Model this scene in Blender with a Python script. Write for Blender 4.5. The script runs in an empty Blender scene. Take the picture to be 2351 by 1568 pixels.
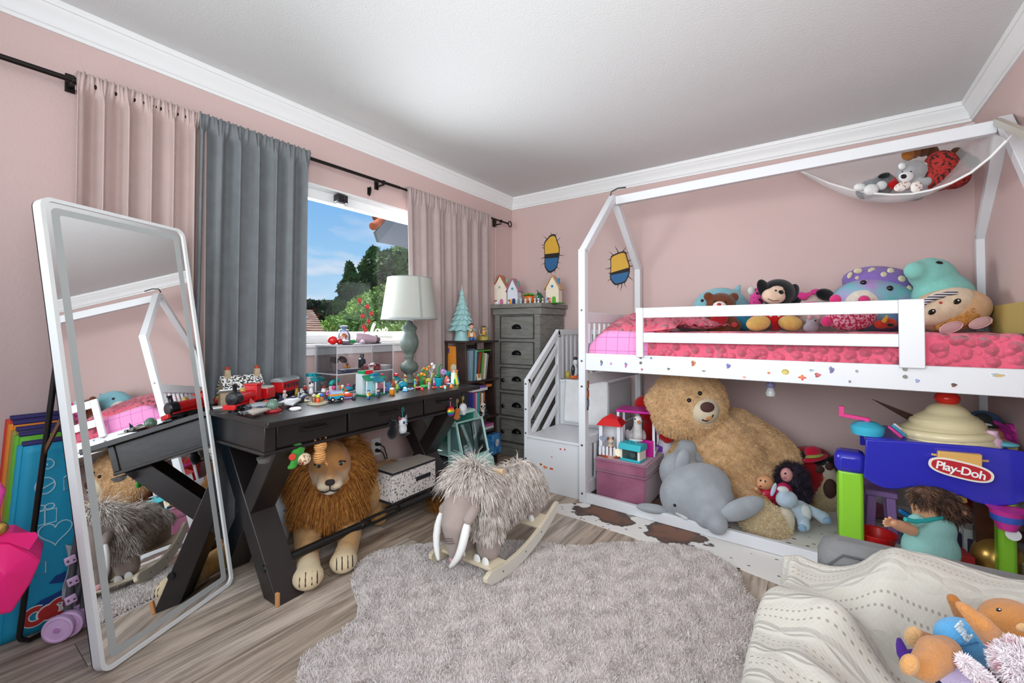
import bpy,bmesh,math,random
import numpy as np
from mathutils import Vector,Matrix,Euler
# ------------------------------------------------------------------ camera, light, exposure
S = bpy.context.scene
COL = S.collection
S.view_settings.view_transform = 'Standard'
S.view_settings.look = 'None'
S.view_settings.gamma = 1.0
S.view_settings.use_curve_mapping = False
S.view_settings.exposure = -0.07
RW,RD,RH = 3.28,4.7,2.44          # room: x 0..RW, y -RD..0, z 0..RH
FPX,CX,PITCH,YAW = 998.0,1175.5,math.radians(1.0),math.radians(35.2)
CY = 757 - FPX * math.tan(PITCH)
CAM = Vector((2.534,-3.592,1.118))
cam = bpy.data.cameras.new('camera')
camo = bpy.data.objects.new('camera',cam); COL.objects.link(camo)
camo.location = CAM
camo.rotation_euler = (math.pi / 2 + PITCH,0,YAW)
cam.sensor_width = 36.0
cam.lens = FPX / 2351 * 36.0
cam.shift_y = -(784 - CY) / 2351
cam.clip_start = 0.02; cam.clip_end = 300
S.camera = camo
def sky_world():
 w = bpy.data.worlds.new('sky'); S.world = w; w.use_nodes = True
 nt = w.node_tree; N = nt.nodes; L = nt.links; N.clear()
 out = N.new('ShaderNodeOutputWorld'); bg = N.new('ShaderNodeBackground')
 tc = N.new('ShaderNodeTexCoord'); sep = N.new('ShaderNodeSeparateXYZ')
 L.new(tc.outputs['Generated'],sep.inputs[0])
 rp = N.new('ShaderNodeValToRGB'); L.new(sep.outputs['Z'],rp.inputs[0])
 e = rp.color_ramp.elements
 e[0].position = 0.0; e[0].color = (.60,.80,.96,1)
 e[1].position = 0.55; e[1].color = (.09,.29,.78,1)
 m = e.new(.16); m.color = (.33,.62,.94,1)
 m = e.new(.32); m.color = (.18,.46,.90,1)
 mp = N.new('ShaderNodeMapping'); mp.inputs['Scale'].default_value = (2.2,2.2,9.0)
 mp.inputs['Location'].default_value = (.7,.35,.15)
 L.new(tc.outputs['Generated'],mp.inputs[0])
 no = N.new('ShaderNodeTexNoise'); no.inputs['Scale'].default_value = 1.7; no.inputs['Detail'].default_value = 6
 L.new(mp.outputs[0],no.inputs['Vector'])
 cr = N.new('ShaderNodeValToRGB'); cr.color_ramp.elements[0].position = .53; cr.color_ramp.elements[1].position = .68
 L.new(no.outputs[0],cr.inputs[0])
 lo = N.new('ShaderNodeMapRange'); lo.inputs[1].default_value = .16; lo.inputs[2].default_value = .30
 lo.inputs[3].default_value = .75; lo.inputs[4].default_value = 0.0
 L.new(sep.outputs['Z'],lo.inputs[0])
 mu = N.new('ShaderNodeMath'); mu.operation = 'MULTIPLY'
 L.new(cr.outputs[0],mu.inputs[0]); L.new(lo.outputs[0],mu.inputs[1])
 mx = N.new('ShaderNodeMixRGB'); mx.inputs[2].default_value = (.98,.94,.95,1)
 L.new(mu.outputs[0],mx.inputs[0]); L.new(rp.outputs[0],mx.inputs[1])
 L.new(mx.outputs[0],bg.inputs[0]); bg.inputs[1].default_value = 1.0
 L.new(bg.outputs[0],out.inputs[0])
sky_world()
def light(name,typ,loc,rot,energy,color=(1,1,1),**k):
 d = bpy.data.lights.new(name,typ); d.energy = energy; d.color = color
 for a,v in k.items(): setattr(d,a,v)
 o = bpy.data.objects.new(name,d); COL.objects.link(o); o.location = loc; o.rotation_euler = rot
 return o
def R_(d): return math.radians(d)
def aim(v):
 return Vector(v).to_track_quat('-Z','Y').to_euler()
# sun high over the window side, sky light coming in at the window; two unseen fill lights added behind the camera
light('sun','SUN',(-4,0,8),aim((.26,.25,-1)),6.0,(1,.95,.88),angle=.009)
light('window_daylight','AREA',(-.30,-1.62,1.55),aim((1,.05,-.12)),84,(.90,.96,1),shape='RECTANGLE',size=2.0,size_y=1.0,spread=R_(125))
light('rear_fill_light','AREA',(1.9,-RD + .03,1.55),aim((.22,1,.2)),64,(.925,.985,1),shape='RECTANGLE',size=2.4,size_y=1.5,spread=R_(138))  # added fill from the unseen rear wall, evens out the room
light('side_fill_light','AREA',(RW - .03,-3.75,1.6),aim((-1,1.0,.18)),30,(.94,.985,1),shape='RECTANGLE',size=1.3,size_y=1.3,spread=R_(120))  # added fill from the unseen end of the right wall
# ------------------------------------------------------------------ geometry helpers
def ray(px,py):
 h = Vector((-math.sin(YAW),math.cos(YAW),0)); r = Vector((math.cos(YAW),math.sin(YAW),0)); z = Vector((0,0,1))
 f = h * math.cos(PITCH) + z * math.sin(PITCH); u = z * math.cos(PITCH) - h * math.sin(PITCH)
 return f + r * ((px - CX) / FPX) + u * ((CY - py) / FPX)
def at(px,py,x=None,y=None,z=None):
 """the point of the room that a measured photo position shows on a given plane"""
 d = ray(px,py)
 t = (x - CAM.x) / d.x if x is not None else (y - CAM.y) / d.y if y is not None else (z - CAM.z) / d.z
 return CAM + d * t
def lin(c):
 if isinstance(c,str):
  c = c.lstrip('#'); c = [int(c[i:i + 2],16) / 255 for i in (0,2,4)]
 return tuple((v / 12.92 if v <= .04045 else ((v + .055) / 1.055) ** 2.4) for v in c[:3]) + (1,)
MATS = {}
def mat(name,col='808080',rough=.5,metal=0,bump=0,bscale=200,var=0,vscale=8,col2=None,sheen=0,trans=0,ior=1.45,spec=.5,alpha=1,emit=0,coat=0,vpos=(.42,.62)):
 if name in MATS: return MATS[name]
 m = bpy.data.materials.new(name); m.use_nodes = True; MATS[name] = m
 nt = m.node_tree; N = nt.nodes; L = nt.links; b = N['Principled BSDF']
 c = lin(col)
 b.inputs['Base Color'].default_value = c; b.inputs['Roughness'].default_value = rough
 b.inputs['Metallic'].default_value = metal; b.inputs['Specular IOR Level'].default_value = spec
 if sheen: b.inputs['Sheen Weight'].default_value = sheen; b.inputs['Sheen Roughness'].default_value = .5
 if trans: b.inputs['Transmission Weight'].default_value = trans; b.inputs['IOR'].default_value = ior
 if alpha < 1: b.inputs['Alpha'].default_value = alpha
 if coat: b.inputs['Coat Weight'].default_value = coat
 if emit: b.inputs['Emission Color'].default_value = c; b.inputs['Emission Strength'].default_value = emit
 if var or bump or col2:
  tc = N.new('ShaderNodeTexCoord')
 if var or col2:
  no = N.new('ShaderNodeTexNoise'); no.inputs['Scale'].default_value = vscale; no.inputs['Detail'].default_value = 4
  L.new(tc.outputs['Object'],no.inputs['Vector'])
  rp = N.new('ShaderNodeValToRGB'); rp.color_ramp.elements[0].position = vpos[0]; rp.color_ramp.elements[1].position = vpos[1]
  c2 = lin(col2) if col2 else tuple(v * (1 - var) for v in c[:3]) + (1,)
  rp.color_ramp.elements[0].color = c2; rp.color_ramp.elements[1].color = c
  L.new(no.outputs[0],rp.inputs[0]); L.new(rp.outputs[0],b.inputs['Base Color'])
 if bump:
  nb = N.new('ShaderNodeTexNoise'); nb.inputs['Scale'].default_value = bscale; nb.inputs['Detail'].default_value = 3
  L.new(tc.outputs['Object'],nb.inputs['Vector'])
  bp = N.new('ShaderNodeBump'); bp.inputs['Strength'].default_value = bump; bp.inputs['Distance'].default_value = .01
  L.new(nb.outputs[0],bp.inputs['Height']); L.new(bp.outputs[0],b.inputs['Normal'])
 return m
def plastic(col,rough=.28): return mat('plastic_' + col,col,rough,spec=.5)
def plush(col,var=.12): return mat('plush_' + col,col,.95,bump=.5,bscale=260,var=var,vscale=30,sheen=.25,spec=.1)
def cloth(col,var=.06): return mat('cloth_' + col,col,.9,bump=.25,bscale=420,var=var,vscale=14,sheen=.1,spec=.15)
def satin(col): return mat('satin_' + col,col,.55,bump=.06,bscale=60,spec=.4)
class MB:
 """collects shapes into one mesh"""
 def __init__(s): s.v = []; s.f = []; s.mi = []; s.ms = []; s.cur = 0
 def use(s,m):
  if m not in s.ms: s.ms.append(m)
  s.cur = s.ms.index(m); return s
 def add(s,vs,fs,M=None):
  o = len(s.v)
  s.v += [tuple(M @ Vector(v)) if M is not None else tuple(v) for v in vs]
  s.f += [tuple(i + o for i in f) for f in fs]; s.mi += [s.cur] * len(fs); return s
 def box(s,c,d,rot=(0,0,0),taper=1.0):
  x,y,z = d[0] / 2,d[1] / 2,d[2] / 2; t = taper
  vs = [(-x,-y,-z),(x,-y,-z),(x,y,-z),(-x,y,-z),(-x * t,-y * t,z),(x * t,-y * t,z),(x * t,y * t,z),(-x * t,y * t,z)]
  fs = [(0,3,2,1),(4,5,6,7),(0,1,5,4),(1,2,6,5),(2,3,7,6),(3,0,4,7)]
  return s.add(vs,fs,Matrix.Translation(c) @ Euler(rot).to_matrix().to_4x4())
 def b2(s,a,b):
  a = Vector(a); b = Vector(b)
  return s.box((a + b) / 2,[abs(b[i] - a[i]) for i in range(3)])
 def beam(s,p,q,w,h,up=(0,0,1)):
  """a bar of section w x h from p to q"""
  p = Vector(p); q = Vector(q); z = (q - p).normalized(); u = Vector(up)
  if abs(z.dot(u)) > .99: u = Vector((0,1,0))
  x = u.cross(z).normalized(); y = z.cross(x)
  M = Matrix((x,y,z)).transposed().to_4x4(); M.translation = (p + q) / 2
  l = (q - p).length / 2; a = w / 2; c = h / 2
  vs = [(i * a,j * c,k * l) for k in (-1,1) for j in (-1,1) for i in (-1,1)]
  return s.add(vs,[(0,2,3,1),(4,5,7,6),(0,1,5,4),(2,6,7,3),(0,4,6,2),(1,3,7,5)],M)
 def lathe(s,prof,c=(0,0,0),n=24,axis=None,rot=None):
  M = Matrix.Translation(c)
  if axis is not None: M = M @ Vector(axis).to_track_quat('Z','Y').to_matrix().to_4x4()
  if rot is not None: M = M @ Euler(rot).to_matrix().to_4x4()
  vs = []; fs = []
  for r,z in prof:
   for i in range(n):
    a = 2 * math.pi * i / n; vs.append((r * math.cos(a),r * math.sin(a),z))
  for k in range(len(prof) - 1):
   for i in range(n):
    j = (i + 1) % n; fs.append((k * n + i,k * n + j,k * n + n + j,k * n + n + i))
  if prof[0][0] > 1e-5: fs.append(tuple(range(n - 1,-1,-1)))
  if prof[-1][0] > 1e-5: fs.append(tuple(range(len(prof) * n - n,len(prof) * n)))
  return s.add(vs,fs,M)
 def cyl(s,p,q,r,r2=None,n=16):
  p = Vector(p); q = Vector(q); r2 = r if r2 is None else r2
  return s.lathe([(r,0),(r2,(q - p).length)],p,n,axis=q - p)
 def ell(s,c,r,rot=(0,0,0),n=14,m=10):
  if not hasattr(r,'__len__'): r = (r,r,r)
  M = Matrix.Translation(c) @ Euler(rot).to_matrix().to_4x4() @ Matrix.Diagonal((*r,1))
  vs = [(0,0,-1)]; fs = []
  for k in range(1,m):
   t = math.pi * k / m
   for i in range(n):
    a = 2 * math.pi * i / n; vs.append((math.sin(t) * math.cos(a),math.sin(t) * math.sin(a),-math.cos(t)))
  vs.append((0,0,1)); e = len(vs) - 1
  for i in range(n):
   j = (i + 1) % n
   fs.append((0,1 + j,1 + i)); fs.append((e,e - n + i,e - n + j))
   for k in range(m - 2):
    a = 1 + k * n; fs.append((a + i,a + j,a + n + j,a + n + i))
  return s.add(vs,fs,M)
 def cap(s,p,q,r,r2=None,n=14):
  """a capsule tapering from r at p to r2 at q"""
  p = Vector(p); q = Vector(q); r2 = r if r2 is None else r2; l = (q - p).length
  pr = [(r * math.sin(a),-r * math.cos(a)) for a in np.linspace(0.0,math.pi / 2,5)]
  pr += [(r2 * math.cos(a),l + r2 * math.sin(a)) for a in np.linspace(0,math.pi / 2,5)]
  pr[0] = (1e-6,pr[0][1]); pr[-1] = (1e-6,pr[-1][1])
  return s.lathe(pr,p,n,axis=q - p)
 def tube(s,pts,r,n=8,closed=False):
  pts = [Vector(p) for p in pts]; k = len(pts); vs = []; fs = []
  rs = r if hasattr(r,'__len__') else [r] * k
  up = None
  for i,p in enumerate(pts):
   a = pts[(i - 1) % k] if closed or i else p; b = pts[(i + 1) % k] if closed or i < k - 1 else p
   t = (b - a).normalized()
   if up is None: up = Vector((0,0,1)) if abs(t.z) < .9 else Vector((1,0,0))
   x = up.cross(t).normalized(); up = t.cross(x).normalized()
   for j in range(n):
    g = 2 * math.pi * j / n; vs.append(p + (x * math.cos(g) + up * math.sin(g)) * rs[i])
  for i in range(k if closed else k - 1):
   i2 = (i + 1) % k
   for j in range(n):
    j2 = (j + 1) % n; fs.append((i * n + j,i * n + j2,i2 * n + j2,i2 * n + j))
  if not closed: fs += [tuple(range(n - 1,-1,-1)),tuple(range(k * n - n,k * n))]
  return s.add(vs,fs)
 def prism(s,poly,d,M=None):
  """polygon in local xy pushed along z from 0 to d"""
  n = len(poly)
  vs = [(x,y,0) for x,y in poly] + [(x,y,d) for x,y in poly]
  fs = [tuple(range(n - 1,-1,-1)),tuple(range(n,2 * n))] + [(i,(i + 1) % n,(i + 1) % n + n,i + n) for i in range(n)]
  return s.add(vs,fs,M)
 def grid(s,fn,nu,nv):
  vs = [fn(i / nu,j / nv) for j in range(nv + 1) for i in range(nu + 1)]
  fs = [(j * (nu + 1) + i,j * (nu + 1) + i + 1,(j + 1) * (nu + 1) + i + 1,(j + 1) * (nu + 1) + i) for j in range(nv) for i in range(nu)]
  return s.add(vs,fs)
 def mesh(s,name):
  me = bpy.data.meshes.new(name); me.from_pydata(s.v,[],s.f)
  for m in s.ms: me.materials.append(m)
  if len(s.ms) > 1: me.polygons.foreach_set('material_index',s.mi)
  return me
def frame(o,x,y):
 """matrix whose local x, y point along the given directions"""
 x = Vector(x).normalized(); y = Vector(y); z = x.cross(y).normalized(); y = z.cross(x)
 M = Matrix((x,y,z)).transposed().to_4x4(); M.translation = Vector(o); return M
def smooth(me,ang=None):
 me.polygons.foreach_set('use_smooth',[True] * len(me.polygons))
 if ang is not None:
  bm = bmesh.new(); bm.from_mesh(me); c = math.radians(ang)
  for e in bm.edges:
   if len(e.link_faces) == 2 and e.calc_face_angle(0) > c: e.smooth = False
  bm.to_mesh(me); bm.free()
def part(name,mb,m,parent=None,sm=40,bevel=0,sub=0,remesh=0,smit=6,solid=0,label=None,M=None,kind=None):
 if m is not None and not mb.ms: mb.use(m); mb.ms = [m]
 me = mb.mesh(name) if isinstance(mb,MB) else mb
 if sm is not None: smooth(me,sm if not (remesh or sub) else None)
 o = bpy.data.objects.new(name,me); COL.objects.link(o)
 if parent is not None: o.parent = parent
 if M is not None: o.matrix_local = M
 if solid: d = o.modifiers.new('t','SOLIDIFY'); d.thickness = solid; d.offset = 0
 if bevel: d = o.modifiers.new('b','BEVEL'); d.width = bevel; d.segments = 2; d.limit_method = 'ANGLE'; d.angle_limit = .6
 if remesh:
  d = o.modifiers.new('r','REMESH'); d.mode = 'VOXEL'; d.voxel_size = remesh; d.use_smooth_shade = True
  d = o.modifiers.new('s','SMOOTH'); d.iterations = smit; d.factor = .5
 if sub: d = o.modifiers.new('u','SUBSURF'); d.levels = sub; d.render_levels = sub
 if label: o['label'] = label
 if kind: o['kind'] = kind
 return o
def tag(o,label,cat,group=None,kind=None):
 o['label'] = label; o['category'] = cat
 if group: o['group'] = group
 if kind: o['kind'] = kind
 return o
def thing(name,label,cat,loc=(0,0,0),rz=0,group=None,rot=None,scale=1):
 o = bpy.data.objects.new(name,None); COL.objects.link(o); o.empty_display_size = .05
 o.location = loc; o.rotation_euler = rot if rot else (0,0,rz); o.scale = (scale,) * 3
 return tag(o,label,cat,group)
def single(name,mb,m,label,cat,loc=(0,0,0),rz=0,group=None,**k):
 o = part(name,mb,m,None,**k); o.location = loc; o.rotation_euler = (0,0,rz)
 return tag(o,label,cat,group)
def struct(name,mb,m,**k):
 o = part(name,mb,m,k.pop('parent',None),**k); o['kind'] = 'structure'; return o
def copy_tree(o,loc=None,rz=None,label=None,group=None,parent=None):
 c = o.copy(); COL.objects.link(c)
 if parent is not None: c.parent = parent
 for ch in list(o.children): copy_tree(ch,parent=c)
 if loc is not None: c.location = loc
 if rz is not None: c.rotation_euler = (0,0,rz)
 if label: c['label'] = label
 if group: c['group'] = group
 return c
def text(s,size,m,M,parent,name='lettering',depth=.001,sx=1.0,font_bold=False,spacing=1.0):
 cu = bpy.data.curves.new(name,'FONT'); cu.body = s; cu.size = size; cu.extrude = depth; cu.align_x = 'CENTER'; cu.align_y = 'CENTER'
 cu.space_character = spacing
 if font_bold: cu.offset = size * .018
 o = bpy.data.objects.new(name,cu); COL.objects.link(o)
 dg = bpy.context.evaluated_depsgraph_get(); dg.update()
 me = bpy.data.meshes.new_from_object(o.evaluated_get(dg)); bpy.data.objects.remove(o)
 me.name = name; me.materials.clear(); me.materials.append(m)
 o = bpy.data.objects.new(name,me); COL.objects.link(o); o.parent = parent
 o.matrix_local = M @ Matrix.Diagonal((sx,1,1,1)); return o
def evaluated(o):
 dg = bpy.context.evaluated_depsgraph_get(); dg.update()
 me = bpy.data.meshes.new_from_object(o.evaluated_get(dg)); return me
def sample(me,n,seed=1,keep=None):
 """points and normals spread over a mesh's surface"""
 me.calc_loop_triangles(); nt = len(me.loop_triangles)
 v = np.empty(len(me.vertices) * 3); me.vertices.foreach_get('co',v); v = v.reshape(-1,3)
 t = np.empty(nt * 3,dtype=np.int32); me.loop_triangles.foreach_get('vertices',t); t = t.reshape(-1,3)
 a,b,c = v[t[:,0]],v[t[:,1]],v[t[:,2]]; cr = np.cross(b - a,c - a); ar = np.linalg.norm(cr,axis=1)
 rg = np.random.default_rng(seed); i = rg.choice(nt,n,p=ar / ar.sum())
 u,w = rg.random(n),rg.random(n); f = u + w > 1; u[f] = 1 - u[f]; w[f] = 1 - w[f]
 p = a[i] + (b - a)[i] * u[:,None] + (c - a)[i] * w[:,None]
 nn = cr[i] / np.maximum(ar[i],1e-12)[:,None]
 if keep is not None:
  k = keep(p,nn); p,nn = p[k],nn[k]
 return p,nn
def strands(name,p,d,length,width,m,parent=None,seg=3,bend=None,curl=0,seed=3,label=None,kind=None,taper=.25):
 """a coat of thin ribbons rooted at p, growing along d and bending towards bend"""
 rg = np.random.default_rng(seed); n = len(p)
 L = np.asarray(length) * (0.7 + .6 * rg.random(n)) if not hasattr(length,'__len__') else np.asarray(length)
 d = d / np.linalg.norm(d,axis=1)[:,None]
 side = np.cross(d,rg.normal(size=(n,3))); side /= np.maximum(np.linalg.norm(side,axis=1),1e-9)[:,None]
 V = np.empty((n,(seg + 1) * 2,3)); cur = p.copy(); dd = d.copy()
 for k in range(seg + 1):
  w = width * (1 - (1 - taper) * k / seg) * .5
  V[:,2 * k] = cur - side * w; V[:,2 * k + 1] = cur + side * w
  if bend is not None: dd = dd + bend / seg
  if curl: dd = dd + rg.normal(size=(n,3)) * curl
  dd /= np.linalg.norm(dd,axis=1)[:,None]
  cur = cur + dd * (L / seg)[:,None]
 q = np.array([(2 * k,2 * k + 1,2 * k + 3,2 * k + 2) for k in range(seg)])
 F = (np.arange(n)[:,None,None] * (seg + 1) * 2 + q[None]).reshape(-1)
 me = bpy.data.meshes.new(name); V = V.reshape(-1,3)
 me.vertices.add(len(V)); me.vertices.foreach_set('co',V.reshape(-1))
 nf = n * seg; me.loops.add(nf * 4); me.loops.foreach_set('vertex_index',F.astype(np.int32))
 me.polygons.add(nf); me.polygons.foreach_set('loop_start',np.arange(0,nf * 4,4,dtype=np.int32))
 me.polygons.foreach_set('loop_total',np.full(nf,4,dtype=np.int32)); me.update(); me.validate()
 me.polygons.foreach_set('use_smooth',np.ones(nf,dtype=bool)); me.materials.append(m)
 o = bpy.data.objects.new(name,me); COL.objects.link(o)
 if parent is not None: o.parent = parent
 if label: o['label'] = label
 if kind: o['kind'] = kind
 return o
R = math.radians
def rnd(seed): return random.Random(seed)
# ------------------------------------------------------------------ the room
def wall_paint():
 m = mat('pink_wall_paint','c9afab',.78,spec=.25)
 nt = m.node_tree; N = nt.nodes; L = nt.links; b = N['Principled BSDF']
 tc = N.new('ShaderNodeTexCoord'); no = N.new('ShaderNodeTexNoise'); no.inputs['Scale'].default_value = 75; no.inputs['Detail'].default_value = 2.5
 L.new(tc.outputs['Object'],no.inputs['Vector'])
 bp = N.new('ShaderNodeBump'); bp.inputs['Strength'].default_value = .22; bp.inputs['Distance'].default_value = .006
 L.new(no.outputs[0],bp.inputs['Height']); L.new(bp.outputs[0],b.inputs['Normal']); return m
def floor_mat():
 m = bpy.data.materials.new('grey_brown_plank_floor'); m.use_nodes = True
 nt = m.node_tree; N = nt.nodes; L = nt.links; b = N['Principled BSDF']
 tc = N.new('ShaderNodeTexCoord'); mp = N.new('ShaderNodeMapping'); mp.inputs['Rotation'].default_value = (0,0,math.pi / 2)
 L.new(tc.outputs['Object'],mp.inputs[0])
 br = N.new('ShaderNodeTexBrick'); br.inputs['Scale'].default_value = 1; br.inputs['Brick Width'].default_value = 1.22
 br.inputs['Row Height'].default_value = .18; br.inputs['Mortar Size'].default_value = .0012; br.inputs['Mortar Smooth'].default_value = .2
 br.inputs['Bias'].default_value = 0; br.offset = .37
 br.inputs['Color1'].default_value = (0,0,0,1); br.inputs['Color2'].default_value = (1,1,1,1); br.inputs['Mortar'].default_value = (.5,.5,.5,1)
 L.new(mp.outputs[0],br.inputs['Vector'])
 rp = N.new('ShaderNodeValToRGB'); e = rp.color_ramp.elements
 e[0].color = lin('b39f8b'); e[1].color = lin('ddd2c6'); x = e.new(.5); x.color = lin('c8b9a8')
 L.new(br.outputs['Color'],rp.inputs[0])
 # grain: long streaks shifted from plank to plank
 ad = N.new('ShaderNodeVectorMath'); ad.operation = 'MULTIPLY_ADD'
 L.new(br.outputs['Color'],ad.inputs[0]); ad.inputs[1].default_value = (7,3,0); L.new(mp.outputs[0],ad.inputs[2])
 m2 = N.new('ShaderNodeMapping'); m2.inputs['Scale'].default_value = (2.2,26,1); L.new(ad.outputs[0],m2.inputs[0])
 g = N.new('ShaderNodeTexNoise'); g.inputs['Scale'].default_value = 1.0; g.inputs['Detail'].default_value = 8; g.inputs['Roughness'].default_value = .65; g.inputs['Distortion'].default_value = .6
 L.new(m2.outputs[0],g.inputs['Vector'])
 gr = N.new('ShaderNodeValToRGB'); gr.color_ramp.elements[0].position = .36; gr.color_ramp.elements[1].position = .62
 gr.color_ramp.elements[0].color = lin('75655a'); gr.color_ramp.elements[1].color = lin('faf6f2')
 L.new(g.outputs[0],gr.inputs[0])
 mx = N.new('ShaderNodeMixRGB'); mx.blend_type = 'MULTIPLY'; mx.inputs[0].default_value = .74
 L.new(rp.outputs[0],mx.inputs[1]); L.new(gr.outputs[0],mx.inputs[2])
 # knots
 m3 = N.new('ShaderNodeMapping'); m3.inputs['Scale'].default_value = (1.3,5,1); L.new(ad.outputs[0],m3.inputs[0])
 k = N.new('ShaderNodeTexNoise'); k.inputs['Scale'].default_value = 1.5; k.inputs['Detail'].default_value = 3; L.new(m3.outputs[0],k.inputs['Vector'])
 kr = N.new('ShaderNodeValToRGB'); kr.color_ramp.elements[0].position = .62; kr.color_ramp.elements[1].position = .74
 kr.color_ramp.elements[0].color = (1,1,1,1); kr.color_ramp.elements[1].color = lin('7d6a5c')
 L.new(k.outputs[0],kr.inputs[0])
 m4 = N.new('ShaderNodeMixRGB'); m4.blend_type = 'MULTIPLY'; m4.inputs[0].default_value = .8
 L.new(mx.outputs[0],m4.inputs[1]); L.new(kr.outputs[0],m4.inputs[2])
 mo = N.new('ShaderNodeMixRGB'); mo.inputs[2].default_value = lin('57493f'); L.new(br.outputs['Fac'],mo.inputs[0]); L.new(m4.outputs[0],mo.inputs[1])
 L.new(mo.outputs[0],b.inputs['Base Color']); b.inputs['Roughness'].default_value = .42; b.inputs['Specular IOR Level'].default_value = .4
 bp = N.new('ShaderNodeBump'); bp.inputs['Strength'].default_value = .15; bp.inputs['Distance'].default_value = .004
 L.new(g.outputs[0],bp.inputs['Height']); L.new(bp.outputs[0],b.inputs['Normal'])
 return m
def glass_mat(name='window_glass',tint=(1,1,1,1),rough=0.0,fac=.06):
 m = bpy.data.materials.new(name); m.use_nodes = True; nt = m.node_tree; N = nt.nodes; L = nt.links; N.clear()
 o = N.new('ShaderNodeOutputMaterial'); t = N.new('ShaderNodeBsdfTransparent'); g = N.new('ShaderNodeBsdfGlossy'); x = N.new('ShaderNodeMixShader')
 t.inputs[0].default_value = tint; g.inputs['Roughness'].default_value = rough
 fr = N.new('ShaderNodeLayerWeight'); fr.inputs[0].default_value = .25
 mr = N.new('ShaderNodeMapRange'); mr.inputs[3].default_value = fac * .5; mr.inputs[4].default_value = min(1,fac * 8)
 L.new(fr.outputs['Fresnel'],mr.inputs[0]); L.new(mr.outputs[0],x.inputs[0])
 L.new(t.outputs[0],x.inputs[1]); L.new(g.outputs[0],x.inputs[2]); L.new(x.outputs[0],o.inputs[0]); return m
PAINT = wall_paint(); WHITE = mat('white_trim_paint','e4e4e4',.45)
CEIL = mat('white_ceiling_paint','d6d7d7',.9,bump=.16,bscale=120,spec=.2)
GLASS = glass_mat(fac=.015)
T = .14
WY0,WY1,WZ0,WZ1 = -2.95,-.62,1.03,2.02
struct('floor',MB().b2((-T,-RD - T,-.08),(RW + T,T,0)),floor_mat())
struct('ceiling',MB().b2((-T,-RD - T,RH),(RW + T,T,RH + .08)),CEIL)
mb = MB()
mb.b2((-T,-RD,0),(0,WY0,RH)).b2((-T,WY1,0),(0,T,RH)).b2((-T,WY0,0),(0,WY1,WZ0)).b2((-T,WY0,WZ1),(0,WY1,RH))
struct('wall_left',mb,PAINT)
struct('wall_back',MB().b2((0,0,0),(RW + T,T,RH)),PAINT)
mb = MB(); a,b_,c,d = -4.45,-3.05,.95,2.25  # opening made up to hold the added side fill
mb.b2((RW,-RD,0),(RW + T,a,RH)).b2((RW,b_,0),(RW + T,0,RH)).b2((RW,a,0),(RW + T,b_,c)).b2((RW,a,d),(RW + T,b_,RH))
struct('wall_right',mb,PAINT)
mb = MB(); a,b_,c,d = .4,2.8,.8,2.3  # opening made up to hold the added rear fill
mb.b2((-T,-RD - T,0),(a,-RD,RH)).b2((b_,-RD - T,0),(RW + T,-RD,RH)).b2((a,-RD - T,0),(b_,-RD,c)).b2((a,-RD - T,d),(b_,-RD,RH))
struct('wall_front',mb,PAINT)
def run(profile,p,q,inward,m0,m1):
 """a moulding of the given profile (offset from wall, z) from p to q; m0, m1 mitre the ends"""
 p = Vector(p); q = Vector(q); t = (q - p).normalized(); n = Vector(inward); vs = []; k = len(profile)
 for e,mi,s in ((p,m0,1),(q,m1,-1)):
  for o,z in profile: vs.append(e + n * o + t * (o * mi * s) + Vector((0,0,z)))
 fs = [(i,(i + 1) % k,k + (i + 1) % k,k + i) for i in range(k)] + [tuple(range(k)),tuple(range(2 * k - 1,k - 1,-1))]
 return MB().add(vs,fs)
CROWN = [(0,2.328),(.010,2.328),(.012,2.342),(.018,2.346),(.020,2.360),(.026,2.376),(.038,2.394),(.046,2.406),(.048,2.414),(.054,2.416),(.058,2.426),(.058,2.44),(0,2.44)]
struct('trim_1',run(CROWN,(0,-RD,0),(0,0,0),(1,0,0),1,1),WHITE,sm=28)
struct('trim_2',run(CROWN,(0,0,0),(RW,0,0),(0,-1,0),1,1),WHITE,sm=28)
struct('trim_3',run(CROWN,(RW,0,0),(RW,-RD,0),(-1,0,0),1,1),WHITE,sm=28)
BASE = [(0,0),(.014,0),(.014,.118),(.017,.122),(.017,.138),(.011,.142),(.011,.152),(.007,.162),(0,.165)]
struct('baseboard_left',run(BASE,(0,-RD,0),(0,0,0),(1,0,0),1,1),WHITE,sm=28)
struct('baseboard_back',run(BASE,(0,0,0),(RW,0,0),(0,-1,0),1,1),WHITE,sm=28)
struct('baseboard_right',run(BASE,(RW,0,0),(RW,-RD,0),(-1,0,0),1,1),WHITE,sm=28)
# window: lining, frame, pane, sill, apron
VINYL = mat('white_window_vinyl','e8eaea',.35)
w = struct('window_1',MB().b2((-.125,WY0,WZ1 - .012),(0,WY1,WZ1)).b2((-.125,WY0,WZ0),(0,WY0 + .012,WZ1 - .012)).b2((-.125,WY1 - .012,WZ0),(0,WY1,WZ1 - .012)),WHITE)
mb = MB(); f0,f1 = -.115,-.06
mb.b2((f0,WY0 + .012,WZ0),(f1,WY1 - .012,WZ0 + .055)).b2((f0,WY0 + .012,WZ1 - .075),(f1,WY1 - .012,WZ1 - .012))
for y in (WY0 + .012,WY1 - .062,-1.80 + .6): mb.b2((f0,y,WZ0 + .055),(f1,y + .05,WZ1 - .075))
mb.b2((f0 + .02,WY0 + .05,WZ0 + .055),(f1 - .02,WY1 - .05,WZ0 + .075))
struct('window_frame',mb,VINYL,bevel=.003,parent=w)
struct('window_pane',MB().b2((-.09,WY0 + .06,WZ0 + .055),(-.086,WY1 - .06,WZ1 - .075)),GLASS,parent=w)
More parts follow.
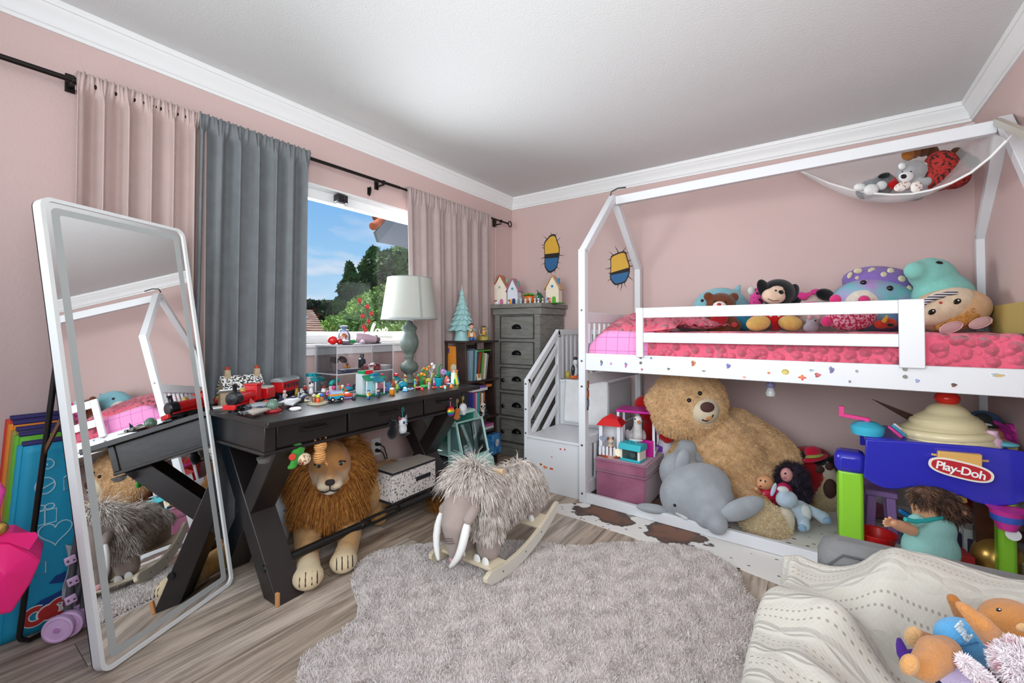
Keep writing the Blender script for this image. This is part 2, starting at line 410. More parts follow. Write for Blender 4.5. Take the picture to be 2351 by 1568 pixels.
struct('window_sill',MB().b2((-.06,WY0 - .04,WZ0 - .022),(.03,WY1 + .04,WZ0)),WHITE,bevel=.004,parent=w)
struct('window_apron',MB().b2((0,WY0 - .02,WZ0 - .07),(.014,WY1 + .02,WZ0 - .022)),WHITE,bevel=.003,parent=w)
# outlet with two plugs
o = thing('wall_outlet','white wall outlet with two black plugs under the desk','outlet',(0,-1.65,.30))
part('cover_plate',MB().box((.003,0,0),(.006,.075,.118)),mat('white_outlet','ececec',.35),o,bevel=.002)
mb = MB()
for z in (.022,-.022): mb.lathe([(.017,0),(.017,.002),(.0,.002)],(.006,0,z),16,axis=(1,0,0))
part('socket',mb,mat('white_outlet','ececec'),o)
BLACKP = mat('black_plastic','141414',.4)
c = thing('power_cord','black power cord plugged into the wall outlet, upper and lower plugs','cord',(0,-1.65,.30))
for z in (.022,-.022): part('plug',MB().cap((.010,0,z),(.032,.012,z - .002),.014,.009),BLACKP,c)
part('cable',MB().tube([(.03,.012,.02),(.045,.035,.0),(.05,.055,-.06),(.045,.07,-.14)],.0035).tube([(.03,.012,-.024),(.042,.03,-.04),(.046,.048,-.09),(.045,.06,-.14)],.0035),BLACKP,c)
# curtain rod, brackets, curtains
RODX,RODZ = .085,2.135
IRON = mat('dark_bronze_metal','1e1917',.42,metal=.6)
r = thing('curtain_rod','long dark bronze curtain rod over the window with a ring finial','curtain rod',(RODX,-1.8,RODZ))
def RZ(y): return 0.012 * (y + 1.8) / 1.6
part('pole',MB().cyl((0,-1.9,RZ(-3.7)),(0,.28,RZ(-1.5)),.0105).cyl((0,.28,RZ(-1.5)),(0,1.62,RZ(-.18)),.0085),IRON,r)
for y in (-3.19,-1.66,-.30):
 q = y + 1.8
 mb = MB().box((-.079,q,.004),(.012,.03 if y < -1 else .05,.075)).box((-.04,q,-.014),(.085,.012,.010)).lathe([(.015,-.008),(.015,.008)],(0,q,RZ(y)),14,axis=(0,1,0))
 part('bracket',mb,IRON,r,bevel=.002)
mb = MB().tube([(0,1.645 + .026 * math.cos(a),RZ(-.2) + .026 * math.sin(a)) for a in np.linspace(0,2 * math.pi,20,endpoint=False)],.0055,closed=True)
part('ring_finial',mb,IRON,r)
hk = single('rod_hook',MB().tube([(.004,0,.02),(.02,0,.025),(.024,0,.01),(.018,0,-.02),(.004,0,-.03)],.005).box((.003,0,0),(.006,.022,.05)),IRON,
   'small black metal hook on the wall under the curtain rod','hook',(0,-1.72,2.075))
def curtain(name,label,m,y0,y1,zb,folds,amp,seed,swing=(0,0),x0=RODX,ruff=1.0,zt=None):
 rg = rnd(seed); ph = [rg.uniform(0,6.28) for _ in range(8)]; fr = [folds * rg.uniform(.75,1.25) for _ in range(3)]
 zt = RODZ + .03 if zt is None else zt; zt0 = zt
 L_ = zt - zb
 def fn(u,v):
  z = zt - v * L_; t = v * L_
  y = y0 + (y1 - y0) * u + swing[0] * v * (1 - u) + swing[1] * v * u
  g = min(1,t / .10); k = 6.28 * u
  deep = math.sin(k * fr[0] + ph[0] + .5 * math.sin(k * 1.3 + ph[3]) + .35 * v) + .45 * math.sin(k * fr[1] * 1.9 + ph[1] - .4 * v)
  sharp = math.copysign(abs(deep) ** .8,deep)
  x = x0 + .006 + sharp * amp * (.45 + .55 * g) + .25 * amp * math.sin(k * 2 + ph[5] + 2 * v) * v
  if t < .09:
   rr = math.sin(k * folds * 3.1 + ph[2]) * .5 + math.sin(k * folds * 5.3 + ph[4]) * .5
   w = math.sin(math.pi * min(1,t / .065)) if t < .065 else 0
   x = x0 + (.013 + .007 * rr * ruff) * (1 if t < .065 else .9) + sharp * amp * .35 * t / .09
   z += .004 * rr * ruff
  y += .35 * amp * math.cos(k * fr[0] + ph[0]) * g
  return (max(x,.012) if v > .15 else x,y,z)
 nu = int(folds * 26); mb = MB().grid(fn,nu,70)
 o = part(name,mb,m,None,solid=.003,sm=None); smooth(o.data)
 bpy_bk = MB().grid(lambda u,v: (x0 - .013 - .003 * math.sin(6.28 * u * folds * 3.1),y0 + (y1 - y0) * u,zt0 - .07 * v),nu,4)
 part('rod_pocket',bpy_bk,m,o,solid=.002)
 return tag(o,label,'curtain','curtains on the rod')
CP = cloth('bfa8a3',.04); CG = cloth('74787b',.10); CT = cloth('ad9b98',.05)
curtain('curtain','pleated dusty pink curtain behind the tall mirror',CP,-3.185,-2.735,.06,6.5,.028,3)
curtain('curtain','charcoal grey curtain hanging beside the open window',CG,-2.765,-2.20,.06,6,.028,8,swing=(-.02,-.01),x0=RODX + .012)
curtain('curtain','sheer mauve curtain behind the lamp and bookshelf',CT,-1.46,-.48,.08,7,.012,14,swing=(.06,.02))
pc = thing('pull_cord','thin white beaded pull cord hanging near the room corner','cord',(.02,-.30,1.2))
part('string',MB().cyl((0,0,.0),(0,0,.93),.0012,n=6),WHITE,pc)
mb = MB()
for i in range(24): mb.ell((0,0,.02 + i * .036),.0028,n=6,m=4)
part('beads',mb,WHITE,pc)
# black device on the window head
dv = thing('window_sensor','small black camera box fixed to the window head','sensor',(-.02,-1.92,1.975))
part('body',MB().box((0,0,0),(.05,.075,.05)),BLACKP,dv,bevel=.005)
part('lens',MB().lathe([(.013,0),(.013,.006),(.0,.007)],(.025,.01,-.002),16,axis=(1,0,0)),mat('dark_lens','26282c',.1),dv)
part('cradle',MB().box((-.005,0,-.030),(.04,.05,.012)),mat('clear_grey_plastic','8c8f92',.3),dv,bevel=.003)
# ------------------------------------------------------------------ outside the window
def leaf_mat(a,b):
 return mat('leaves_' + a,a,.6,col2=b,vscale=1.4,spec=.2,vpos=(.35,.6))
def crown_mb(blobs,n,size,seed):
 rg = np.random.default_rng(seed); w = np.array([r[0] * r[2] for _,r in blobs]); w = w / w.sum()
 mb = MB(); k = rg.choice(len(blobs),n,p=w)
 for i in k:
  c,r = blobs[i]; d = rg.normal(size=3); d /= np.linalg.norm(d)
  p = Vector(c) + Vector((d[0] * r[0],d[1] * r[1],d[2] * r[2])) * (0.72 + .36 * rg.random())
  a = Vector(rg.normal(size=3) + d * .6).normalized(); t = a.orthogonal().normalized(); t = Matrix.Rotation(rg.uniform(0,6.28),3,a) @ t; s = a.cross(t)
  l = size * rg.uniform(.6,1.3)
  mb.add([p - t * l,p - s * l * .45,p + t * l,p + s * l * .45],[(0,1,2,3)])
 return mb
def tree(label,base,blobs,n,size,m,seed,name='leafy_tree',group='trees outside the window'):
 t = thing(name,label,'tree',base,group=group)
 z = max(c[2] for c,r in blobs)
 part('trunk',MB().tube([(0,0,0),(.05,.05,z * .5),(0,0,z)],[.22,.16,.06]),mat('bark','4a3d31',.9),t)
 bl = [(Vector(c),r) for c,r in blobs]
 mb = crown_mb(bl,n,size,seed)
 for c,r in bl: mb.ell(c,[q * .74 for q in r],n=10,m=7)
 part('crown',mb,m,t,sm=None); return t
GZ = -3.0
struct('ground',MB().b2((-60,-40,GZ - .2),(-1.0,40,GZ)),mat('garden_ground','5a6340',.9,col2='6d5f48',vscale=.6))
def blobs_at(lst,X,base):
 """crown lumps measured in the photo (px, py, half width, half height) set at their distance"""
 out = []
 for px,py,w,h in lst:
  c = at(px,py,x=X); dep = (c - CAM).dot(ray(CX,CY)); s = dep / FPX
  out.append((c - base,(w * s * 1.0,w * s,h * s)))
 return out
X = -11.0; b = at(800,760,x=X); b.z = GZ
tree('dark conifer with a narrow pointed top outside the window',b,blobs_at([(806,640,14,26),(800,665,22,22),(815,690,30,30),(803,618,8,16),(790,700,22,22)],X,b),5200,.11,leaf_mat('466b34','22391f'),1)
X = -13.0; b = at(858,760,x=X); b.z = GZ
tree('tall dark green tree rising highest behind the window',b,blobs_at([(858,590,16,24),(850,620,24,30),(862,650,34,34),(840,660,22,26),(875,690,50,40)],X,b),6500,.13,leaf_mat('4f7a3a','243f22'),2)
X = -10.5; b = at(905,760,x=X); b.z = GZ
tree('rounded blue-green tree under the roof eave',b,blobs_at([(890,600,28,24),(915,590,28,22),(905,625,40,30),(930,640,40,50)],X,b),6000,.10,leaf_mat('6b9152','35563a'),3)
X = -7.0; b = at(860,768,x=X); b.z = GZ
tree('bright yellow-green bush in front of the dark trees',b,blobs_at([(850,715,50,42),(890,700,50,45),(820,740,46,30),(780,745,40,22),(925,715,40,50),(870,755,90,25)],X,b),9000,.055,leaf_mat('9ab85a','4f7534'),4,name='garden_bush')
X = -16.0; b = at(720,720,x=X); b.z = GZ
tree('low clipped hedge on the horizon beyond the tiled roof',b,blobs_at([(690,702,24,13),(715,704,20,14),(740,704,22,13),(765,706,24,15),(760,728,30,22),(735,722,28,16)],X,b),6000,.12,leaf_mat('5d6a44','333f2b'),5,name='hedge')
# neighbour's roof with a skylight
X = -8.6; a0 = at(668,766,x=X); a1 = at(752,766,x=X); t0 = at(668,709,x=X - 2.2); t1 = at(716,712,x=X - 2.2)
h = thing('neighbour_house','neighbouring roof of pale ribbed tiles with a skylight','house',((a0 + a1) / 2))
o_ = (a0 + a1) / 2; vs = [a0 - o_,a1 - o_,t1 - o_,t0 - o_]; n = (vs[1] - vs[0]).cross(vs[3] - vs[0]).normalized()
mb = MB(); NR = 11
for i in range(NR):
 u0,u1 = i / NR,(i + 1) / NR
 A = vs[0].lerp(vs[3],u0); B = vs[1].lerp(vs[2],u0); C_ = vs[1].lerp(vs[2],u1); D = vs[0].lerp(vs[3],u1)
 mb.add([A + n * .05,B + n * .05,C_,D,A - n * .05,B - n * .05],[(0,1,2,3),(4,5,1,0)])
part('roof',mb,mat('pale_roof_tile','d9bda6',.8,col2='bd9c86',vscale=3),h,sm=None)
part('wall',MB().b2((vs[0].x - 2.5,vs[0].y,GZ - o_.z),(vs[0].x - .2,vs[1].y,-.15)),mat('neighbour_stucco','b7a898',.9),h)
c = vs[0].lerp(vs[3],.62) * .55 + vs[1].lerp(vs[2],.62) * .45
u = (vs[1] - vs[0]).normalized(); v = (vs[3] - vs[0]).normalized()
part('skylight',MB().prism([(-.45,-.25),(.0,-.25),(.0,.3),(-.45,.3)],.08,frame(c + n * .02,u,v)),mat('skylight_pane','b9c3cc',.2),h)
# eave corner of this house's other wing: terracotta tile end, fascia, soffit
X = -1.55
e = thing('roof_eave','roof eave corner with a terracotta tile end above the trees','eave',at(880,530,x=X)); E0 = e.location.copy()
def loc(px,py,x): return at(px,py,x=x) - E0
p0,p1,p2,p3 = loc(857,534,X),loc(866,557,X),loc(990,480,X - .9),loc(990,500,X - .9)
f0_,f1_ = loc(862,530,X),loc(895,497,X - .0)
mb = MB(); A = loc(860,532,X); B = loc(868,556,X); C1 = loc(990,588,X); D1 = loc(990,566,X); E1 = loc(960,500,X)
mb.add([A,B,loc(905,510,X),loc(893,496,X)],[(0,1,2,3)]);
part('fascia',mb,mat('grey_fascia','7d8484',.8),e,solid=.05,sm=None)
mb = MB().add([B,loc(990,580,X - .1),loc(990,470,X),loc(893,496,X),loc(905,510,X)],[(0,1,2,4)])
part('soffit',mb,mat('grey_soffit','8e9090',.85),e,solid=.03,sm=None)
TM = mat('terracotta_tile','c9693f',.75,col2='a8562f',vscale=9)
for k,(q0,q1,r_) in enumerate(((loc(856,520,X + .05),loc(925,472,X - .25),.043),(loc(862,500,X - .05),loc(930,455,X - .35),.038))):
 part('roof_tile',MB().lathe([(r_ * .7,0),(r_ * .72,-.004),(r_,-.004),(r_,.02),(r_ * .97,(q1 - q0).length)],q0,24,axis=q1 - q0),TM,e)
# ------------------------------------------------------------------ loft bed
WB = mat('white_bed_paint','d6d7da',.38)
SCREW = mat('screw_metal','6b6560',.35,metal=.8)
BX0,BX1,BYF,BYB = 1.25,3.255,-1.02,-.03       # outer faces of the bed
PW = .048
bed = thing('house_loft_bed','white house-frame loft bed with guard rail and stickers on its side','bed',((BX0 + BX1) / 2,(BYF + BYB) / 2,0))
B0 = Vector(bed.location)
BT = Matrix.Translation((BX0,BYF,0)) @ Matrix.Rotation(R(-2.6),4,'Z') @ Matrix.Translation((-BX0,-BYF,0))   # the bed stands slightly askew to the wall
def askew(o): o.matrix_basis = BT @ o.matrix_basis; return o
askew(bed)
def on_front(px,py,yy):
 n = BT.to_3x3() @ Vector((0,1,0)); p0 = BT @ Vector((BX0,yy,0)); d = ray(px,py)
 return BT.inverted() @ (CAM + d * ((p0 - CAM).dot(n) / d.dot(n)))
def bl(*p): return Vector(p) - B0
def bbox(a,b): return MB().b2(bl(*a),bl(*b))
RIDGE = 2.09; PT = 1.645; YM = (BYF + BYB) / 2
for x in (BX0,BX1 - PW):
 for y in (BYF,BYB - PW):
  o = part('post',bbox((x,y,0),(x + PW,y + PW,PT)),WB,bed,bevel=.003)
  if x == BX0 and y == BYF:
   for z in (1.245,.915,.75,.37,.06):
    part('bolt',MB().lathe([(.0075,0),(.0065,.003),(0,.003)],bl(x + PW / 2,y,z),12,axis=(0,-1,0)),SCREW,o)
 for s in (0,1):
  y = BYF + PW / 2 if s == 0 else BYB - PW / 2
  part('roof_rafter',MB().beam(bl(x + PW / 2,y,PT - .02),bl(x + PW / 2,YM + (-.012 if s == 0 else .012),RIDGE + .005),PW,PW,up=(1,0,0)),WB,bed,bevel=.003)
part('ridge_beam',bbox((BX0 + PW,YM - .022,RIDGE - .05),(BX1 - PW,YM + .022,RIDGE + .012)),WB,bed,bevel=.003)
rail = part('side_rail',bbox((BX0 + PW,BYF + .006,.857),(BX1 - PW,BYF + .032,.966)),WB,bed,bevel=.003,label='long white side rail with small stickers')
part('side_rail',bbox((BX0 + PW,BYB - .032,.857),(BX1 - PW,BYB - .006,.966)),WB,bed,bevel=.003)
part('floor_rail',bbox((BX0 + PW,BYF + .004,.005),(BX1 - PW,BYF + .034,.066)),WB,bed,bevel=.003)
part('floor_rail',bbox((BX0 + PW,BYB - .034,.005),(BX1 - PW,BYB - .004,.066)),WB,bed,bevel=.003)
part('mattress_deck',bbox((BX0 + PW,BYF + .033,.872),(BX1 - PW,BYB - .033,.89)),WB,bed)
for x in (BX0 + .008,BX1 - .036):
 part('end_rail',bbox((x,BYF + PW,.755),(x + .028,BYB - PW,.826)) if x < 2 else bbox((x,BYF + PW,.83),(x + .028,BYB - PW,.93)),WB,bed,bevel=.003)
 part('end_rail',bbox((x,BYF + PW,.965),(x + .028,BYB - PW,1.03)),WB,bed,bevel=.003)
 part('end_rail',bbox((x,BYF + PW,1.165),(x + .028,BYB - PW,1.235)),WB,bed,bevel=.003,label='top rail of the bed end')
 part('end_rail',bbox((x,BYF + PW,.36),(x + .028,BYB - PW,.415)),WB,bed,bevel=.003)
 part('end_rail',bbox((x,BYF + PW,.04),(x + .028,BYB - PW,.125)),WB,bed,bevel=.003)
 for i in range(11):
  y = BYF + PW + .055 + i * (BYB - BYF - 2 * PW - .11 - .02) / 10
  part('slat',bbox((x + .006,y,1.03),(x + .022,y + .022,1.165)),WB,bed,bevel=.002)
  if x < 2 and i < 8: part('slat',bbox((x + .006,y,.125),(x + .022,y + .03,.36)),WB,bed,bevel=.002)
GX0,GX1 = 1.645,2.90
for x0,x1 in ((GX0,GX0 + .043),(GX1 - .082,GX1)):
 o = part('guard_post',bbox((x0,BYF - .014,.955),(x1,BYF + .008,1.248)),WB,bed,bevel=.003)
for z0,z1 in ((1.188,1.247),(1.043,1.10)):
 part('guard_rail',bbox((GX0 + .043,BYF - .010,z0),(GX1 - .082,BYF + .008,z1)),WB,bed,bevel=.003)
for px,py in ((1471,821),(1471,833),(2078,848),(2078,865)):
 part('bolt',MB().lathe([(.0085,0),(.0075,.004),(0,.004)],on_front(px,py,BYF + .006) - B0,12,axis=(0,-1,0)),SCREW,bed)
# stickers along the rail: small flat shapes of several colours
rg = rnd(4)
def sticker(px,py,w,h,cols,kind,plane=BYF + .0055,parent=rail,ang=0):
 c = on_front(px,py,plane) if parent is rail else at(px,py,y=plane); s = (c - CAM).dot(ray(CX,CY)) / FPX; w *= s; h *= s
 mb = MB(); base = mat('sticker_border','f4f4f4',.4)
 def ring(n,f): return [(w / 2 * f(i / n) * math.cos(2 * math.pi * i / n + ang),h / 2 * f(i / n) * math.sin(2 * math.pi * i / n + ang)) for i in range(n)]
 f = {'flower': lambda t: .78 + .22 * math.cos(2 * math.pi * 5 * t),'round': lambda t: 1,'blob': lambda t: .8 + .14 * math.sin(2 * math.pi * 3 * t + 1) + .08 * math.sin(2 * math.pi * 5 * t),'star': lambda t: .7 + .3 * math.cos(2 * math.pi * 4 * t)}[kind]
 M_ = frame(c - B0,(1,0,0),(0,0,1)); q = ring(30,f)
 mb.use(base).prism(q,.0006,M_)
 for k,col in enumerate(cols):
  g = .86 - .26 * k; ox,oy = (0,0) if k == 0 else (rg.uniform(-.1,.1) * w,rg.uniform(-.12,.12) * h)
  mb.use(mat('sticker_' + col,col,.4)).prism([(x * g + ox,y * g + oy) for x,y in q],.0003 + .0003 * (k + 1),Matrix.Translation((0,0,0)) @ M_ @ Matrix.Translation((0,0,.0006)))
 o = part('sticker',mb,None,parent,sm=None,label='small ' + kind + ' sticker'); return o
for a in [(1381,833,9,20,['6f5a4a','5d7fb8'],'blob'),(1403,835,9,10,['b98fb5'],'flower'),(1437,838,9,18,['5b6aa0','d0609a'],'blob'),(1474,848,8,8,['c05a72'],'blob'),
          (1495,822,7,7,['7a8f9c'],'round'),(1535,847,10,8,['6a6a6a'],'blob'),(1592,834,14,20,['b88a4e','a05548'],'blob'),(1615,852,14,8,['b9b9c0','808088'],'blob'),(1672,840,14,17,['8f86c2','5d5a98'],'blob'),
          (1709,866,8,7,['d79a86'],'round'),(1765,856,10,9,['d79372','c9694a'],'flower'),(1803,854,17,15,['a8913f','c9b65c'],'round'),(1842,867,20,16,['c8462c','e4743c'],'star'),(1863,850,14,9,['98a6b4'],'blob'),
          (1877,861,16,15,['8f3040','c45a62'],'blob'),(1909,849,14,22,['7d76a0','5d5580'],'blob'),(1951,876,6,8,['7a7a80'],'round'),(1967,852,7,8,['8d8d96'],'round'),(2106,874,11,12,['6b74a8','9aa2c8'],'blob'),
          (2190,884,14,13,['8a4a3c','3c3c40'],'blob'),(2290,861,30,12,['a8b0c0','c8a860'],'blob')]:
 sticker(*a)
# tag on the right bed end: yellow paper label
part('label_card',bbox((BX1 - .040,-.86,1.10),(BX1 - .037,-.30,1.235)),mat('yellow_paper','b9a860',.8),bed,label='yellow paper label on the bed end')
# foam tape on the right rafter
part('foam_tape',MB().beam(bl(BX1 - PW - .004,BYF + PW * .3,PT + .22),bl(BX1 - PW - .004,YM - .03,RIDGE - .0),.03,.02,up=(1,0,0)),mat('clear_tape','b9b4a8',.4),bed)
# cable at the ridge end
single('cable',MB().tube([(0,0,0),(.01,.0,.035),(.06,.0,.05),(.12,0,.045)],.005),BLACKP,'short black cable at the peak of the bed roof','cable',(BX0 + .02,YM,RIDGE + .025))
# mattress and bedding
PINK = mat('coral_quilt','dc5a72',.85,bump=.2,bscale=300,sheen=.3,spec=.15)
def quilt_mat():
 m = bpy.data.materials.new('coral_flower_quilt'); m.use_nodes = True; nt = m.node_tree; N = nt.nodes; L = nt.links; b = N['Principled BSDF']
 b.inputs['Roughness'].default_value = .8; b.inputs['Sheen Weight'].default_value = .3; b.inputs['Specular IOR Level'].default_value = .2
 tc = N.new('ShaderNodeTexCoord'); mp = N.new('ShaderNodeMapping'); mp.inputs['Scale'].default_value = (1,.8,1)
 L.new(tc.outputs['Object'],mp.inputs[0])
 v = N.new('ShaderNodeTexVoronoi'); v.feature = 'SMOOTH_F1'; v.inputs['Smoothness'].default_value = .25; v.inputs['Scale'].default_value = 27
 L.new(mp.outputs[0],v.inputs['Vector'])
 r = N.new('ShaderNodeValToRGB'); r.color_ramp.elements[0].position = .05; r.color_ramp.elements[1].position = .62; r.color_ramp.elements[0].color = (1,1,1,1); r.color_ramp.elements[1].color = (0,0,0,1)
 L.new(v.outputs['Distance'],r.inputs[0])
 no = N.new('ShaderNodeTexNoise'); no.inputs['Scale'].default_value = 300
 L.new(tc.outputs['Object'],no.inputs['Vector'])
 ad = N.new('ShaderNodeMath'); ad.operation = 'MULTIPLY_ADD'; ad.inputs[1].default_value = .08; L.new(no.outputs[0],ad.inputs[0]); L.new(r.outputs[0],ad.inputs[2])
 bp = N.new('ShaderNodeBump'); bp.inputs['Strength'].default_value = 1.0; bp.inputs['Distance'].default_value = .035
 L.new(ad.outputs[0],bp.inputs['Height']); L.new(bp.outputs[0],b.inputs['Normal'])
 b.inputs['Base Color'].default_value = lin('e05f78'); return m
QUILT = quilt_mat()
mt = askew(single('mattress',MB().b2((-.90,-.41,0),(.93,.42,.17)),cloth('e6dedb'),'pale mattress under the coral quilt on the loft bed','mattress',((BX0 + BX1) / 2,(BYF + BYB) / 2,.891),bevel=.03))
def qfn(u,v):
 x = 1.70 + 1.49 * u; s = v * 1.22                       # s runs over the front edge, then across the top
 wr = .006 * math.sin(9 * x + 4 * s) + .005 * math.sin(23 * x - 9 * s)
 if s < .2: y,z = BYF + .045 + .006 * math.sin(17 * x),.900 + .84 * s
 elif s < .26: k = (s - .2) / .06 * math.pi / 2; y,z = BYF + .045 + .05 * (1 - math.cos(k)),1.068 + .030 * math.sin(k)
 else: y,z = BYF + .095 + (s - .26) * .85,1.098
 z += wr * .5
 return (x - 2.4,y + .5,z - 1.0)
qm = MB().grid(qfn,80,60)
q = askew(single('quilt',qm,QUILT,'coral pink quilt stitched with flowers over the loft mattress','quilt',(2.4,-.5,1.0),sm=180,solid=.012))
def sheet(u,v):
 x = 1.305 + .42 * u; s = v * 1.15; z0 = .895
 bulge = 1 - (1 - min(1,u * 3.2)) ** 2
 h = .10 + .085 * bulge
 if s < .22: k = s / .22; y,z = BYF + .042 + .03 * k * k,z0 + (h + .02) * math.sin(k * math.pi / 2) ** .8
 else: y,z = BYF + .072 + (s - .22) * .88,z0 + h + .02 + .008 * math.sin(8 * x + 12 * s)
 return (x - 1.5,y + .5,z - .9)
PK = mat('pink_plaid_sheet','e88bc0',.8,bump=.2,bscale=300,sheen=.2)
nt = PK.node_tree; tc = nt.nodes.new('ShaderNodeTexCoord'); br = nt.nodes.new('ShaderNodeTexBrick'); br.offset = 0
mp = nt.nodes.new('ShaderNodeMapping'); mp.inputs['Rotation'].default_value = (math.pi / 2,0,0); nt.links.new(tc.outputs['Object'],mp.inputs[0])
for k_,v_ in (('Scale',1),('Brick Width',.075),('Row Height',.085),('Mortar Size',.0014)): br.inputs[k_].default_value = v_
br.inputs['Color1'].default_value = br.inputs['Color2'].default_value = lin('e58fc2'); br.inputs['Mortar'].default_value = lin('ab4f8a')
nt.links.new(mp.outputs[0],br.inputs['Vector']); nt.links.new(br.outputs['Color'],nt.nodes['Principled BSDF'].inputs['Base Color'])
single('plaid_blanket',MB().grid(sheet,40,50),PK,'pink plaid blanket bunched at the pillow end of the loft bed','blanket',(1.5,-.5,.9),sm=180,solid=.01)
def pillow_mb(w,d,h,nu=26,nv=20,pinch=.12):
 mb = MB()
 for sgn in (1,-1):
  def fn(u,v,sgn=sgn):
   a,b = 2 * u - 1,2 * v - 1
   e = max(0,(1 - abs(a) ** 2.6)) ** .5 * max(0,(1 - abs(b) ** 2.6)) ** .5
   return (a * w / 2 * (1 - pinch * (1 - b * b) * abs(a) ** 3 * .5),b * d / 2 * (1 - pinch * (1 - a * a) * abs(b) ** 3 * .5),sgn * h / 2 * e)
  m0 = MB().grid(fn,nu,nv); f = m0.f if sgn > 0 else [tuple(reversed(q)) for q in m0.f]
  mb.add(m0.v,f)
 return mb
p = thing('pillow','coral quilted pillow leaning at the left end of the loft bed','pillow',(1.56,-.62,1.165),rot=(R(12),R(-6),R(4)))
part('cover',pillow_mb(.50,.62,.13),QUILT,p,sm=180)
part('piping',MB().tube([(.247 * math.copysign(abs(math.cos(a)) ** .35,math.cos(a)),.305 * math.copysign(abs(math.sin(a)) ** .35,math.sin(a)),0) for a in np.linspace(0,2 * math.pi,60,endpoint=False)],.006,closed=True),satin('e5717f'),p)
p = thing('pillow','flat coral sham lying on the quilt behind the guard post','pillow',(1.85,-.45,1.175),rot=(R(4),R(5),R(-8)))
part('cover',pillow_mb(.42,.5,.09),QUILT,p,sm=180)
part('ruffle',MB().grid(lambda u,v: ((.20 + .03 * v) * math.cos(6.283 * u) * 1.05,(.24 + .03 * v) * math.sin(6.283 * u) * 1.05,.008 * v * math.sin(60 * u * 6.283 / 6.283 * 3)),120,2),PINK,p,sm=180,solid=.003)
# storage stairs at the bed's left end
SX0,SX1 = .80,1.245
st = thing('storage_stairs','white step unit with slatted side rail at the end of the loft bed','stairs',((SX0 + SX1) / 2,-.52,0))
S0 = Vector(st.location)
def sb(a,b): return MB().b2(Vector(a) - S0,Vector(b) - S0)
low = part('step_box',sb((SX0 + .03,-.985,0),(SX1 - .003,-.50,.352)),WB,st,bevel=.002,label='lowest step box with stickers')
part('tread',sb((SX0 + .03,-.995,.352),(SX1 - .003,-.50,.369)),WB,st,bevel=.003)
part('step_box',sb((SX0 + .03,-.50,0),(SX1 - .003,-.04,.70)),WB,st,bevel=.002)
part('tread',sb((SX0 + .03,-.51,.70),(SX1 - .003,-.04,.72)),WB,st,bevel=.003)
part('rail_post',sb((SX0,-.985,0),(SX0 + .03,-.94,.765)),WB,st,bevel=.003)
part('rail_post',sb((SX0,-.535,.0),(SX0 + .03,-.49,1.06)),WB,st,bevel=.003)
part('rail_post',sb((SX0,-.09,.0),(SX0 + .03,-.045,1.125)),WB,st,bevel=.003)
def sbeam(p,q,w,h): return MB().beam(Vector(p) - S0,Vector(q) - S0,w,h,up=(1,0,0))
part('handrail',sbeam((SX0 + .015,-.965,.745),(SX0 + .015,-.505,1.105),.045,.03),WB,st,bevel=.003)
part('handrail',sb((SX0,-.53,1.075),(SX0 + .03,-.045,1.12)),WB,st,bevel=.003)
for i in range(4):
 z = .635 - .155 * i
 y0,z0 = -.95,z; y1,z1 = -.51,z + .36
 part('slat',sbeam((SX0 + .015,y0,z0),(SX0 + .015,y1,z1),.042,.024),WB,st,bevel=.002)
for i in range(5):
 y = -.45 + .075 * i; part('slat',sb((SX0 + .006,y,.72),(SX0 + .024,y + .03,1.075)),WB,st,bevel=.002)
part('top_rail',sb((SX0 + .03,-.075,1.075),(SX1 - .003,-.045,1.12)),WB,st,bevel=.003)
for i in range(4):
 x = .88 + .09 * i; part('slat',sb((x,-.07,.72),(x + .03,-.05,1.075)),WB,st,bevel=.002)
for z in (.73,.55,.38,.2):
 part('bolt',MB().lathe([(.007,0),(.006,.003),(0,.003)],Vector((SX0 + .015,-.985,z)) - S0,12,axis=(0,-1,0)),SCREW,st)
B0_ = B0; B0 = S0
for a in [(1287,1031,7,6,['b03a34'],'blob'),(1297,1032,7,7,['b03a34'],'star'),(1267,1049,6,7,['c98a6a'],'flower'),(1242,1066,12,8,['c88a4a','9a5a30'],'blob'),(1252,1073,16,10,['b8402e','d8a070'],'blob'),(1266,1076,13,6,['c85a48'],'round')]:
 sticker(*a,plane=-.9855,parent=low)
B0 = B0_
# white cloth hung over the middle step
def drape(u,v):
 y = -.512 - .006 * math.sin(9 * u + 3 * v) - .03 * v * v
 return (.88 + .36 * u - 1.05,y + .5,.725 - .33 * v - .5)
c = single('white_cloth',MB().grid(drape,24,16),cloth('e6e6e6'),'white cloth hanging down over the second stair','cloth',(1.05,-.5,.5),sm=180,solid=.003)
# keyrings hanging from the bed's front post
k = thing('key_tag','string of small photo tags hanging on the front bed post','tag',(BX0 + PW,BYF + .02,.72))
part('strap',MB().box((.003,.01,-.03),(.004,.022,.19)),mat('dark_ribbon','57504e',.6),k)
for i,cc in enumerate(('9a6a4a','b85a3a','6d7a8a')): part('tag_card',MB().box((.006,.01,.04 - .06 * i),(.004,.026,.045)),mat('photo_card_' + cc,cc,.3),k)
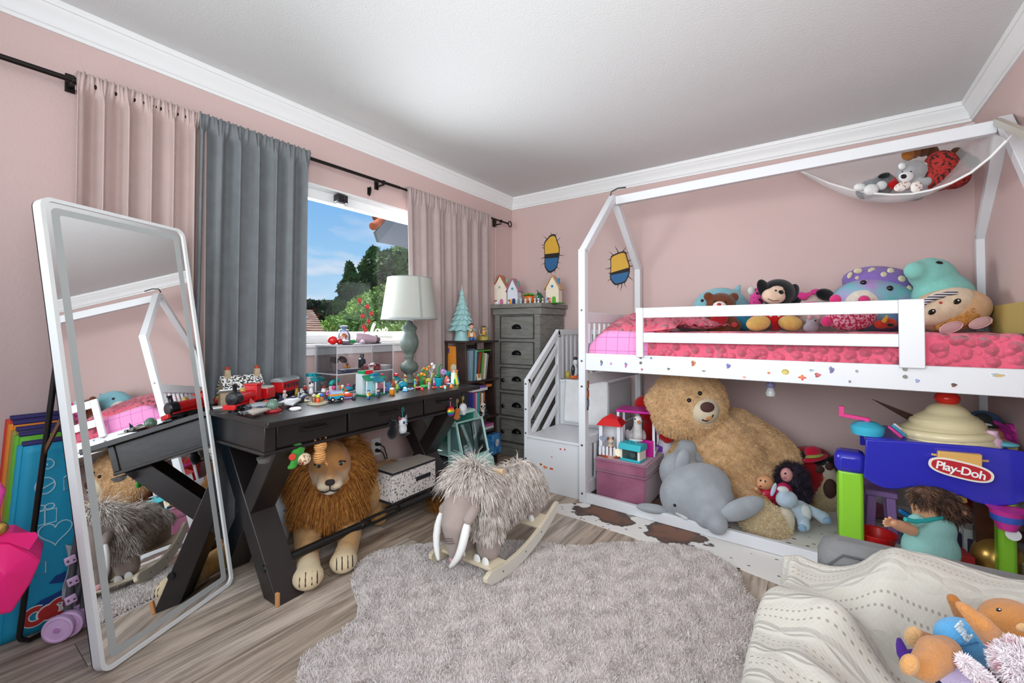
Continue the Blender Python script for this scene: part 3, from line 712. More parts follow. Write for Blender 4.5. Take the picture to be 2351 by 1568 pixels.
# ------------------------------------------------------------------ tall dresser
GW = mat('weathered_grey_wood','807e78',.6,bump=.10,bscale=60,col2='6a6862',vscale=9,vpos=(.3,.62))
_nt = GW.node_tree
for n_ in _nt.nodes:
 if n_.type == 'TEX_NOISE' and n_.inputs['Scale'].default_value == 9:
  mp = _nt.nodes.new('ShaderNodeMapping'); mp.inputs['Scale'].default_value = (1.0,1.0,6.0)
  tcn = [q for q in _nt.nodes if q.type == 'TEX_COORD'][0]; _nt.links.new(tcn.outputs['Object'],mp.inputs[0]); _nt.links.new(mp.outputs[0],n_.inputs['Vector'])
DX0,DX1,DYF,DYB,DZ = .125,.605,-.455,-.03,1.30
dr = thing('tall_dresser','tall narrow weathered grey dresser with black cup pulls in the corner','dresser',((DX0 + DX1) / 2,(DYF + DYB) / 2,0))
D0 = Vector(dr.location)
def db(a,b): return MB().b2(Vector(a) - D0,Vector(b) - D0)
part('body',db((DX0,DYF + .02,.06),(DX1,DYB,DZ - .05)),GW,dr,bevel=.003)
part('base',db((DX0 - .008,DYF - .0,0),(DX1 + .008,DYB,.075)),GW,dr,bevel=.004)
part('base_moulding',db((DX0 - .004,DYF + .005,.075),(DX1 + .004,DYB,.115)),GW,dr,bevel=.006)
part('cornice',db((DX0 - .018,DYF - .004,DZ - .05),(DX1 + .018,DYB,DZ + .008)),GW,dr,bevel=.006)
part('top',db((DX0 - .05,DYF - .03,DZ + .008),(DX1 + .035,DYB + .015,DZ + .046)),GW,dr,bevel=.006)
for x in (DX0,DX1 - .055): part('stile',db((x,DYF + .004,.115),(x + .055,DYF + .02,DZ - .05)),GW,dr,bevel=.002)
DARK = mat('black_iron_pull','17181a',.3,metal=.7)
nz = 5; z = .125; hh = (DZ - .06 - .125 - .028 * 4) / nz
for i in range(nz):
 if i: part('drawer_divider',db((DX0 + .055,DYF + .006,z - .025),(DX1 - .055,DYF + .02,z - .003)),GW,dr,bevel=.002)
 d = part('drawer',db((DX0 + .068,DYF + .010,z + .006),(DX1 - .068,DYF + .02,z + hh - .006)),GW,dr,bevel=.002)
 mbf = MB(); ring_ = (DX0 + .060,DX1 - .060,z - .002,z + hh + .002)
 for q0_,q1_ in (((ring_[0],DYF + .002,ring_[2]),(ring_[1],DYF + .019,ring_[2] + .006)),((ring_[0],DYF + .002,ring_[3] - .006),(ring_[1],DYF + .019,ring_[3])),((ring_[0],DYF + .002,ring_[2] + .006),(ring_[0] + .006,DYF + .019,ring_[3] - .006)),((ring_[1] - .006,DYF + .002,ring_[2] + .006),(ring_[1],DYF + .019,ring_[3] - .006))): mbf.b2(Vector(q0_) - D0,Vector(q1_) - D0)
 part('drawer_moulding',mbf,mat('dark_grey_moulding','4a4844',.6),d)
 cx_ = (DX0 + DX1) / 2
 cup = MB().grid(lambda u,v: (.046 * math.cos(math.pi * u),-.032 * math.sin(math.pi * u) * math.sin(v * math.pi / 2) ,-.014 + .036 * math.sin(math.pi * u) * math.cos(v * math.pi / 2)),18,8)
 part('cup_pull',cup,DARK,d,sm=180,solid=.003,M=Matrix.Translation(Vector((cx_,DYF + .006,z + hh * .52)) - D0))
 cup = [(.048 * math.cos(a),.037 * math.sin(a) - .014) for a in np.linspace(-.15,math.pi + .15,18)]
 part('pull_plate',MB().prism(cup,.002,frame(Vector((cx_,DYF + .0075,z + hh * .52)) - D0,(1,0,0),(0,0,1))),DARK,d)
 if i < 3:
  lk = MB().lathe([(.018,0),(.018,.006),(.012,.012),(0,.012)],Vector((DX0 + .062 + .03,DYF + .007,z + hh * .42)) - D0,14,axis=(0,-1,0))
  part('child_lock',lk,BLACKP,d)
 z += hh + .028
# ------------------------------------------------------------------ desk with crossed legs
ES = mat('espresso_wood','251e1d',.34,bump=.04,bscale=40,col2='1b1616',vscale=5,spec=.5)
DKR = R(2.0)
dk = thing('writing_desk','long black-brown desk with crossed legs and three drawers','desk',(.455,-2.11,0),DKR)
DL,DW,DH = 1.335,.66,.762           # length along y, depth along x, height
def kb(a,b): return MB().b2(a,b)
y0,y1,x0,x1 = -DL / 2,DL / 2,-DW / 2,DW / 2
part('tabletop',kb((x0,y0,DH - .024),(x1,y1,DH)),ES,dk,bevel=.003)
ay0,ay1,ax0,ax1 = y0 + .035,y1 - .035,x0 + .05,x1 - .085
part('apron',kb((ax0,ay0,.622),(ax1 - .02,ay1,DH - .024)),ES,dk,bevel=.002)
part('apron_moulding',kb((ax0 - .01,ay0 - .01,.612),(ax1 + .004,ay1 + .01,.626)),ES,dk,bevel=.003)
for yy in (ay0 - .006,ay1 - .04): part('corner_post',kb((ax1 - .022,yy,.626),(ax1 + .004,yy + .046,DH - .024)),ES,dk,bevel=.003)
ws = (.33,.49,.33); yy = ay0 + .045; gap = (ay1 - ay0 - .09 - sum(ws)) / 2
for i,w_ in enumerate(ws):
 d = part('drawer',kb((ax1 - .03,yy,.634),(ax1,yy + w_,DH - .030)),ES,dk,bevel=.003)
 c_ = yy + w_ / 2
 part('handle',MB().tube([(ax1 - .001,c_ - .055,.688),(ax1 + .022,c_ - .05,.69),(ax1 + .024,c_,.69),(ax1 + .022,c_ + .05,.69),(ax1 - .001,c_ + .055,.688)],.0065),BLACKP,d)
 for s_ in (-1,1): part('handle_foot',MB().cyl((ax1 - .001,c_ + s_ * .055,.688),(ax1 + .006,c_ + s_ * .055,.688),.011,n=12),BLACKP,d)
 yy += w_ + gap
for sgn in (-1,1):
 yc = sgn * (DL / 2 - .135)
 for k_,(xa,xb) in enumerate(((x0 + .10,x1 - .16),(x1 - .16,x0 + .10))):
  lg = MB(); w_ = .10
  zt = .612; dx = w_ * 1.05
  if k_ == 0: poly = [(xa - dx / 2,zt),(xa + dx / 2,zt),(x1 - .115 + dx / 2,0),(x1 - .115 - dx / 2,0)]
  else: poly = [(x1 - .14 - dx / 2,zt),(x1 - .14 + dx / 2,zt),(x0 + .09 + dx / 2,0),(x0 + .09 - dx / 2,0)]
  th = .115; off = 0 if k_ == 0 else .003
  lg.prism(poly,th - 2 * off,frame((0,yc + th / 2 - off,0),(1,0,0),(0,0,1)))
  o = part('leg',lg,ES,dk,bevel=.003)
  if k_ == 0 and sgn < 0:
   part('chip',MB().box((x1 - .115 + dx / 2 - .006,yc - th / 2 + .003,.028),(.018,.012,.055),(0,0,.2)),mat('raw_wood','c48a56',.8),o,bevel=.003,label='chipped raw wood corner')
   part('bolt',MB().lathe([(.016,0),(.014,.008),(0,.008)],(.165,yc - th / 2,.125),12,axis=(0,-1,0)),BLACKP,o)
yq = DL / 2 - .19
mb = MB().cyl((.165,-yq,.125),(.165,-.12,.125),.0185).cyl((.165,yq,.125),(.165,.14,.125),.0185)
part('stretcher',mb,BLACKP,dk)
tb = MB()
for s_ in (-1,1): tb.tube([(.165,-.12,.125),(.165,-.105,.125 + s_ * .016),(.165,.0,.125 + s_ * .018),(.165,.12,.125 + s_ * .016),(.165,.14,.125)],.0085)
part('turnbuckle',tb,BLACKP,dk)
part('corner_bumper',MB().lathe([(.028,0),(.020,.02),(0,.024)],(ax1 - .01,ay0 + .0,.606),14,axis=(0,0,-1)),mat('clear_corner_guard','8c8886',.15,trans=.6),dk)
# ------------------------------------------------------------------ ladder bookshelf by the curtain
BS = mat('dark_walnut_board','3d2c27',.45,bump=.05,bscale=50,col2='2c1f1c',vscale=6)
bs = thing('bookshelf','narrow dark walnut bookshelf packed with books between desk and dresser','bookshelf',(.22,-.88,0))
H0 = Vector(bs.location)
def hb(a,b): return MB().b2(Vector(a) - H0,Vector(b) - H0)
HY0,HY1 = -1.075,-.70
part('shelf_top',hb((.11,HY0 - .01,1.012),(.335,HY1 + .03,1.030)),BS,bs,bevel=.002)
for z in (.70,.40,.08): part('shelf_board',hb((.12,HY0,z),(.34,HY1 + .03,z + .018)),BS,bs,bevel=.002)
for y in (HY0,HY1 - .012): part('back_post',hb((.11,y,0),(.125,y + .014,1.012)),BS,bs,bevel=.001)
part('upright',MB().beam(Vector((.27,-1.02,.0)) - H0,Vector((.27,HY0 + .01,1.012)) - H0,.016,.10,up=(1,0,0)),BS,bs,bevel=.002)
part('upright',MB().beam(Vector((.27,-.67,.0)) - H0,Vector((.27,-.72,1.012)) - H0,.016,.10,up=(1,0,0)),BS,bs,bevel=.002)
part('back_panel',hb((.112,HY0 + .1,.02),(.118,HY1,.99)),BS,bs)
# ------------------------------------------------------------------ tall leaning mirror on its easel stand
A = Vector((.640,-3.195,.004)); Bm = Vector((.418,-2.718,.004)); Tm = Vector((.416,-3.325,1.567))
ux = (Bm - A); MWd = ux.length; ux.normalize(); uy = (Tm - A); MHt = uy.length; uy.normalize()
un = ux.cross(uy).normalized()                       # towards the room
if un.x < 0: un = -un
MM = Matrix((ux,uy,un)).transposed().to_4x4()
mr = thing('floor_mirror','tall white-framed mirror leaning back on a black easel stand','mirror',(A + Bm) / 2)
MM.translation = A - Vector(mr.location)
def rrect(w,h,r,x=0,y=0,n=8):
 return [(x + cx_ + r * math.cos(a0 + k * math.pi / 2 / n),y + cy_ + r * math.sin(a0 + k * math.pi / 2 / n)) for cx_,cy_,a0 in ((w - r,h - r,0),(r,h - r,math.pi / 2),(r,r,math.pi),(w - r,r,1.5 * math.pi)) for k in range(n + 1)]
def ring(mb,o_,i_,z0,z1,M):
 n = len(o_); vs = [(*p,z1) for p in o_] + [(*p,z1) for p in i_] + [(*p,z0) for p in o_] + [(*p,z0) for p in i_]
 fs = []
 for k in range(n):
  j = (k + 1) % n; fs += [(k,j,n + j,n + k),(2 * n + k,3 * n + k,3 * n + j,2 * n + j),(k,2 * n + k,2 * n + j,j),(n + k,n + j,3 * n + j,3 * n + k)]
 mb.add(vs,fs,M)
OUT = rrect(MWd,MHt,.035); IN = rrect(MWd - .026,MHt - .026,.026,.013,.013)
MFR = mat('white_mirror_frame','dcdedd',.35)
mb = MB(); ring(mb,OUT,IN,-.030,.003,MM); part('frame',mb,MFR,mr,sm=30)
MIR = mat('mirror_silver','f2f3f3',.0,metal=1)
part('glass',MB().prism(IN,.004,MM @ Matrix.Translation((0,0,-.006))),MIR,mr,sm=None)
mb = MB(); ring(mb,rrect(MWd - .062,MHt - .062,.020,.031,.031),rrect(MWd - .108,MHt - .108,.010,.054,.054),-.0019,-.0014,MM)
part('light_band',mb,mat('frosted_light_band','a9adac',.5),mr,sm=None,label='frosted grey band inside the mirror edge')
part('back_panel',MB().prism(OUT,.004,MM @ Matrix.Translation((0,0,-.034))),BLACKP,mr,sm=None)
# easel: U shaped black tube hinged behind
def ml(u,v,w): return MM @ Vector((u,v,w))
L0 = Vector(mr.location)
top1,top2 = ml(.055,1.20,-.04),ml(MWd - .055,1.20,-.04)
f1 = Vector((.235,-3.330,.012)) - L0; f2 = Vector((.235 - .17,-3.33 + .43,.012)) - L0
q = .035; d12 = (f2 - f1).normalized()
pts = [top1,top1.lerp(f1,.97),f1 + (top1 - f1).normalized() * .02 + d12 * .006,f1 + d12 * .03,f2 - d12 * .03,f2 + (top2 - f2).normalized() * .02 - d12 * .006,top2.lerp(f2,.97),top2]
part('easel_stand',MB().tube(pts,.0085,n=10),BLACKP,mr,label='black metal easel stand')
part('clip',MB().beam(top1.lerp(f1,.42),ml(.02,.86,-.034),.006,.016),mat('brass_clip','9a7a5a',.3,metal=.9),mr)
# ------------------------------------------------------------------ folded play mat of coloured panels
pm = thing('play_mat','folded rainbow play mat standing against the wall behind the mirror','play mat',(.10,-3.20,0))
P0 = Vector(pm.location)
# panels stand parallel to the wall, each a little nearer the room
cols = [('red','d23a22',.775,-3.337),('orange','e8871c',.760,-3.333),('olive','9c8e3a',.738,-3.328),('green','67b52a',.722,-3.324),('teal','189cc0',.692,-3.320)]
for i,(nm,c_,h_,y_) in enumerate(cols):
 x = .026 + i * .028 + (.012 if i == 4 else 0)
 m_ = mat('mat_' + nm,c_,.55,bump=.1,bscale=30)
 def pf(u,v,x=x,y_=y_,h_=h_):
  return (x + .012 * math.sin(3 * u + 2 * v) * (1 - v) ,y_ - .045 * (1 - v) + .62 * u,.004 + h_ * v)
 g_ = MB().grid(lambda u,v: tuple(Vector(pf(u,v)) - P0),20,20)
 o = part('panel',g_,m_,pm,sm=180,solid=.022,label=nm + ' vinyl panel')
 part('binding',MB().tube([Vector(pf(u,1)) - P0 for u in np.linspace(0,1,12)],.013),mat('navy_binding','2a2060',.6),o,label='dark navy binding along the top edge')
 part('side_binding',MB().tube([Vector(pf(0,u)) - P0 for u in np.linspace(0,1,12)],.012),mat('mat_' + nm,c_),o)
TX = .026 + 4 * .028 + .012 + .0125
tealp = o
WLINE = mat('white_print','bfe0e8',.6)
def doodle(pts,closed=True,r=.0022):
 v = [Vector((TX + .012 * math.sin(3 * ((y + 3.34) / .62) + 2 * (z / .692)) * (1 - z / .692) - .001,y,z)) - P0 for y,z in pts]
 part('printed_outline',MB().tube(v,r,n=6,closed=closed),WLINE,tealp)
def circ(cy,cz,ry,rz,n=20,a0=0,a1=6.283): return [(cy + ry * math.cos(a),cz + rz * math.sin(a)) for a in np.linspace(a0,a1,n,endpoint=a1 < 6.28)]
def hp(px,py): q = at(px,py,x=TX); return (q.y,q.z)
hc = hp(127,1220); doodle([(hc[0] + .045 * .0625 * 16 * math.sin(t) ** 3,hc[1] + .003 * (13 * math.cos(t) - 5 * math.cos(2 * t) - 2 * math.cos(3 * t) - math.cos(4 * t))) for t in np.linspace(0,6.283,30,endpoint=False)])
for px_,py_ in ((103,1184),):
 c_ = hp(px_,py_); doodle([(c_[0] - .03,c_[1] - .03),(c_[0] + .03,c_[1] - .03),(c_[0] + .03,c_[1] + .02),(c_[0] - .03,c_[1] + .02)]); doodle(circ(c_[0] - .012,c_[1] + .032,.013,.010)); doodle(circ(c_[0] + .012,c_[1] + .032,.013,.010)); doodle([(c_[0],c_[1] - .03),(c_[0],c_[1] + .02)],closed=False)
c_ = hp(104,1115); doodle(circ(c_[0],c_[1],.026,.030)); doodle([(c_[0] - .02,c_[1] - .016),(c_[0] + .024,c_[1] + .008)],closed=False)
c_ = hp(108,1068); doodle([(c_[0] + .012 * math.cos(t) * t * .25,c_[1] + .012 * math.sin(t) * t * .25) for t in np.linspace(0,8,24)],closed=False)
c_ = hp(162,1105); doodle([(c_[0] - .018,c_[1] - .03),(c_[0] + .018,c_[1] - .03),(c_[0] + .018,c_[1] + .02),(c_[0],c_[1] + .034),(c_[0] - .018,c_[1] + .02)]); doodle([(c_[0],c_[1] - .03),(c_[0],c_[1] + .03)],closed=False)
c_ = hp(90,1305); doodle([(c_[0] - .02,c_[1] - .02),(c_[0] + .016,c_[1] - .02),(c_[0] + .016,c_[1] + .02),(c_[0] - .016,c_[1] + .026)])
# printed patches: brush of dark blue, red lettering with a white edge
DB = mat('dark_blue_print','0b3f80',.6)
def patch(pts,m_,nm,d=.002,off=.012):
 q = [at(px,py,x=TX + off) for px,py in pts]
 part(nm,MB().prism([(p.y,p.z) for p in q],d,frame(Vector((TX + off,0,0)) - P0,(0,1,0),(0,0,1))),m_,tealp,sm=None)
patch([(112,1340),(128,1322),(142,1316),(150,1310),(150,1335),(130,1338)],DB,'printed_brush_mark')
patch([(75,1393),(95,1378),(120,1366),(150,1350),(150,1378),(128,1396),(110,1402),(92,1395)],DB,'printed_brush_mark')
RL = mat('red_print','c0322a',.5); WL = mat('white_print_edge','e8e6de',.5)
for ch,(px_,py_),s_ in (('C',(80,1415),.075),('O',(111,1405),.060),('C',(138,1392),.072),('O',(166,1380),.060)):
 c_ = at(px_,py_,x=TX + .014)
 for m_,dd,sz in ((WL,.0006,1.22),(RL,.0016,1.0)):
  if ch == 'O':
   part('lettering',MB().prism([(.027 * sz * s_ / .06 * math.cos(a),.025 * sz * s_ / .06 * math.sin(a)) for a in np.linspace(0,6.283,22,endpoint=False)],dd,frame(c_ - P0,(0,1,.12),(0,-.12,1))),m_,tealp,sm=None)
  else:
   path = [(.026 * math.cos(a),.026 * math.sin(a)) for a in np.linspace(.9,5.4,16)]
   w_ = .0085 * (sz if sz == 1 else 1.45)
   vs = []
   for x_,y_ in path:
    l_ = math.hypot(x_,y_); vs.append((x_ * (1 + w_ / l_),y_ * (1 + w_ / l_)))
   for x_,y_ in reversed(path):
    l_ = math.hypot(x_,y_); vs.append((x_ * (1 - w_ / l_),y_ * (1 - w_ / l_)))
   q_ = MB(); n2 = len(path); M_ = frame(c_ - P0,(0,1,.12),(0,-.12,1))
   V_ = [(x_,y_,dd) for x_,y_ in vs]; q_.add(V_,[(k,k + 1,2 * n2 - 2 - k,2 * n2 - 1 - k) for k in range(n2 - 1)],M_)
   part('lettering',q_,m_,tealp,sm=None,solid=.0006)
# ------------------------------------------------------------------ folded doll stroller behind the mirror
GT = mat('grey_tube','57585a',.45); PP = plastic('e8bfe4',.4)
sr = thing('doll_stroller','folded grey doll stroller with pink wheels tucked behind the mirror','stroller',(.30,-3.19,0)); Q0 = Vector(sr.location)
def wp(px,py,x): return at(px,py,x=x) - Q0
wc = []
for px_,py_,x_ in ((135,1443,.33),(158,1432,.285),(188,1412,.22)):
 c_ = at(px_,py_,z=.048) - Q0
 o = part('wheel',MB().lathe([(.038,-.012),(.045,-.009),(.047,0),(.045,.009),(.038,.012),(.034,.008),(.012,.010),(.010,.014),(0,.014)],c_,24,axis=(.75,-.55,.05)),PP,sr)
 part('hub',MB().lathe([(.011,0),(.008,.005),(0,.006)],c_ + Vector((.75,-.55,.05)).normalized() * .012,12,axis=(.75,-.55,.05)),plastic('c78fc8'),o); wc.append(c_)
for a,b in (((158,1415),(170,1260)),((150,1425),(178,1225)),((190,1395),(200,1280)),((170,1390),(196,1300))):
 part('frame_tube',MB().cyl(wp(*a,.27),wp(*b,.25),.010),GT,sr)
for (px_,py_) in ((162,1286),(168,1334),(163,1376)):
 o = part('bracket',MB().box(wp(px_,py_,.285),(.012,.032,.030),(R(12),0,0)),PP,sr,bevel=.004)
 for s_ in (-.008,.008): part('rivet',MB().lathe([(.004,0),(0,.003)],wp(px_,py_,.285) + Vector((.007,s_,0)),8,axis=(1,0,0)),GT,o)
cl = MB().grid(lambda u,v: tuple(wp(150 + 45 * u + 6 * math.sin(5 * v),1250 + 130 * v,.24) + Vector((.015 * math.sin(7 * u + 5 * v),0,0))),14,20)
part('seat_fabric',cl,cloth('a9adb4'),sr,sm=180,solid=.004)
single('purple_bag',MB().grid(lambda u,v: (.035 * math.cos(6.283 * u) * (.35 + .65 * v ** .6) + .004 * math.sin(22 * u),.03 * math.sin(6.283 * u) * (.35 + .65 * v ** .6) + .004 * math.sin(31 * u),.13 * (1 - v)),26,10),mat('purple_foil','4a3aa0',.3,col2='7a58b0',vscale=30),
       'crumpled purple foil bag on the floor behind the mirror foot','bag',(.30,-3.085,.002),sm=180,solid=.003)
# ------------------------------------------------------------------ hot pink vinyl bag at the left edge
HP = mat('hot_pink_vinyl','ea1f78',.34,spec=.45)
pb = thing('pink_tote','hot pink vinyl tote with folded-out top on a low pink stool','bag',(.66,-3.62,0)); K0 = Vector(pb.location)
XP = .62
prof = [(-40,1222),(86,1222),(88,1234),(66,1262),(93,1284),(92,1296),(70,1340),(26,1408),(4,1415),(-60,1400)]
pts = [at(px_,py_,x=XP) for px_,py_ in prof]
def lp(px_,py_,x=XP): return at(px_,py_,x=x) - K0
body = MB();
front = [lp(-60,1250),lp(20,1245),lp(66,1268),lp(93,1288),lp(70,1340),lp(26,1408),lp(-60,1425)]
back = [p + Vector((-.16,.03,0)) for p in front]; n_ = len(front)
mid = lp(10,1320,XP + .035)
body.add(front + back + [mid],[(i,i + 1,2 * n_) for i in range(n_ - 1)] + [(n_ - 1,0,2 * n_)] + [(i,i + n_,(i + 1) % n_ + n_,(i + 1) % n_) for i in range(n_)] + [tuple(range(2 * n_ - 1,n_ - 1,-1))])
part('body',body,HP,pb,bevel=.006,sm=30)
fl = [lp(-60,1226),lp(82,1222),lp(88,1230),lp(66,1262),lp(20,1245),lp(-60,1240)]
part('flap',MB().add(fl,[tuple(range(6))]),HP,pb,solid=.006,sm=None)
part('bow_knot',MB().ell(lp(-4,1215),(.02,.02,.02)),mat('gold_clasp','c9a45a',.3,metal=1),pb)
part('handle',MB().tube([lp(-40,1225),lp(-25,1130),lp(0,1112),lp(6,1125),lp(-8,1170),lp(-6,1220)],.007),plastic('c23a86'),pb)
z_ = min(p.z for p in front) + K0.z
part('stool',MB().lathe([(.10,0),(.12,.01),(.12,max(.04,z_)),(.0,max(.041,z_ + .001))],Vector((-.18,-.12,0)),24),plastic('c22f78'),pb)
# ------------------------------------------------------------------ table lamp
DZT = .763
lm = thing('table_lamp','table lamp with a pale drum shade and turned grey-green base','lamp',(.25,-1.57,DZT))
GG = mat('grey_green_paint','5f6a63',.55,var=.18,vscale=30)
prof = [(.0,0),(.078,0),(.080,.012),(.070,.02),(.04,.03),(.026,.045),(.03,.06),(.058,.075),(.072,.10),(.060,.128),(.036,.14),(.030,.155),(.036,.165),(.038,.175),(.034,.185),(.046,.2),(.066,.235),(.072,.27),(.062,.31),(.046,.335),(.052,.352),(.060,.368),(.048,.38),(.030,.392),(.026,.41),(.0,.42)]
part('base',MB().lathe([(r * .88,z) for r,z in prof],n=32),GG,lm,sm=60)
part('stem',MB().cyl((0,0,.41),(0,0,.47),.009),mat('brass_stem','8a7a5a',.35,metal=.8),lm)
SHD = mat('linen_shade','a9aaa2',.9,bump=.3,bscale=400)
_b = SHD.node_tree.nodes['Principled BSDF']; _b.inputs['Subsurface Weight'].default_value = 0
part('shade',MB().lathe([(.186,.428),(.146,.705)],n=48),SHD,lm,solid=.003)
sh = MB(); n_ = 48
sh = MB().lathe([(.186,.428),(.186,.430),(.146,.703),(.146,.705)],n=48); sh.f = [f for f in sh.f if len(f) == 4]
bpy.data.objects.remove(lm.children[-1]); part('shade',sh,SHD,lm,sm=60,solid=.003)
TRIM = mat('grey_shade_trim','8d928f',.8)
part('shade_trim',MB().lathe([(.1885,.424),(.1885,.436)],n=48).lathe([(.1475,.699),(.1475,.709)],n=48),TRIM,lm)
ta = math.atan2(CAM.y + 1.57,CAM.x - .25) + .42
part('shade_seam',MB().beam((.189 * math.cos(ta),.189 * math.sin(ta),.43),(.149 * math.cos(ta),.149 * math.sin(ta),.704),.013,.003,up=(math.cos(ta),math.sin(ta),0)),TRIM,lm)
part('finial',MB().lathe([(.006,0),(.009,.008),(.0,.02)],(0,0,.705),12),IRON,lm)
mb = MB()
for k_ in range(3): mb.cyl((0,0,.70),(.146 * math.cos(k_ * 2.094),.146 * math.sin(k_ * 2.094),.70),.002,n=6)
part('spider',mb,IRON,lm)
part('bulb',MB().ell((0,0,.52),(.03,.03,.045)),mat('white_bulb','eeeae0',.3),lm)
# ------------------------------------------------------------------ clear display case and what stands in and on it
ACR = glass_mat('clear_acrylic',(.97,.97,.98,1),0.02,.09)
EDGE = mat('acrylic_edge','e8e8ee',.15,trans=.4)
ac = thing('acrylic_display_case','clear acrylic display case with two shelves at the back of the desk','display case',(.245,-1.985,DZT),R(2))
AW,AD,AH = .40,.20,.265
e_ = []
for z,nm in ((.002,'shelf'),(.105,'shelf'),(AH,'top')): part(nm,MB().box((0,0,z),(AD,AW,.005)),ACR,ac,sm=None)
for s_ in (-1,1): part('side_wall',MB().box((0,s_ * AW / 2,AH / 2),(AD,.004,AH)),ACR,ac,sm=None)
part('back_wall',MB().box((-AD / 2,0,AH / 2),(.004,AW,AH)),ACR,ac,sm=None)
part('lip',MB().box((AD / 2,0,.122),(.004,AW,.03)),ACR,ac,sm=None)
mb = MB()
for z in (.002,.105,AH):
 for s_ in (-1,1):
  mb.box((s_ * AD / 2,0,z),(.0035,AW,.006)); mb.box((0,s_ * AW / 2,z),(AD,.0035,.006))
for a in (-1,1):
 for b_ in (-1,1): mb.box((a * AD / 2,b_ * AW / 2,AH / 2),(.0032,.0032,AH))
part('polished_edges',mb,EDGE,ac,sm=None)
AC = ac.matrix_basis.copy() if False else Matrix.Translation(ac.location) @ Matrix.Rotation(R(2),4,'Z')
def acp(x,y,z): return AC @ Vector((x,y,z))
sg = thing('sunglasses','dark sunglasses propped on the left of the case shelf','sunglasses',acp(.0,-.12,.108))
for s_ in (-1,1): part('lens',MB().lathe([(.0,0),(.026,.002),(.026,.004),(.0,.006)],(0,s_ * .028,.07),18,axis=(1,0,.9)),mat('smoky_lens','3a2d2c',.1),sg)
part('bridge',MB().cyl((0,-.01,.075),(0,.01,.075),.003),BLACKP,sg)
for s_ in (-1,1): part('temple_arm',MB().cyl((0,s_ * .054,.07),(.02,s_ * .05,.0),.0025),BLACKP,sg)
def bottle(label,p,r,h,col,cap_,name='perfume_bottle',grp=None):
 t = thing(name,label,'bottle',p,group=grp)
 part('body',MB().lathe([(r * .95,0),(r,.004),(r,h * .66),(r * .5,h * .72),(r * .45,h * .78)],n=18),mat('bottle_' + col,col,.12),t)
 part('cap',MB().lathe([(r * .55,h * .77),(r * .55,h),(0,h)],n=16),mat('bottlecap_' + cap_,cap_,.3),t); return t
bottle('tall black bottle standing in the middle of the case shelf',acp(-.02,.06,.108),.022,.10,'1d2528','2b3133')
bottle('short wine-red bottle in the front of the case shelf',acp(.06,.02,.108),.017,.04,'6a2436','8a4a55')
bottle('dark red lying-edge flacon at the right of the case shelf',acp(.03,.14,.108),.024,.035,'7a2230','4a1d26')
bottle('amber flask behind the dark tray on the case shelf',acp(-.03,-.04,.108),.018,.045,'a8702c','7a4a1c')
single('dark_tray',MB().box((0,0,.010),(.07,.11,.02)),mat('dark_blue_tray','3b3d52',.3),'flat dark blue tray at the front of the case shelf','tray',acp(.05,-.08,.108),bevel=.004)
single('checkered_cup',MB().lathe([(.016,0),(.02,.045),(.018,.045),(.015,.004),(0,.004)],n=16),mat('checkered','d8d8d8',.4,col2='7a2b2b',vscale=60,vpos=(.48,.52)),'small red and white patterned cup in the case','cup',acp(.05,.075,.108))
TZ = AH + .004
rt = thing('red_rattle','shiny red double-ball toy at the left end on the display case','toy',acp(.02,-.165,TZ))
part('ball',MB().ell((0,-.008,.026),.026,n=20,m=14),plastic('c8201e',.15),rt); part('ball',MB().ell((0,.036,.018),.018),plastic('b01a1c',.15),rt)
part('neck',MB().cyl((0,.012,.024),(0,.026,.02),.007),plastic('c8201e',.15),rt)
jr = thing('glass_jar','glass jar holding an orange toy with a grey figure on its lid','jar',acp(-.0,-.085,TZ))
part('jar',MB().lathe([(.035,0),(.038,.01),(.035,.06),(.028,.072),(.026,.078)],n=24),glass_mat('jar_glass',(.80,.80,.86,1),.03,.12),jr)
part('lid',MB().lathe([(.029,.076),(.029,.086),(.010,.09),(.018,.098),(.024,.108),(.0,.112)],n=20),plastic('6f7f9c',.4),jr)
part('orange_toy',MB().ell((0,0,.048),(.02,.02,.018)),plastic('c96a24'),jr)
part('base_fill',MB().lathe([(.033,.003),(.035,.02),(0,.026)],n=18),plastic('8f8288'),jr)
single('black_disc',MB().lathe([(.03,0),(.032,.004),(.03,.008),(0,.009)],n=22),BLACKP,'flat black disc lying in front of the glass jar','disc',acp(.055,-.10,TZ))
single('green_leaf_toy',MB().ell((0,0,.015),(.02,.03,.014)).ell((0,.02,.024),(.008,.022,.008),(.5,0,0)),plastic('1f8a4a'),'small green plastic leaf toy beside the glass jar','toy',acp(.0,-.03,TZ))
hd = thing('hair_dryer','mauve hair dryer lying on top of the display case','hair dryer',acp(.02,.045,TZ))
part('barrel',MB().lathe([(.026,-.06),(.032,-.05),(.032,.02),(.024,.05),(.022,.07)],(0,0,.033),20,axis=(.25,1,-.12)),plastic('a88d9a',.4),hd)
part('handle',MB().cap((.0,-.03,.018),(.06,-.05,.014),.013,.012),plastic('a88d9a',.4),hd)
part('nozzle',MB().lathe([(.022,.06),(.016,.095)],(0,0,.033),16,axis=(.25,1,-.12)),plastic('57474f',.4),hd)
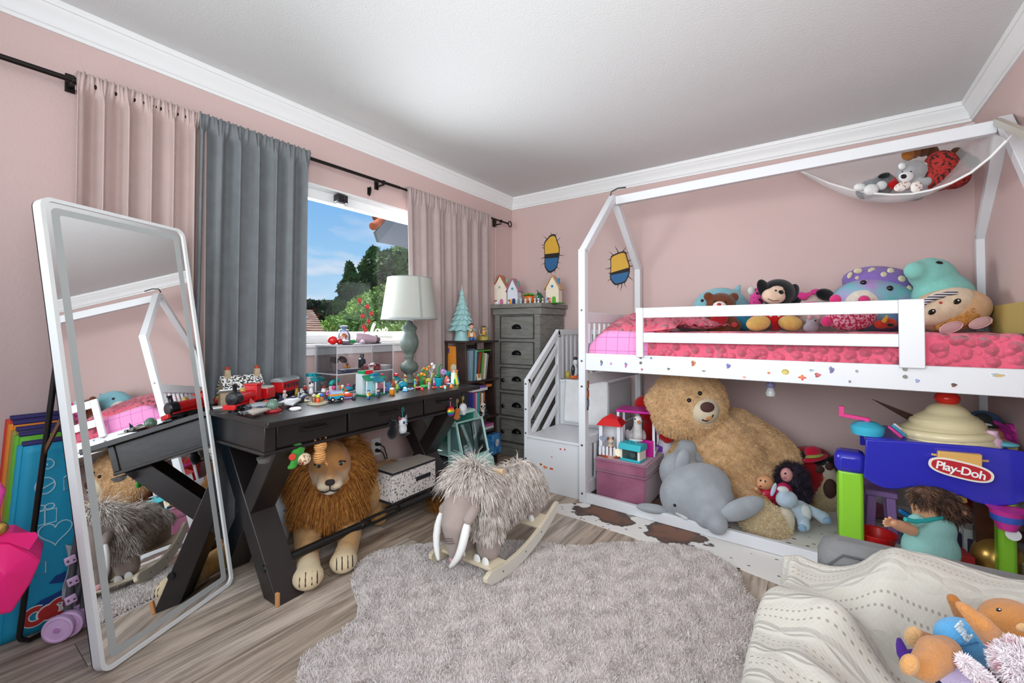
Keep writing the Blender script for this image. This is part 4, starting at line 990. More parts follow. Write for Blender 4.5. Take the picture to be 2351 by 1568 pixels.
# vase with a flowering branch
vs_ = thing('flower_vase','grey-blue bud vase with a dark branch of red blossoms','vase',acp(-.03,.085,TZ))
part('vase',MB().lathe([(.018,0),(.022,.006),(.022,.05),(.017,.062),(.015,.062),(.015,.02),(0,.02)],n=20),mat('slate_glaze','5f7486',.3),vs_)
BR = mat('dark_branch','3c1f1f',.7)
V0 = Vector(vs_.location)
def bp_(px,py): return at(px,py,x=vs_.location.x) - V0
br1 = [(836,766),(842,740),(846,728),(838,705),(826,697),(815,679),(811,671)]
br2 = [(834,760),(831,738),(828,722),(817,720),(810,718)]
part('branch',MB().tube([bp_(*q) for q in br1],[.003,.003,.0028,.0026,.0024,.002,.0018],n=6),BR,vs_)
part('branch',MB().tube([bp_(*q) for q in br2],[.0028,.0026,.0022,.002,.0016],n=6),BR,vs_)
part('branch',MB().tube([bp_(*q) for q in [(836,762),(846,745),(856,742)]],[.0024,.002,.0016],n=6),BR,vs_)
RD_ = mat('red_petal','b3242c',.6)
for i,q in enumerate([(843,704),(852,720),(832,726),(846,738),(835,750),(838,757),(825,690)]):
 fl = MB(); c = bp_(*q); rg = rnd(i)
 for k in range(6):
  a = k * 1.05; d_ = Vector((.4 + rg.uniform(-.2,.3),math.cos(a),math.sin(a)))
  fl.ell(c + d_ * .008,(.004,.008,.007),(a,0,0),n=8,m=6)
 o = part('blossom',fl,RD_,vs_); part('blossom_centre',MB().ell(c + Vector((.008,0,0)),.0032,n=8,m=6),plastic('d8a03a'),o)
for q in ((814,684),(812,676),(823,698)): part('bud',MB().ell(bp_(*q),.004,n=8,m=6),BR,vs_)
cu = thing('cube_clock','small grey cube clock with a wooden side on the case','clock',acp(.0,.128,TZ + .008))
part('case',MB().box((0,0,.022),(.036,.042,.044)),mat('charcoal_case','2c2b2c',.4),cu,bevel=.003)
part('screen',MB().box((.0185,.002,.023),(.001,.034,.034)),mat('grey_screen','6d7179',.25),cu)
part('wood_side',MB().box((0,-.0225,.022),(.034,.003,.042)),mat('honey_wood','a5722f',.5),cu)
single('stacked_plates',MB().lathe([(.045,0),(.052,.004),(.048,.008),(0,.008)],n=26),mat('olive_black','2b2a26',.35),'dark round plate under the cube clock','plate',acp(.005,.128,TZ))
# white script sign behind, on the sill
sg = thing('word_sign','white cursive tube sign standing on the window sill','sign',(-.02,-1.66,WZ0))
def word(px_,py_): return at(px_,py_,x=-.02) - Vector(sg.location)
S1 = MB()
part('letter',MB().tube([word(*q) for q in [(853,768),(858,752),(862,744),(858,742),(854,752),(851,764),(855,769),(860,766)]],.0042,n=8),mat('white_neon_tube','eeeee6',.3),sg)
NE = MATS['white_neon_tube']
part('letter',MB().tube([word(867 + 4.5 * math.cos(a),762 + 6.5 * math.sin(a)) for a in np.linspace(0,6.283,14,endpoint=False)],.0042,n=8,closed=True),NE,sg)
part('letter',MB().tube([word(*q) for q in [(872,756),(874,764),(876,768),(878,762),(880,755)]],.0042,n=8),NE,sg)
part('letter',MB().tube([word(*q) for q in [(882,763),(888,761),(890,756),(886,752),(883,758),(883,766),(888,769),(893,764)]],.0042,n=8),NE,sg)
part('base',MB().b2(word(850,771),word(896,775) + Vector((.03,0,0))),NE,sg)
tb = thing('white_tub','round white tub with a lid behind the display case','tub',(.13,-1.72,DZT))
part('tub',MB().lathe([(.06,0),(.068,.10),(.066,.10),(0,.10)],n=28),plastic('dde3e6',.4),tb); part('lid',MB().lathe([(.072,.098),(.072,.112),(.066,.118),(0,.118)],n=28),plastic('ececec',.4),tb)
# ------------------------------------------------------------------ the crowd of small toys on the desk
def dz(px,py): return at(px,py,z=DZT)
def P_(c): return plastic(c,.25)
def toy(name,label,cat,px,py,rz=0,grp=None): return thing(name,label,cat,dz(px,py),rz,grp)
# steam train: engine, tender, carriage
TR = dz(508,940); TE = dz(640,902); td = (TE - TR); td.z = 0; ang = math.atan2(td.y,td.x)
RED = P_('c4161a'); BLK = P_('16171a'); GRY = P_('8e949a'); GLD = P_('b8923a'); WHT = P_('e6e6e4')
en = thing('toy_steam_engine','red toy steam engine with a black smokebox at the desk corner','toy train',dz(560,938),ang)
part('chassis',MB().box((0,0,.016),(.20,.05,.014)),BLK,en,bevel=.002)
for i in range(4):
 for s_ in (-1,1): part('wheel',MB().lathe([(.012,-.003),(.013,0),(.012,.003),(.004,.004),(0,.004)],(-.06 + .045 * i,s_ * .026,.0135),14,axis=(0,1,0)),BLK,en)
part('boiler',MB().cyl((-.055,0,.052),(.06,0,.052),.026,n=22),RED,en)
part('smokebox',MB().lathe([(.030,0),(.030,.032),(.024,.038),(0,.04)],(-.055,0,.052),22,axis=(-1,0,0)),BLK,en)
part('chimney',MB().lathe([(.009,0),(.008,.03),(.012,.036),(.008,.037),(0,.03)],(-.07,0,.074),14),BLK,en)
part('steam_dome',MB().lathe([(.011,0),(.011,.012),(.006,.02),(0,.021)],(-.01,0,.072),14),GLD,en)
part('cab',MB().b2((.05,-.028,.024),(.092,.028,.095)).b2((.044,-.033,.095),(.1,.033,.102)),RED,en,bevel=.002)
part('running_board',MB().box((-.01,0,.027),(.15,.056,.006)),RED,en)
part('buffer',MB().box((-.105,0,.02),(.012,.054,.02)),RED,en,bevel=.002)
part('side_rod',MB().box((0,-.031,.012),(.11,.003,.004)),GRY,en)
tn = thing('toy_train_tender','red toy tender coupled behind the steam engine','toy train',dz(608,925),ang)
part('body',MB().b2((-.03,-.028,.02),(.045,.028,.07)),RED,tn,bevel=.003); part('load',MB().b2((-.024,-.022,.07),(.04,.022,.078)),P_('d7d4cc'),tn)
for i in range(2):
 for s_ in (-1,1): part('wheel',MB().lathe([(.011,-.003),(.011,.003),(0,.003)],(-.012 + .036 * i,s_ * .024,.011),12,axis=(0,1,0)),BLK,tn)
cr_ = thing('toy_train_carriage','red toy railway carriage with a silver roof','toy train',dz(655,908),ang - .06)
part('body',MB().b2((-.075,-.03,.022),(.08,.03,.078)),RED,cr_,bevel=.003)
part('roof',MB().prism([(-.034,0),(-.03,.012),(-.012,.02),(.012,.02),(.03,.012),(.034,0)],.17,frame((-.085,0,.078),(0,1,0),(0,0,1))),mat('silver_roof','aeb3b6',.3,metal=.5),cr_)
mb = MB()
for i in range(5): mb.box((-.055 + .03 * i,-.0305,.055),(.02,.001,.022))
part('windows',mb,P_('4a2026'),cr_); part('chassis',MB().b2((-.08,-.024,.01),(.085,.024,.022)),BLK,cr_)
for i in range(2):
 for s_ in (-1,1): part('wheel',MB().lathe([(.011,-.003),(.011,.003),(0,.003)],(-.045 + .095 * i,s_ * .024,.011),12,axis=(0,1,0)),BLK,cr_)
trk = single('toy_track',MB().box((0,0,.0015),(.40,.075,.003)),P_('3c3d40'),'flat dark toy track lying under the red train','toy track',dz(585,932),ang)
for o in (en,tn,cr_): o.location.z += .0032
# cottage
ct = toy('toy_cottage','stone toy cottage with a speckled roof and two chimneys by the grey curtain','toy house',553,922,R(84))
ST = mat('toy_sandstone','b6a184',.7,var=.2,vscale=60)
part('walls',MB().b2((-.085,-.05,0),(.085,.05,.07)).prism([(-.05,0),(.05,0),(0,.05)],.17,frame((-.085,0,.07),(0,1,0),(0,0,1))),ST,ct)
SPK = mat('speckled_roof','e0e0dc',.6,col2='222222',vscale=110,vpos=(.49,.52))
part('roof',MB().add([(-.09,-.064,.06),(.09,-.064,.06),(.09,0,.128),(-.09,0,.128),(-.09,.064,.06),(.09,.064,.06)],[(0,1,2,3),(3,2,5,4)]),SPK,ct,solid=.006,sm=None)
for x in (-.06,.07):
 o = part('chimney',MB().box((x,0,.13),(.026,.026,.06),taper=.85),ST,ct); part('chimney_pot',MB().lathe([(.010,0),(.011,.014),(0,.02)],(x,0,.158),12),P_('a8452c'),o)
part('porch',MB().b2((-.11,-.085,0),(-.03,-.05,.06)),ST,ct); part('porch_roof',MB().box((-.07,-.07,.066),(.09,.05,.006),(R(-22),0,0)),P_('dfe6ea'),ct)
rc_ = toy('toy_dragon_boat','small red and gold model at the far left desk corner','toy',507,926,R(80))
part('hull',MB().box((0,0,.014),(.05,.028,.022),taper=1.2),P_('a8281c'),rc_,bevel=.004); part('deck',MB().box((0,0,.03),(.04,.02,.012)),P_('c9922c'),rc_,bevel=.003); part('prow',MB().cap((.02,0,.03),(.034,0,.05),.007,.004),P_('c8461c'),rc_)
single('white_booklet',MB().box((0,0,.003),(.06,.05,.006)),WHT,'white folded booklet at the left end of the desk','booklet',dz(506,936),R(75),bevel=.001)
def ship(label,px,py,rz,col,col2,s=1,name='toy_spaceship'):
 t = toy(name,label,'toy spaceship',px,py,rz,'toy spaceships on the desk'); t.scale = (s,) * 3
 part('hull',MB().ell((0,0,.018),(.062,.026,.014)),P_(col),t)
 part('wings',MB().prism([(-.05,-.06),(.03,-.016),(.03,.016),(-.05,.06),(-.035,0)],.005,Matrix.Translation((0,0,.012))),P_(col),t)
 part('cockpit',MB().ell((.016,0,.028),(.022,.013,.010)),P_(col2),t)
 part('engine',MB().cyl((-.05,.014,.018),(-.066,.014,.018),.007,n=12).cyl((-.05,-.014,.018),(-.066,-.014,.018),.007,n=12),P_('55585c'),t)
 part('tail_fin',MB().prism([(-.055,0),(-.02,0),(-.05,.03)],.003,frame((0,.0015,.022),(1,0,0),(0,0,1))),P_(col2),t); return t
ship('grey toy spaceship with a red fin in front of the train',604,938,R(70),'8d9296','a04038')
ship('tan and grey flat toy spaceship at the desk front edge',590,952,R(95),'a8a096','39424e',.9)
ship('dark navy and white toy space shuttle, front of the carriage',664,932,R(112),'d9dcdf','27304e',1.15)
ship('navy patrol spaceship behind the white shuttle',694,919,R(128),'333c54','aeb8c4',.9)
gl = toy('toy_dome','clear green bubble on a glossy red round base','toy',626,945)
part('base',MB().lathe([(.034,0),(.036,.004),(.03,.012),(0,.013)],n=22),P_('9c1f28'),gl); part('dome',MB().ell((0,0,.03),(.024,.024,.026)),mat('clear_green','7fa08c',.08,trans=.5),gl)
single('white_saucer',MB().lathe([(.022,0),(.026,.006),(.018,.012),(0,.013)],n=20),WHT,'small white toy saucer at the front desk edge','toy',dz(678,941))
def figure(label,px,py,c1,c2,c3,h=.042,grp='little figures on the desk',z=0,rz=.6):
 t = toy('toy_figure',label,'toy figure',px,py,rz,grp); t.location.z += z
 part('legs',MB().b2((-.006,-.010,0),(.006,-.001,h * .36)).b2((-.006,.001,0),(.006,.010,h * .36)),P_(c3),t,bevel=.001)
 part('torso',MB().box((0,0,h * .52),(.011,.022,h * .34),taper=.75),P_(c2),t,bevel=.001)
 part('arm',MB().cap((0,-.012,h * .62),(.006,-.014,h * .40),.003),P_(c2),t); part('arm',MB().cap((0,.012,h * .62),(.006,.014,h * .40),.003),P_(c2),t)
 part('head',MB().lathe([(.006,0),(.0075,.003),(.0075,.010),(.004,.013),(0,.013)],(0,0,h * .70),12),P_(c1),t)
 part('hair',MB().ell((0,0,h * .70 + .012),(.0085,.0085,.006),n=10,m=6),P_(c3),t); return t
figure('white and pink toy figure beside the carriage',653,917,'d8b0a0','e8d4d8','d8d0d0')
figure('gold toy figure standing by the carriage wheels',681,911,'c9a24a','b88f30','8a6a20')
figure('white toy figure with black hair by the teal shop',692,908,'e0c4a8','e4e4e4','26262a')
def shop(label,px,py,rz,wall,awn,base_,w=.07,d=.055,h=.07,sign=None,roof=None):
 t = toy('toy_shop',label,'toy building',px,py,rz,'brick-built toy shops')
 part('base_plate',MB().b2((-d * .9,-w * .62,0),(d * .9,w * .62,.005)),P_(base_),t)
 part('walls',MB().b2((-d * .8,-w * .5,.005),(d * .1,w * .5,h)),P_(wall),t,bevel=.001)
 part('awning',MB().add([(d * .1,-w * .55,h * .92),(d * .1,w * .55,h * .92),(d * .75,w * .55,h * .7),(d * .75,-w * .55,h * .7)],[(0,1,2,3)]),P_(awn),t,solid=.004,sm=None)
 part('shop_window',MB().b2((d * .1,-w * .4,h * .2),(d * .14,w * .05,h * .6)),mat('toy_glass','9fc4d0',.08),t)
 part('shop_door',MB().b2((d * .1,w * .14,.005),(d * .15,w * .42,h * .6)),P_(roof or 'b86a8a'),t)
 for s_ in (-1,1): part('column',MB().cyl((d * .7,s_ * w * .5,.005),(d * .7,s_ * w * .5,h * .72),.0028,n=8),WHT,t)
 part('roof_block',MB().box((-d * .3,0,h + .008),(d * .8,w * .8,.016)),P_(roof or awn),t,bevel=.001)
 if sign: part('sign_board',MB().box((d * .3,0,h + .008),(.004,w * .7,.02)),P_(sign),t)
 return t
shop('white toy shop with a teal awning beside the carriage',722,897,R(20),'c8b8bc','1f9aa4','9aa8ac',.085,.06,.085,'17a0a8')
shop('tall toy store with a green and red roof in front of the case',842,906,R(8),'c9d0d2','1c8a62','118a5a',.075,.055,.115,'c41a20','1d8f58')
shop('glass-fronted teal toy storefront right of the green one',862,905,R(8),'8fb8bc','1b7f94','118a62',.06,.05,.10,'1a6f90')
vn = toy('toy_camper_van','toy camper van painted blue, orange and teal on black wheels','toy car',771,921,R(78))
part('lower_body',MB().box((0,0,.020),(.072,.034,.016)),P_('1f93b4'),vn,bevel=.003); part('stripe',MB().box((0,0,.032),(.070,.034,.010)),P_('d98a2c'),vn,bevel=.002)
part('upper_body',MB().box((-.004,0,.043),(.058,.032,.016),taper=.9),P_('8f86c8'),vn,bevel=.003); part('windows',MB().box((-.002,0,.044),(.05,.0335,.009)),mat('toy_glass','9fc4d0'),vn)
for x in (-.022,.022):
 for s_ in (-1,1):
  o = part('wheel',MB().lathe([(.010,-.004),(.0115,0),(.010,.004),(0,.004)],(x,s_ * .016,.0115),14,axis=(0,s_,0)),BLK,vn); part('hubcap',MB().lathe([(.005,0),(.004,.002),(0,.002)],(x,s_ * .0205,.0115),10,axis=(0,s_,0)),P_('d8d8c0'),o)
sb_ = toy('toy_racer','orange-red toy racer with a lavender base beside the camper van','toy car',798,914,R(70))
part('base',MB().box((0,0,.004),(.06,.036,.008)),P_('9a94d0'),sb_,bevel=.002); part('body',MB().ell((0,0,.017),(.028,.014,.011)),P_('e04a2a'),sb_); part('canopy',MB().ell((-.004,0,.026),(.012,.009,.007)),P_('f0e6e0'),sb_)
ms = toy('toy_market_stall','toy stall with a curved teal roof and an orange ramp','toy building',768,902,R(25))
part('roof',MB().tube([(0,-.04,.05),(0,-.03,.062),(0,0,.07),(0,.04,.068)],.010),P_('17a3a0'),ms); part('counter',MB().box((0,0,.02),(.04,.05,.04)),P_('d8ccc8'),ms,bevel=.002)
part('ramp',MB().box((.03,.03,.022),(.06,.02,.012),(0,R(28),0)),P_('dd7a22'),ms); part('post',MB().cyl((0,.036,0),(0,.036,.066),.004,n=8),P_('8a5a30'),ms); part('balloon',MB().ell((.02,-.04,.034),.011),P_('c9407a'),ms)
for (lb,px,py,col,rx,ry,rz_,hh) in [('turquoise scallop-shaped toy shell beside the orange ramp',800,898,'188fb0',.02,.03,.014,0),('teal bucket-shaped toy lying on its side near the lamp',924,892,'1590a8',.028,.034,.022,0),
  ('dark blue toy cap behind the green-roofed store',817,890,'22304c',.016,.022,.012,.0),('bright red toy cushion on the desk behind the store',833,893,'c0161c',.012,.018,.010,0),('beige pebble toy in front of the white tub',868,884,'a8987e',.018,.022,.014,0)]:
 z_ = rz_; single('toy_shell' if 'shell' in lb else 'toy_piece',MB().ell((0,0,rz_),(rx,ry,rz_)).ell((rx * .3,0,rz_ * 1.2),(rx * .6,ry * .7,rz_ * .7)),P_(col),lb,'toy',dz(px,py))
ca = toy('toy_ice_cream_cart','toy ice cream cart with a pink striped front and green roof','toy building',877,897,R(5))
part('cart',MB().box((0,0,.03),(.03,.034,.03)),P_('d88f9c'),ca,bevel=.002); part('roof',MB().lathe([(.026,0),(.016,.012),(0,.016)],(0,0,.075),12),P_('128c64'),ca); part('pole',MB().cyl((0,0,.04),(0,0,.08),.003,n=8),WHT,ca)
part('umbrella_top',MB().ell((0,0,.094),(.010,.016,.007)),P_('c83a42'),ca)
for s_ in (-1,1): part('wheel',MB().lathe([(.011,-.002),(.011,.002),(0,.002)],(0,s_ * .019,.011),12,axis=(0,1,0)),P_('7a5a6a'),ca)
bs_ = toy('toy_steps','light blue brick-built toy steps right of the case','toy',893,898,R(10))
for i in range(3): part('step',MB().box((.012 - .012 * i,0,.008 + .008 * i),(.014,.03,.016 + .016 * i)),P_('4f8cc0'),bs_)
hj = toy('honey_pot','amber toy honey pot with a cream lid at the desk edge','toy',900,906); part('pot',MB().lathe([(.012,0),(.016,.008),(.015,.026),(.011,.03),(0,.03)],n=18),P_('c07a18'),hj); part('lid',MB().lathe([(.013,.03),(.013,.036),(0,.038)],n=16),P_('e4dcc0'),hj)
figure('orange and red toy figure beside the honey pot',903,889,'b8783a','d8562a','a86a2a',.05)
mu = toy('toy_mushroom_house','toy house with a teal roof and red crown right of the case','toy house',909,882)
part('wall',MB().lathe([(.02,0),(.022,.02),(.018,.03),(0,.03)],n=16),P_('d8dcd8'),mu); part('roof',MB().lathe([(.030,.028),(.022,.042),(.012,.05),(0,.052)],n=16),P_('147f8c'),mu); part('crown',MB().lathe([(.006,.05),(.02,.056),(.016,.068),(0,.072)],n=16),P_('c8232a'),mu); part('door',MB().box((.022,0,.012),(.003,.010,.018)),BLK,mu)
figure('tall yellow-green toy figure with a red head in front of the lamp',931,887,'c01a24','c8cc6a','a8b84a',.075)
figure('red-hatted toy figure just behind the lamp front',930,872,'c8242a','e0dcd8','b81c24',.06)
rk = toy('toy_rock','pale pinkish rock standing at the foot of the lamp','rock',949,873); part('rock',MB().box((0,0,.024),(.03,.045,.048),(.1,.1,.3),taper=.8),mat('rose_rock','c4a494',.7,var=.25,vscale=50),rk,bevel=.008)
for lb,px,py,a_,b_ in [('white and blue toy dish in front of the teal bucket',941,896,'dfe6ec','2a7fb0'),('red and pink toy dish beside the blue one',959,893,'b02a38','e0909c'),('blue and white toy dish at the far right desk edge',1031,884,'6aaee0','e8eef2')]:
 t = toy('toy_dish',lb,'toy dish',px,py,0,'toy dishes'); part('dish',MB().lathe([(.010,0),(.022,.010),(.020,.011),(.009,.003),(0,.003)],n=18),P_(a_),t); part('filling',MB().ell((0,0,.008),(.014,.014,.006)),P_(b_),t)
figure('blue and green toy figure near the small dishes',953,888,'3aa0c0','58b8c8','8ac83a',.045)
figure('red-orange toy figure beside the green lizard',958,882,'d8401c','e85a30','c8301c',.05)
def potted(label,px,py,pot,leaf,fl,h=.08,stems=4,seed=1):
 t = toy('toy_potted_plant',label,'toy plant',px,py,0,'toy potted plants'); rg = rnd(seed)
 part('pot',MB().lathe([(.013,0),(.019,.028),(.021,.028),(.021,.033),(.016,.033),(0,.03)],n=18),P_(pot),t)
 for i in range(stems):
  a = i * 6.283 / stems + rg.random(); e = Vector((.02 * math.cos(a),.024 * math.sin(a),h * rg.uniform(.75,1.1)))
  o = part('stem',MB().tube([(0,0,.03),e * .5 + Vector((0,0,.02)),e],.002,n=6),P_(leaf),t)
  part('flower',MB().ell(e,(.010,.012,.008),(rg.random(),rg.random(),0),n=10,m=6),P_(fl if i % 2 == 0 else leaf),o)
 return t
potted('toy plant with orange blooms and white tips near the lamp',978,880,'c8862c','4a8a3a','e0801c',.10,5,2)
potted('toy plant with leafy green stems and orange blooms in the middle',968,884,'2f7f4a','3f9a4a','e8951c',.07,5,3)
potted('toy plant with silver-white twigs behind the orange blooms',990,872,'9aa0a8','d8d4cc','f0ece4',.11,5,4)
tp = toy('toy_sprout_pot','teal toy pot with a tall hooked green sprout','toy plant',1007,886)
part('pot',MB().lathe([(.018,0),(.027,.045),(.029,.045),(.029,.052),(.024,.052),(0,.048)],n=22),P_('1493ac'),tp)
part('sprout',MB().tube([(0,0,.05),(0,-.004,.09),(0,.0,.115),(0,.012,.13),(0,.028,.132),(0,.036,.128)],[.012,.007,.006,.005,.004,.002]),P_('1a7a48'),tp); part('leaf',MB().ell((0,-.006,.06),(.02,.022,.014)),P_('14663c'),tp)
fb = toy('toy_flower_ball','lilac and purple speckled ball flower behind the teal pot','toy',1019,874); part('ball',MB().ell((0,0,.058),.023,n=18,m=12),mat('lilac_speckle','c8b4d8',.5,col2='7a3a9a',vscale=120,vpos=(.46,.5)),fb); part('stem',MB().cyl((0,0,0),(0,0,.04),.004),P_('2f8a4a'),fb)
co = toy('toy_coral','coral pink pointed toy beside the teal pot','toy',1026,881); part('body',MB().lathe([(.016,0),(.018,.02),(.010,.045),(0,.055)],n=12),P_('e86a62'),co); part('face',MB().ell((.012,0,.024),(.008,.012,.010)),P_('e8d8e4'),co)
sl = toy('toy_slide','toy slide castle striped in yellow, white and blue at the right end','toy',1042,882,R(10))
part('tower',MB().box((0,0,.038),(.03,.034,.076),taper=.8),P_('d8e4e8'),sl,bevel=.002); part('slide',MB().box((.022,-.004,.036),(.012,.012,.076),(0,R(-14),0)),P_('e6d84a'),sl); part('slide',MB().box((.018,.012,.036),(.012,.012,.072),(0,R(-14),0)),P_('3f8fd0'),sl); part('door',MB().box((.016,-.016,.02),(.006,.010,.03)),P_('2fa04a'),sl); part('flag',MB().box((0,0,.083),(.003,.016,.016)),P_('e8e8ec'),sl)
oc = toy('orange_cup','orange toy cup standing before the bookshelf','cup',1043,876); part('cup',MB().lathe([(.018,0),(.025,.075),(.023,.075),(.016,.004),(0,.004)],n=20),P_('e8842a'),oc); part('rim',MB().lathe([(.025,.073),(.028,.078),(.024,.080)],n=20),P_('e89a7a'),oc)
tl = toy('toy_watering_can','teal toy can lying behind the lilac ball','toy',1031,874); part('can',MB().cyl((0,-.02,.05),(0,.02,.055),.017),P_('1c9a9a'),tl); part('foot',MB().cyl((0,0,0),(0,0,.04),.01),P_('167f80'),tl)
lz = toy('toy_lizard','green and cream toy lizard on the desk in the middle','toy animal',974,890,R(70)); part('body',MB().tube([(-.04,0,.006),(-.015,.004,.010),(.012,0,.010),(.03,-.004,.010)],[.003,.008,.009,.007]),P_('4fae5a'),lz)
for x in (-.012,.014):
 for s_ in (-1,1): part('leg',MB().cap((x,s_ * .006,.008),(x + .004,s_ * .018,.003),.003),P_('3f9a4a'),lz)
gf = toy('toy_giraffe','yellow-green toy giraffe among the flower pots','toy animal',984,884,R(40)); part('body',MB().ell((0,0,.032),(.02,.010,.012)).cap((.014,0,.036),(.024,0,.066),.006,.004).ell((.028,0,.070),(.009,.006,.006)),mat('giraffe_spots','c8c050',.4,col2='5a6a20',vscale=120,vpos=(.45,.5)),gf,remesh=.0022,smit=2)
for x in (-.012,.012):
 for s_ in (-1,1): part('leg',MB().cap((x,s_ * .006,.028),(x,s_ * .006,.003),.0035,.003),P_('a8a838'),gf)
for i,(lb,px,py) in enumerate([('tiny red toy crab left of the sprout pot',996,892),('tiny orange toy crab in front of the sprout pot',1013,891),('tiny russet toy crab right of the sprout pot',1021,889)]):
 t = toy('toy_crab',lb,'toy animal',px,py,i,'little toy crabs'); c_ = ('c8402a','dd6a3a','b8502a')[i]
 part('shell',MB().ell((0,0,.007),(.010,.013,.007)),P_(c_),t)
 for s_ in (-1,1): part('claw',MB().cap((.006,s_ * .010,.006),(.016,s_ * .012,.008),.003,.0045),P_(c_),t)
figure('grey and pink toy figure beside the lizard',985,893,'d8a8b0','9aa0b0','c89aa8',.035)
figure('dark green toy figure right of the red-crowned house',965,879,'2f5a3a','2f6a42','22402a',.05)
dio = toy('toy_diorama','little round play base with animal friends and lime and blue hats','toy',729,927,R(20)); part('base',MB().lathe([(.046,0),(.046,.008),(.04,.010),(0,.010)],n=24),P_('b0a890'),dio)
for x,y,c1,c2 in ((.018,-.02,'b8d030','d8542a'),(.012,.014,'3a6ac8','b07840'),(-.014,-.008,'c8b49a','8a5a3a'),(-.008,.024,'d8d0c4','a8784a')):
 o = part('animal_friend',MB().cap((x,y,.012),(x,y,.026),.009,.008),P_(c2),dio); part('hat',MB().ell((x,y,.04),(.010,.010,.008)),P_(c1),o)
bw = toy('toy_bow_figure','white toy doll with a black bow and ears by the teal shop','toy figure',714,906,.6); part('body',MB().cap((0,0,.012),(0,0,.03),.013,.010),P_('e4dede'),bw); part('head',MB().ell((0,0,.05),.015),P_('dcd4d0'),bw)
for s_ in (-1,1): part('ear',MB().ell((0,s_ * .013,.064),(.004,.007,.007)),BLK,bw)
# ------------------------------------------------------------------ key-ring plushes on the desk drawers
def keyring(name,label,px,py,hookcol,y=None):
 p = at(px,py,x=.70); t = thing(name,label,'keyring plush',p,R(2),'plush keyrings on the desk handles')
 part('clip',MB().tube([(0,0,-.045),(0,-.004,-.02),(0,-.008,-.004),(0,-.006,.008),(0,.0,.012),(0,.007,.006),(0,.007,-.004),(0,.003,-.012)],.0022,n=6),mat('clip_' + hookcol,hookcol,.3,metal=.4),t); return t
GREEN = plush('3fa03a')
t = keyring('plush_keyring','green plush turtle keyring with a brown patterned shell',683,992,'c9a84a')
part('body',MB().ell((0,0,-.075),(.025,.032,.030)).ell((0,.014,-.115),(.02,.030,.026)).ell((.01,-.028,-.138),(.012,.022,.012)).ell((.01,-.02,-.118),(.012,.018,.010)),GREEN,t,remesh=.005)
part('shell',MB().ell((.016,.022,-.118),(.018,.030,.026)),mat('turtle_shell','e4cfae',.9,col2='7a3014',vscale=42,vpos=(.44,.5)),t)
part('tag',MB().lathe([(.014,0),(.014,.002),(0,.002)],(.02,-.034,-.095),14,axis=(1,-.3,.2)),plastic('c8321e'),t)
t = keyring('plush_keyring','orange striped plush cat keyring hanging right of the turtle',736,988,'c98f4a')
CATM = mat('tabby_plush','d99a55',.95,bump=.4,bscale=250); nt_ = CATM.node_tree; wv = nt_.nodes.new('ShaderNodeTexWave'); wv.bands_direction = 'Z'; wv.inputs['Scale'].default_value = 34; wv.inputs['Distortion'].default_value = 5; tc_ = nt_.nodes.new('ShaderNodeTexCoord'); rp_ = nt_.nodes.new('ShaderNodeValToRGB'); rp_.color_ramp.elements[0].color = lin('b06426'); rp_.color_ramp.elements[1].color = lin('e8b878')
nt_.links.new(tc_.outputs['Object'],wv.inputs['Vector']); nt_.links.new(wv.outputs[0],rp_.inputs[0]); nt_.links.new(rp_.outputs[0],nt_.nodes['Principled BSDF'].inputs['Base Color'])
part('body',MB().ell((0,0,-.07),(.022,.032,.028)).ell((0,-.005,-.118),(.024,.032,.034)).cap((0,.02,-.14),(.004,.034,-.165),.008,.006),CATM,t,remesh=.005)
for s_ in (-1,1): part('ear',MB().lathe([(.010,0),(0,.022)],(0,s_ * .022,-.05),10,axis=(0,s_ * .4,1)),CATM,t)
t = keyring('plush_keyring','black plush keyring hanging from the middle drawer handle',903,945,'3a3a3c')
part('body',MB().ell((0,0,-.065),(.02,.026,.024)).ell((0,-.004,-.11),(.024,.034,.036)),plush('0e0e10'),t,remesh=.005)
for s_ in (-1,1): part('ear',MB().lathe([(.009,0),(0,.02)],(0,s_ * .016,-.046),10,axis=(0,s_ * .3,1)),plush('0e0e10'),t)
t = keyring('plush_keyring','white plush husky keyring with blue eyes on a teal clip',925,940,'3aa8a8')
part('body',MB().ell((0,0,-.07),(.024,.030,.028)).ell((0,0,-.108),(.02,.026,.026)),plush('d8dade'),t,remesh=.005)
for s_ in (-1,1):
 part('ear',MB().lathe([(.009,0),(0,.022)],(0,s_ * .02,-.05),10,axis=(0,s_ * .4,1)),plush('a03848' if s_ < 0 else '8a8e96'),t)
 o = part('eye',MB().ell((.021,s_ * .011,-.066),(.005,.008,.008)),mat('blue_eye','3a5a6e',.15),t); part('pupil',MB().ell((.0255,s_ * .011,-.066),(.002,.004,.004)),BLACKP,o)
part('nose',MB().ell((.026,0,-.078),(.003,.004,.003)),BLACKP,t); part('foot',MB().ell((.01,.006,-.132),(.018,.034,.009)),plush('1c1c1f'),t)
t = keyring('plush_keyring','rainbow sequin plush keyring on the right drawer handle',1035,918,'d88ab0')
part('body',MB().ell((0,0,-.07),(.018,.028,.032)),mat('rainbow_sequins','d82a6a',.25,metal=.3),t)
nt_ = MATS['rainbow_sequins'].node_tree; tc_ = nt_.nodes.new('ShaderNodeTexCoord'); sp_ = nt_.nodes.new('ShaderNodeSeparateXYZ'); mr_ = nt_.nodes.new('ShaderNodeMapRange'); mr_.inputs[1].default_value = -.1; mr_.inputs[2].default_value = -.04; rp_ = nt_.nodes.new('ShaderNodeValToRGB'); rp_.color_ramp.interpolation = 'CONSTANT'
for i_,c_ in enumerate(('c82070','2a5ad0','2aa060','e0c030','e06a20','c82050')):
 e_ = rp_.color_ramp.elements[i_] if i_ < 2 else rp_.color_ramp.elements.new(i_ / 6)
 e_.position = i_ / 6; e_.color = lin(c_)
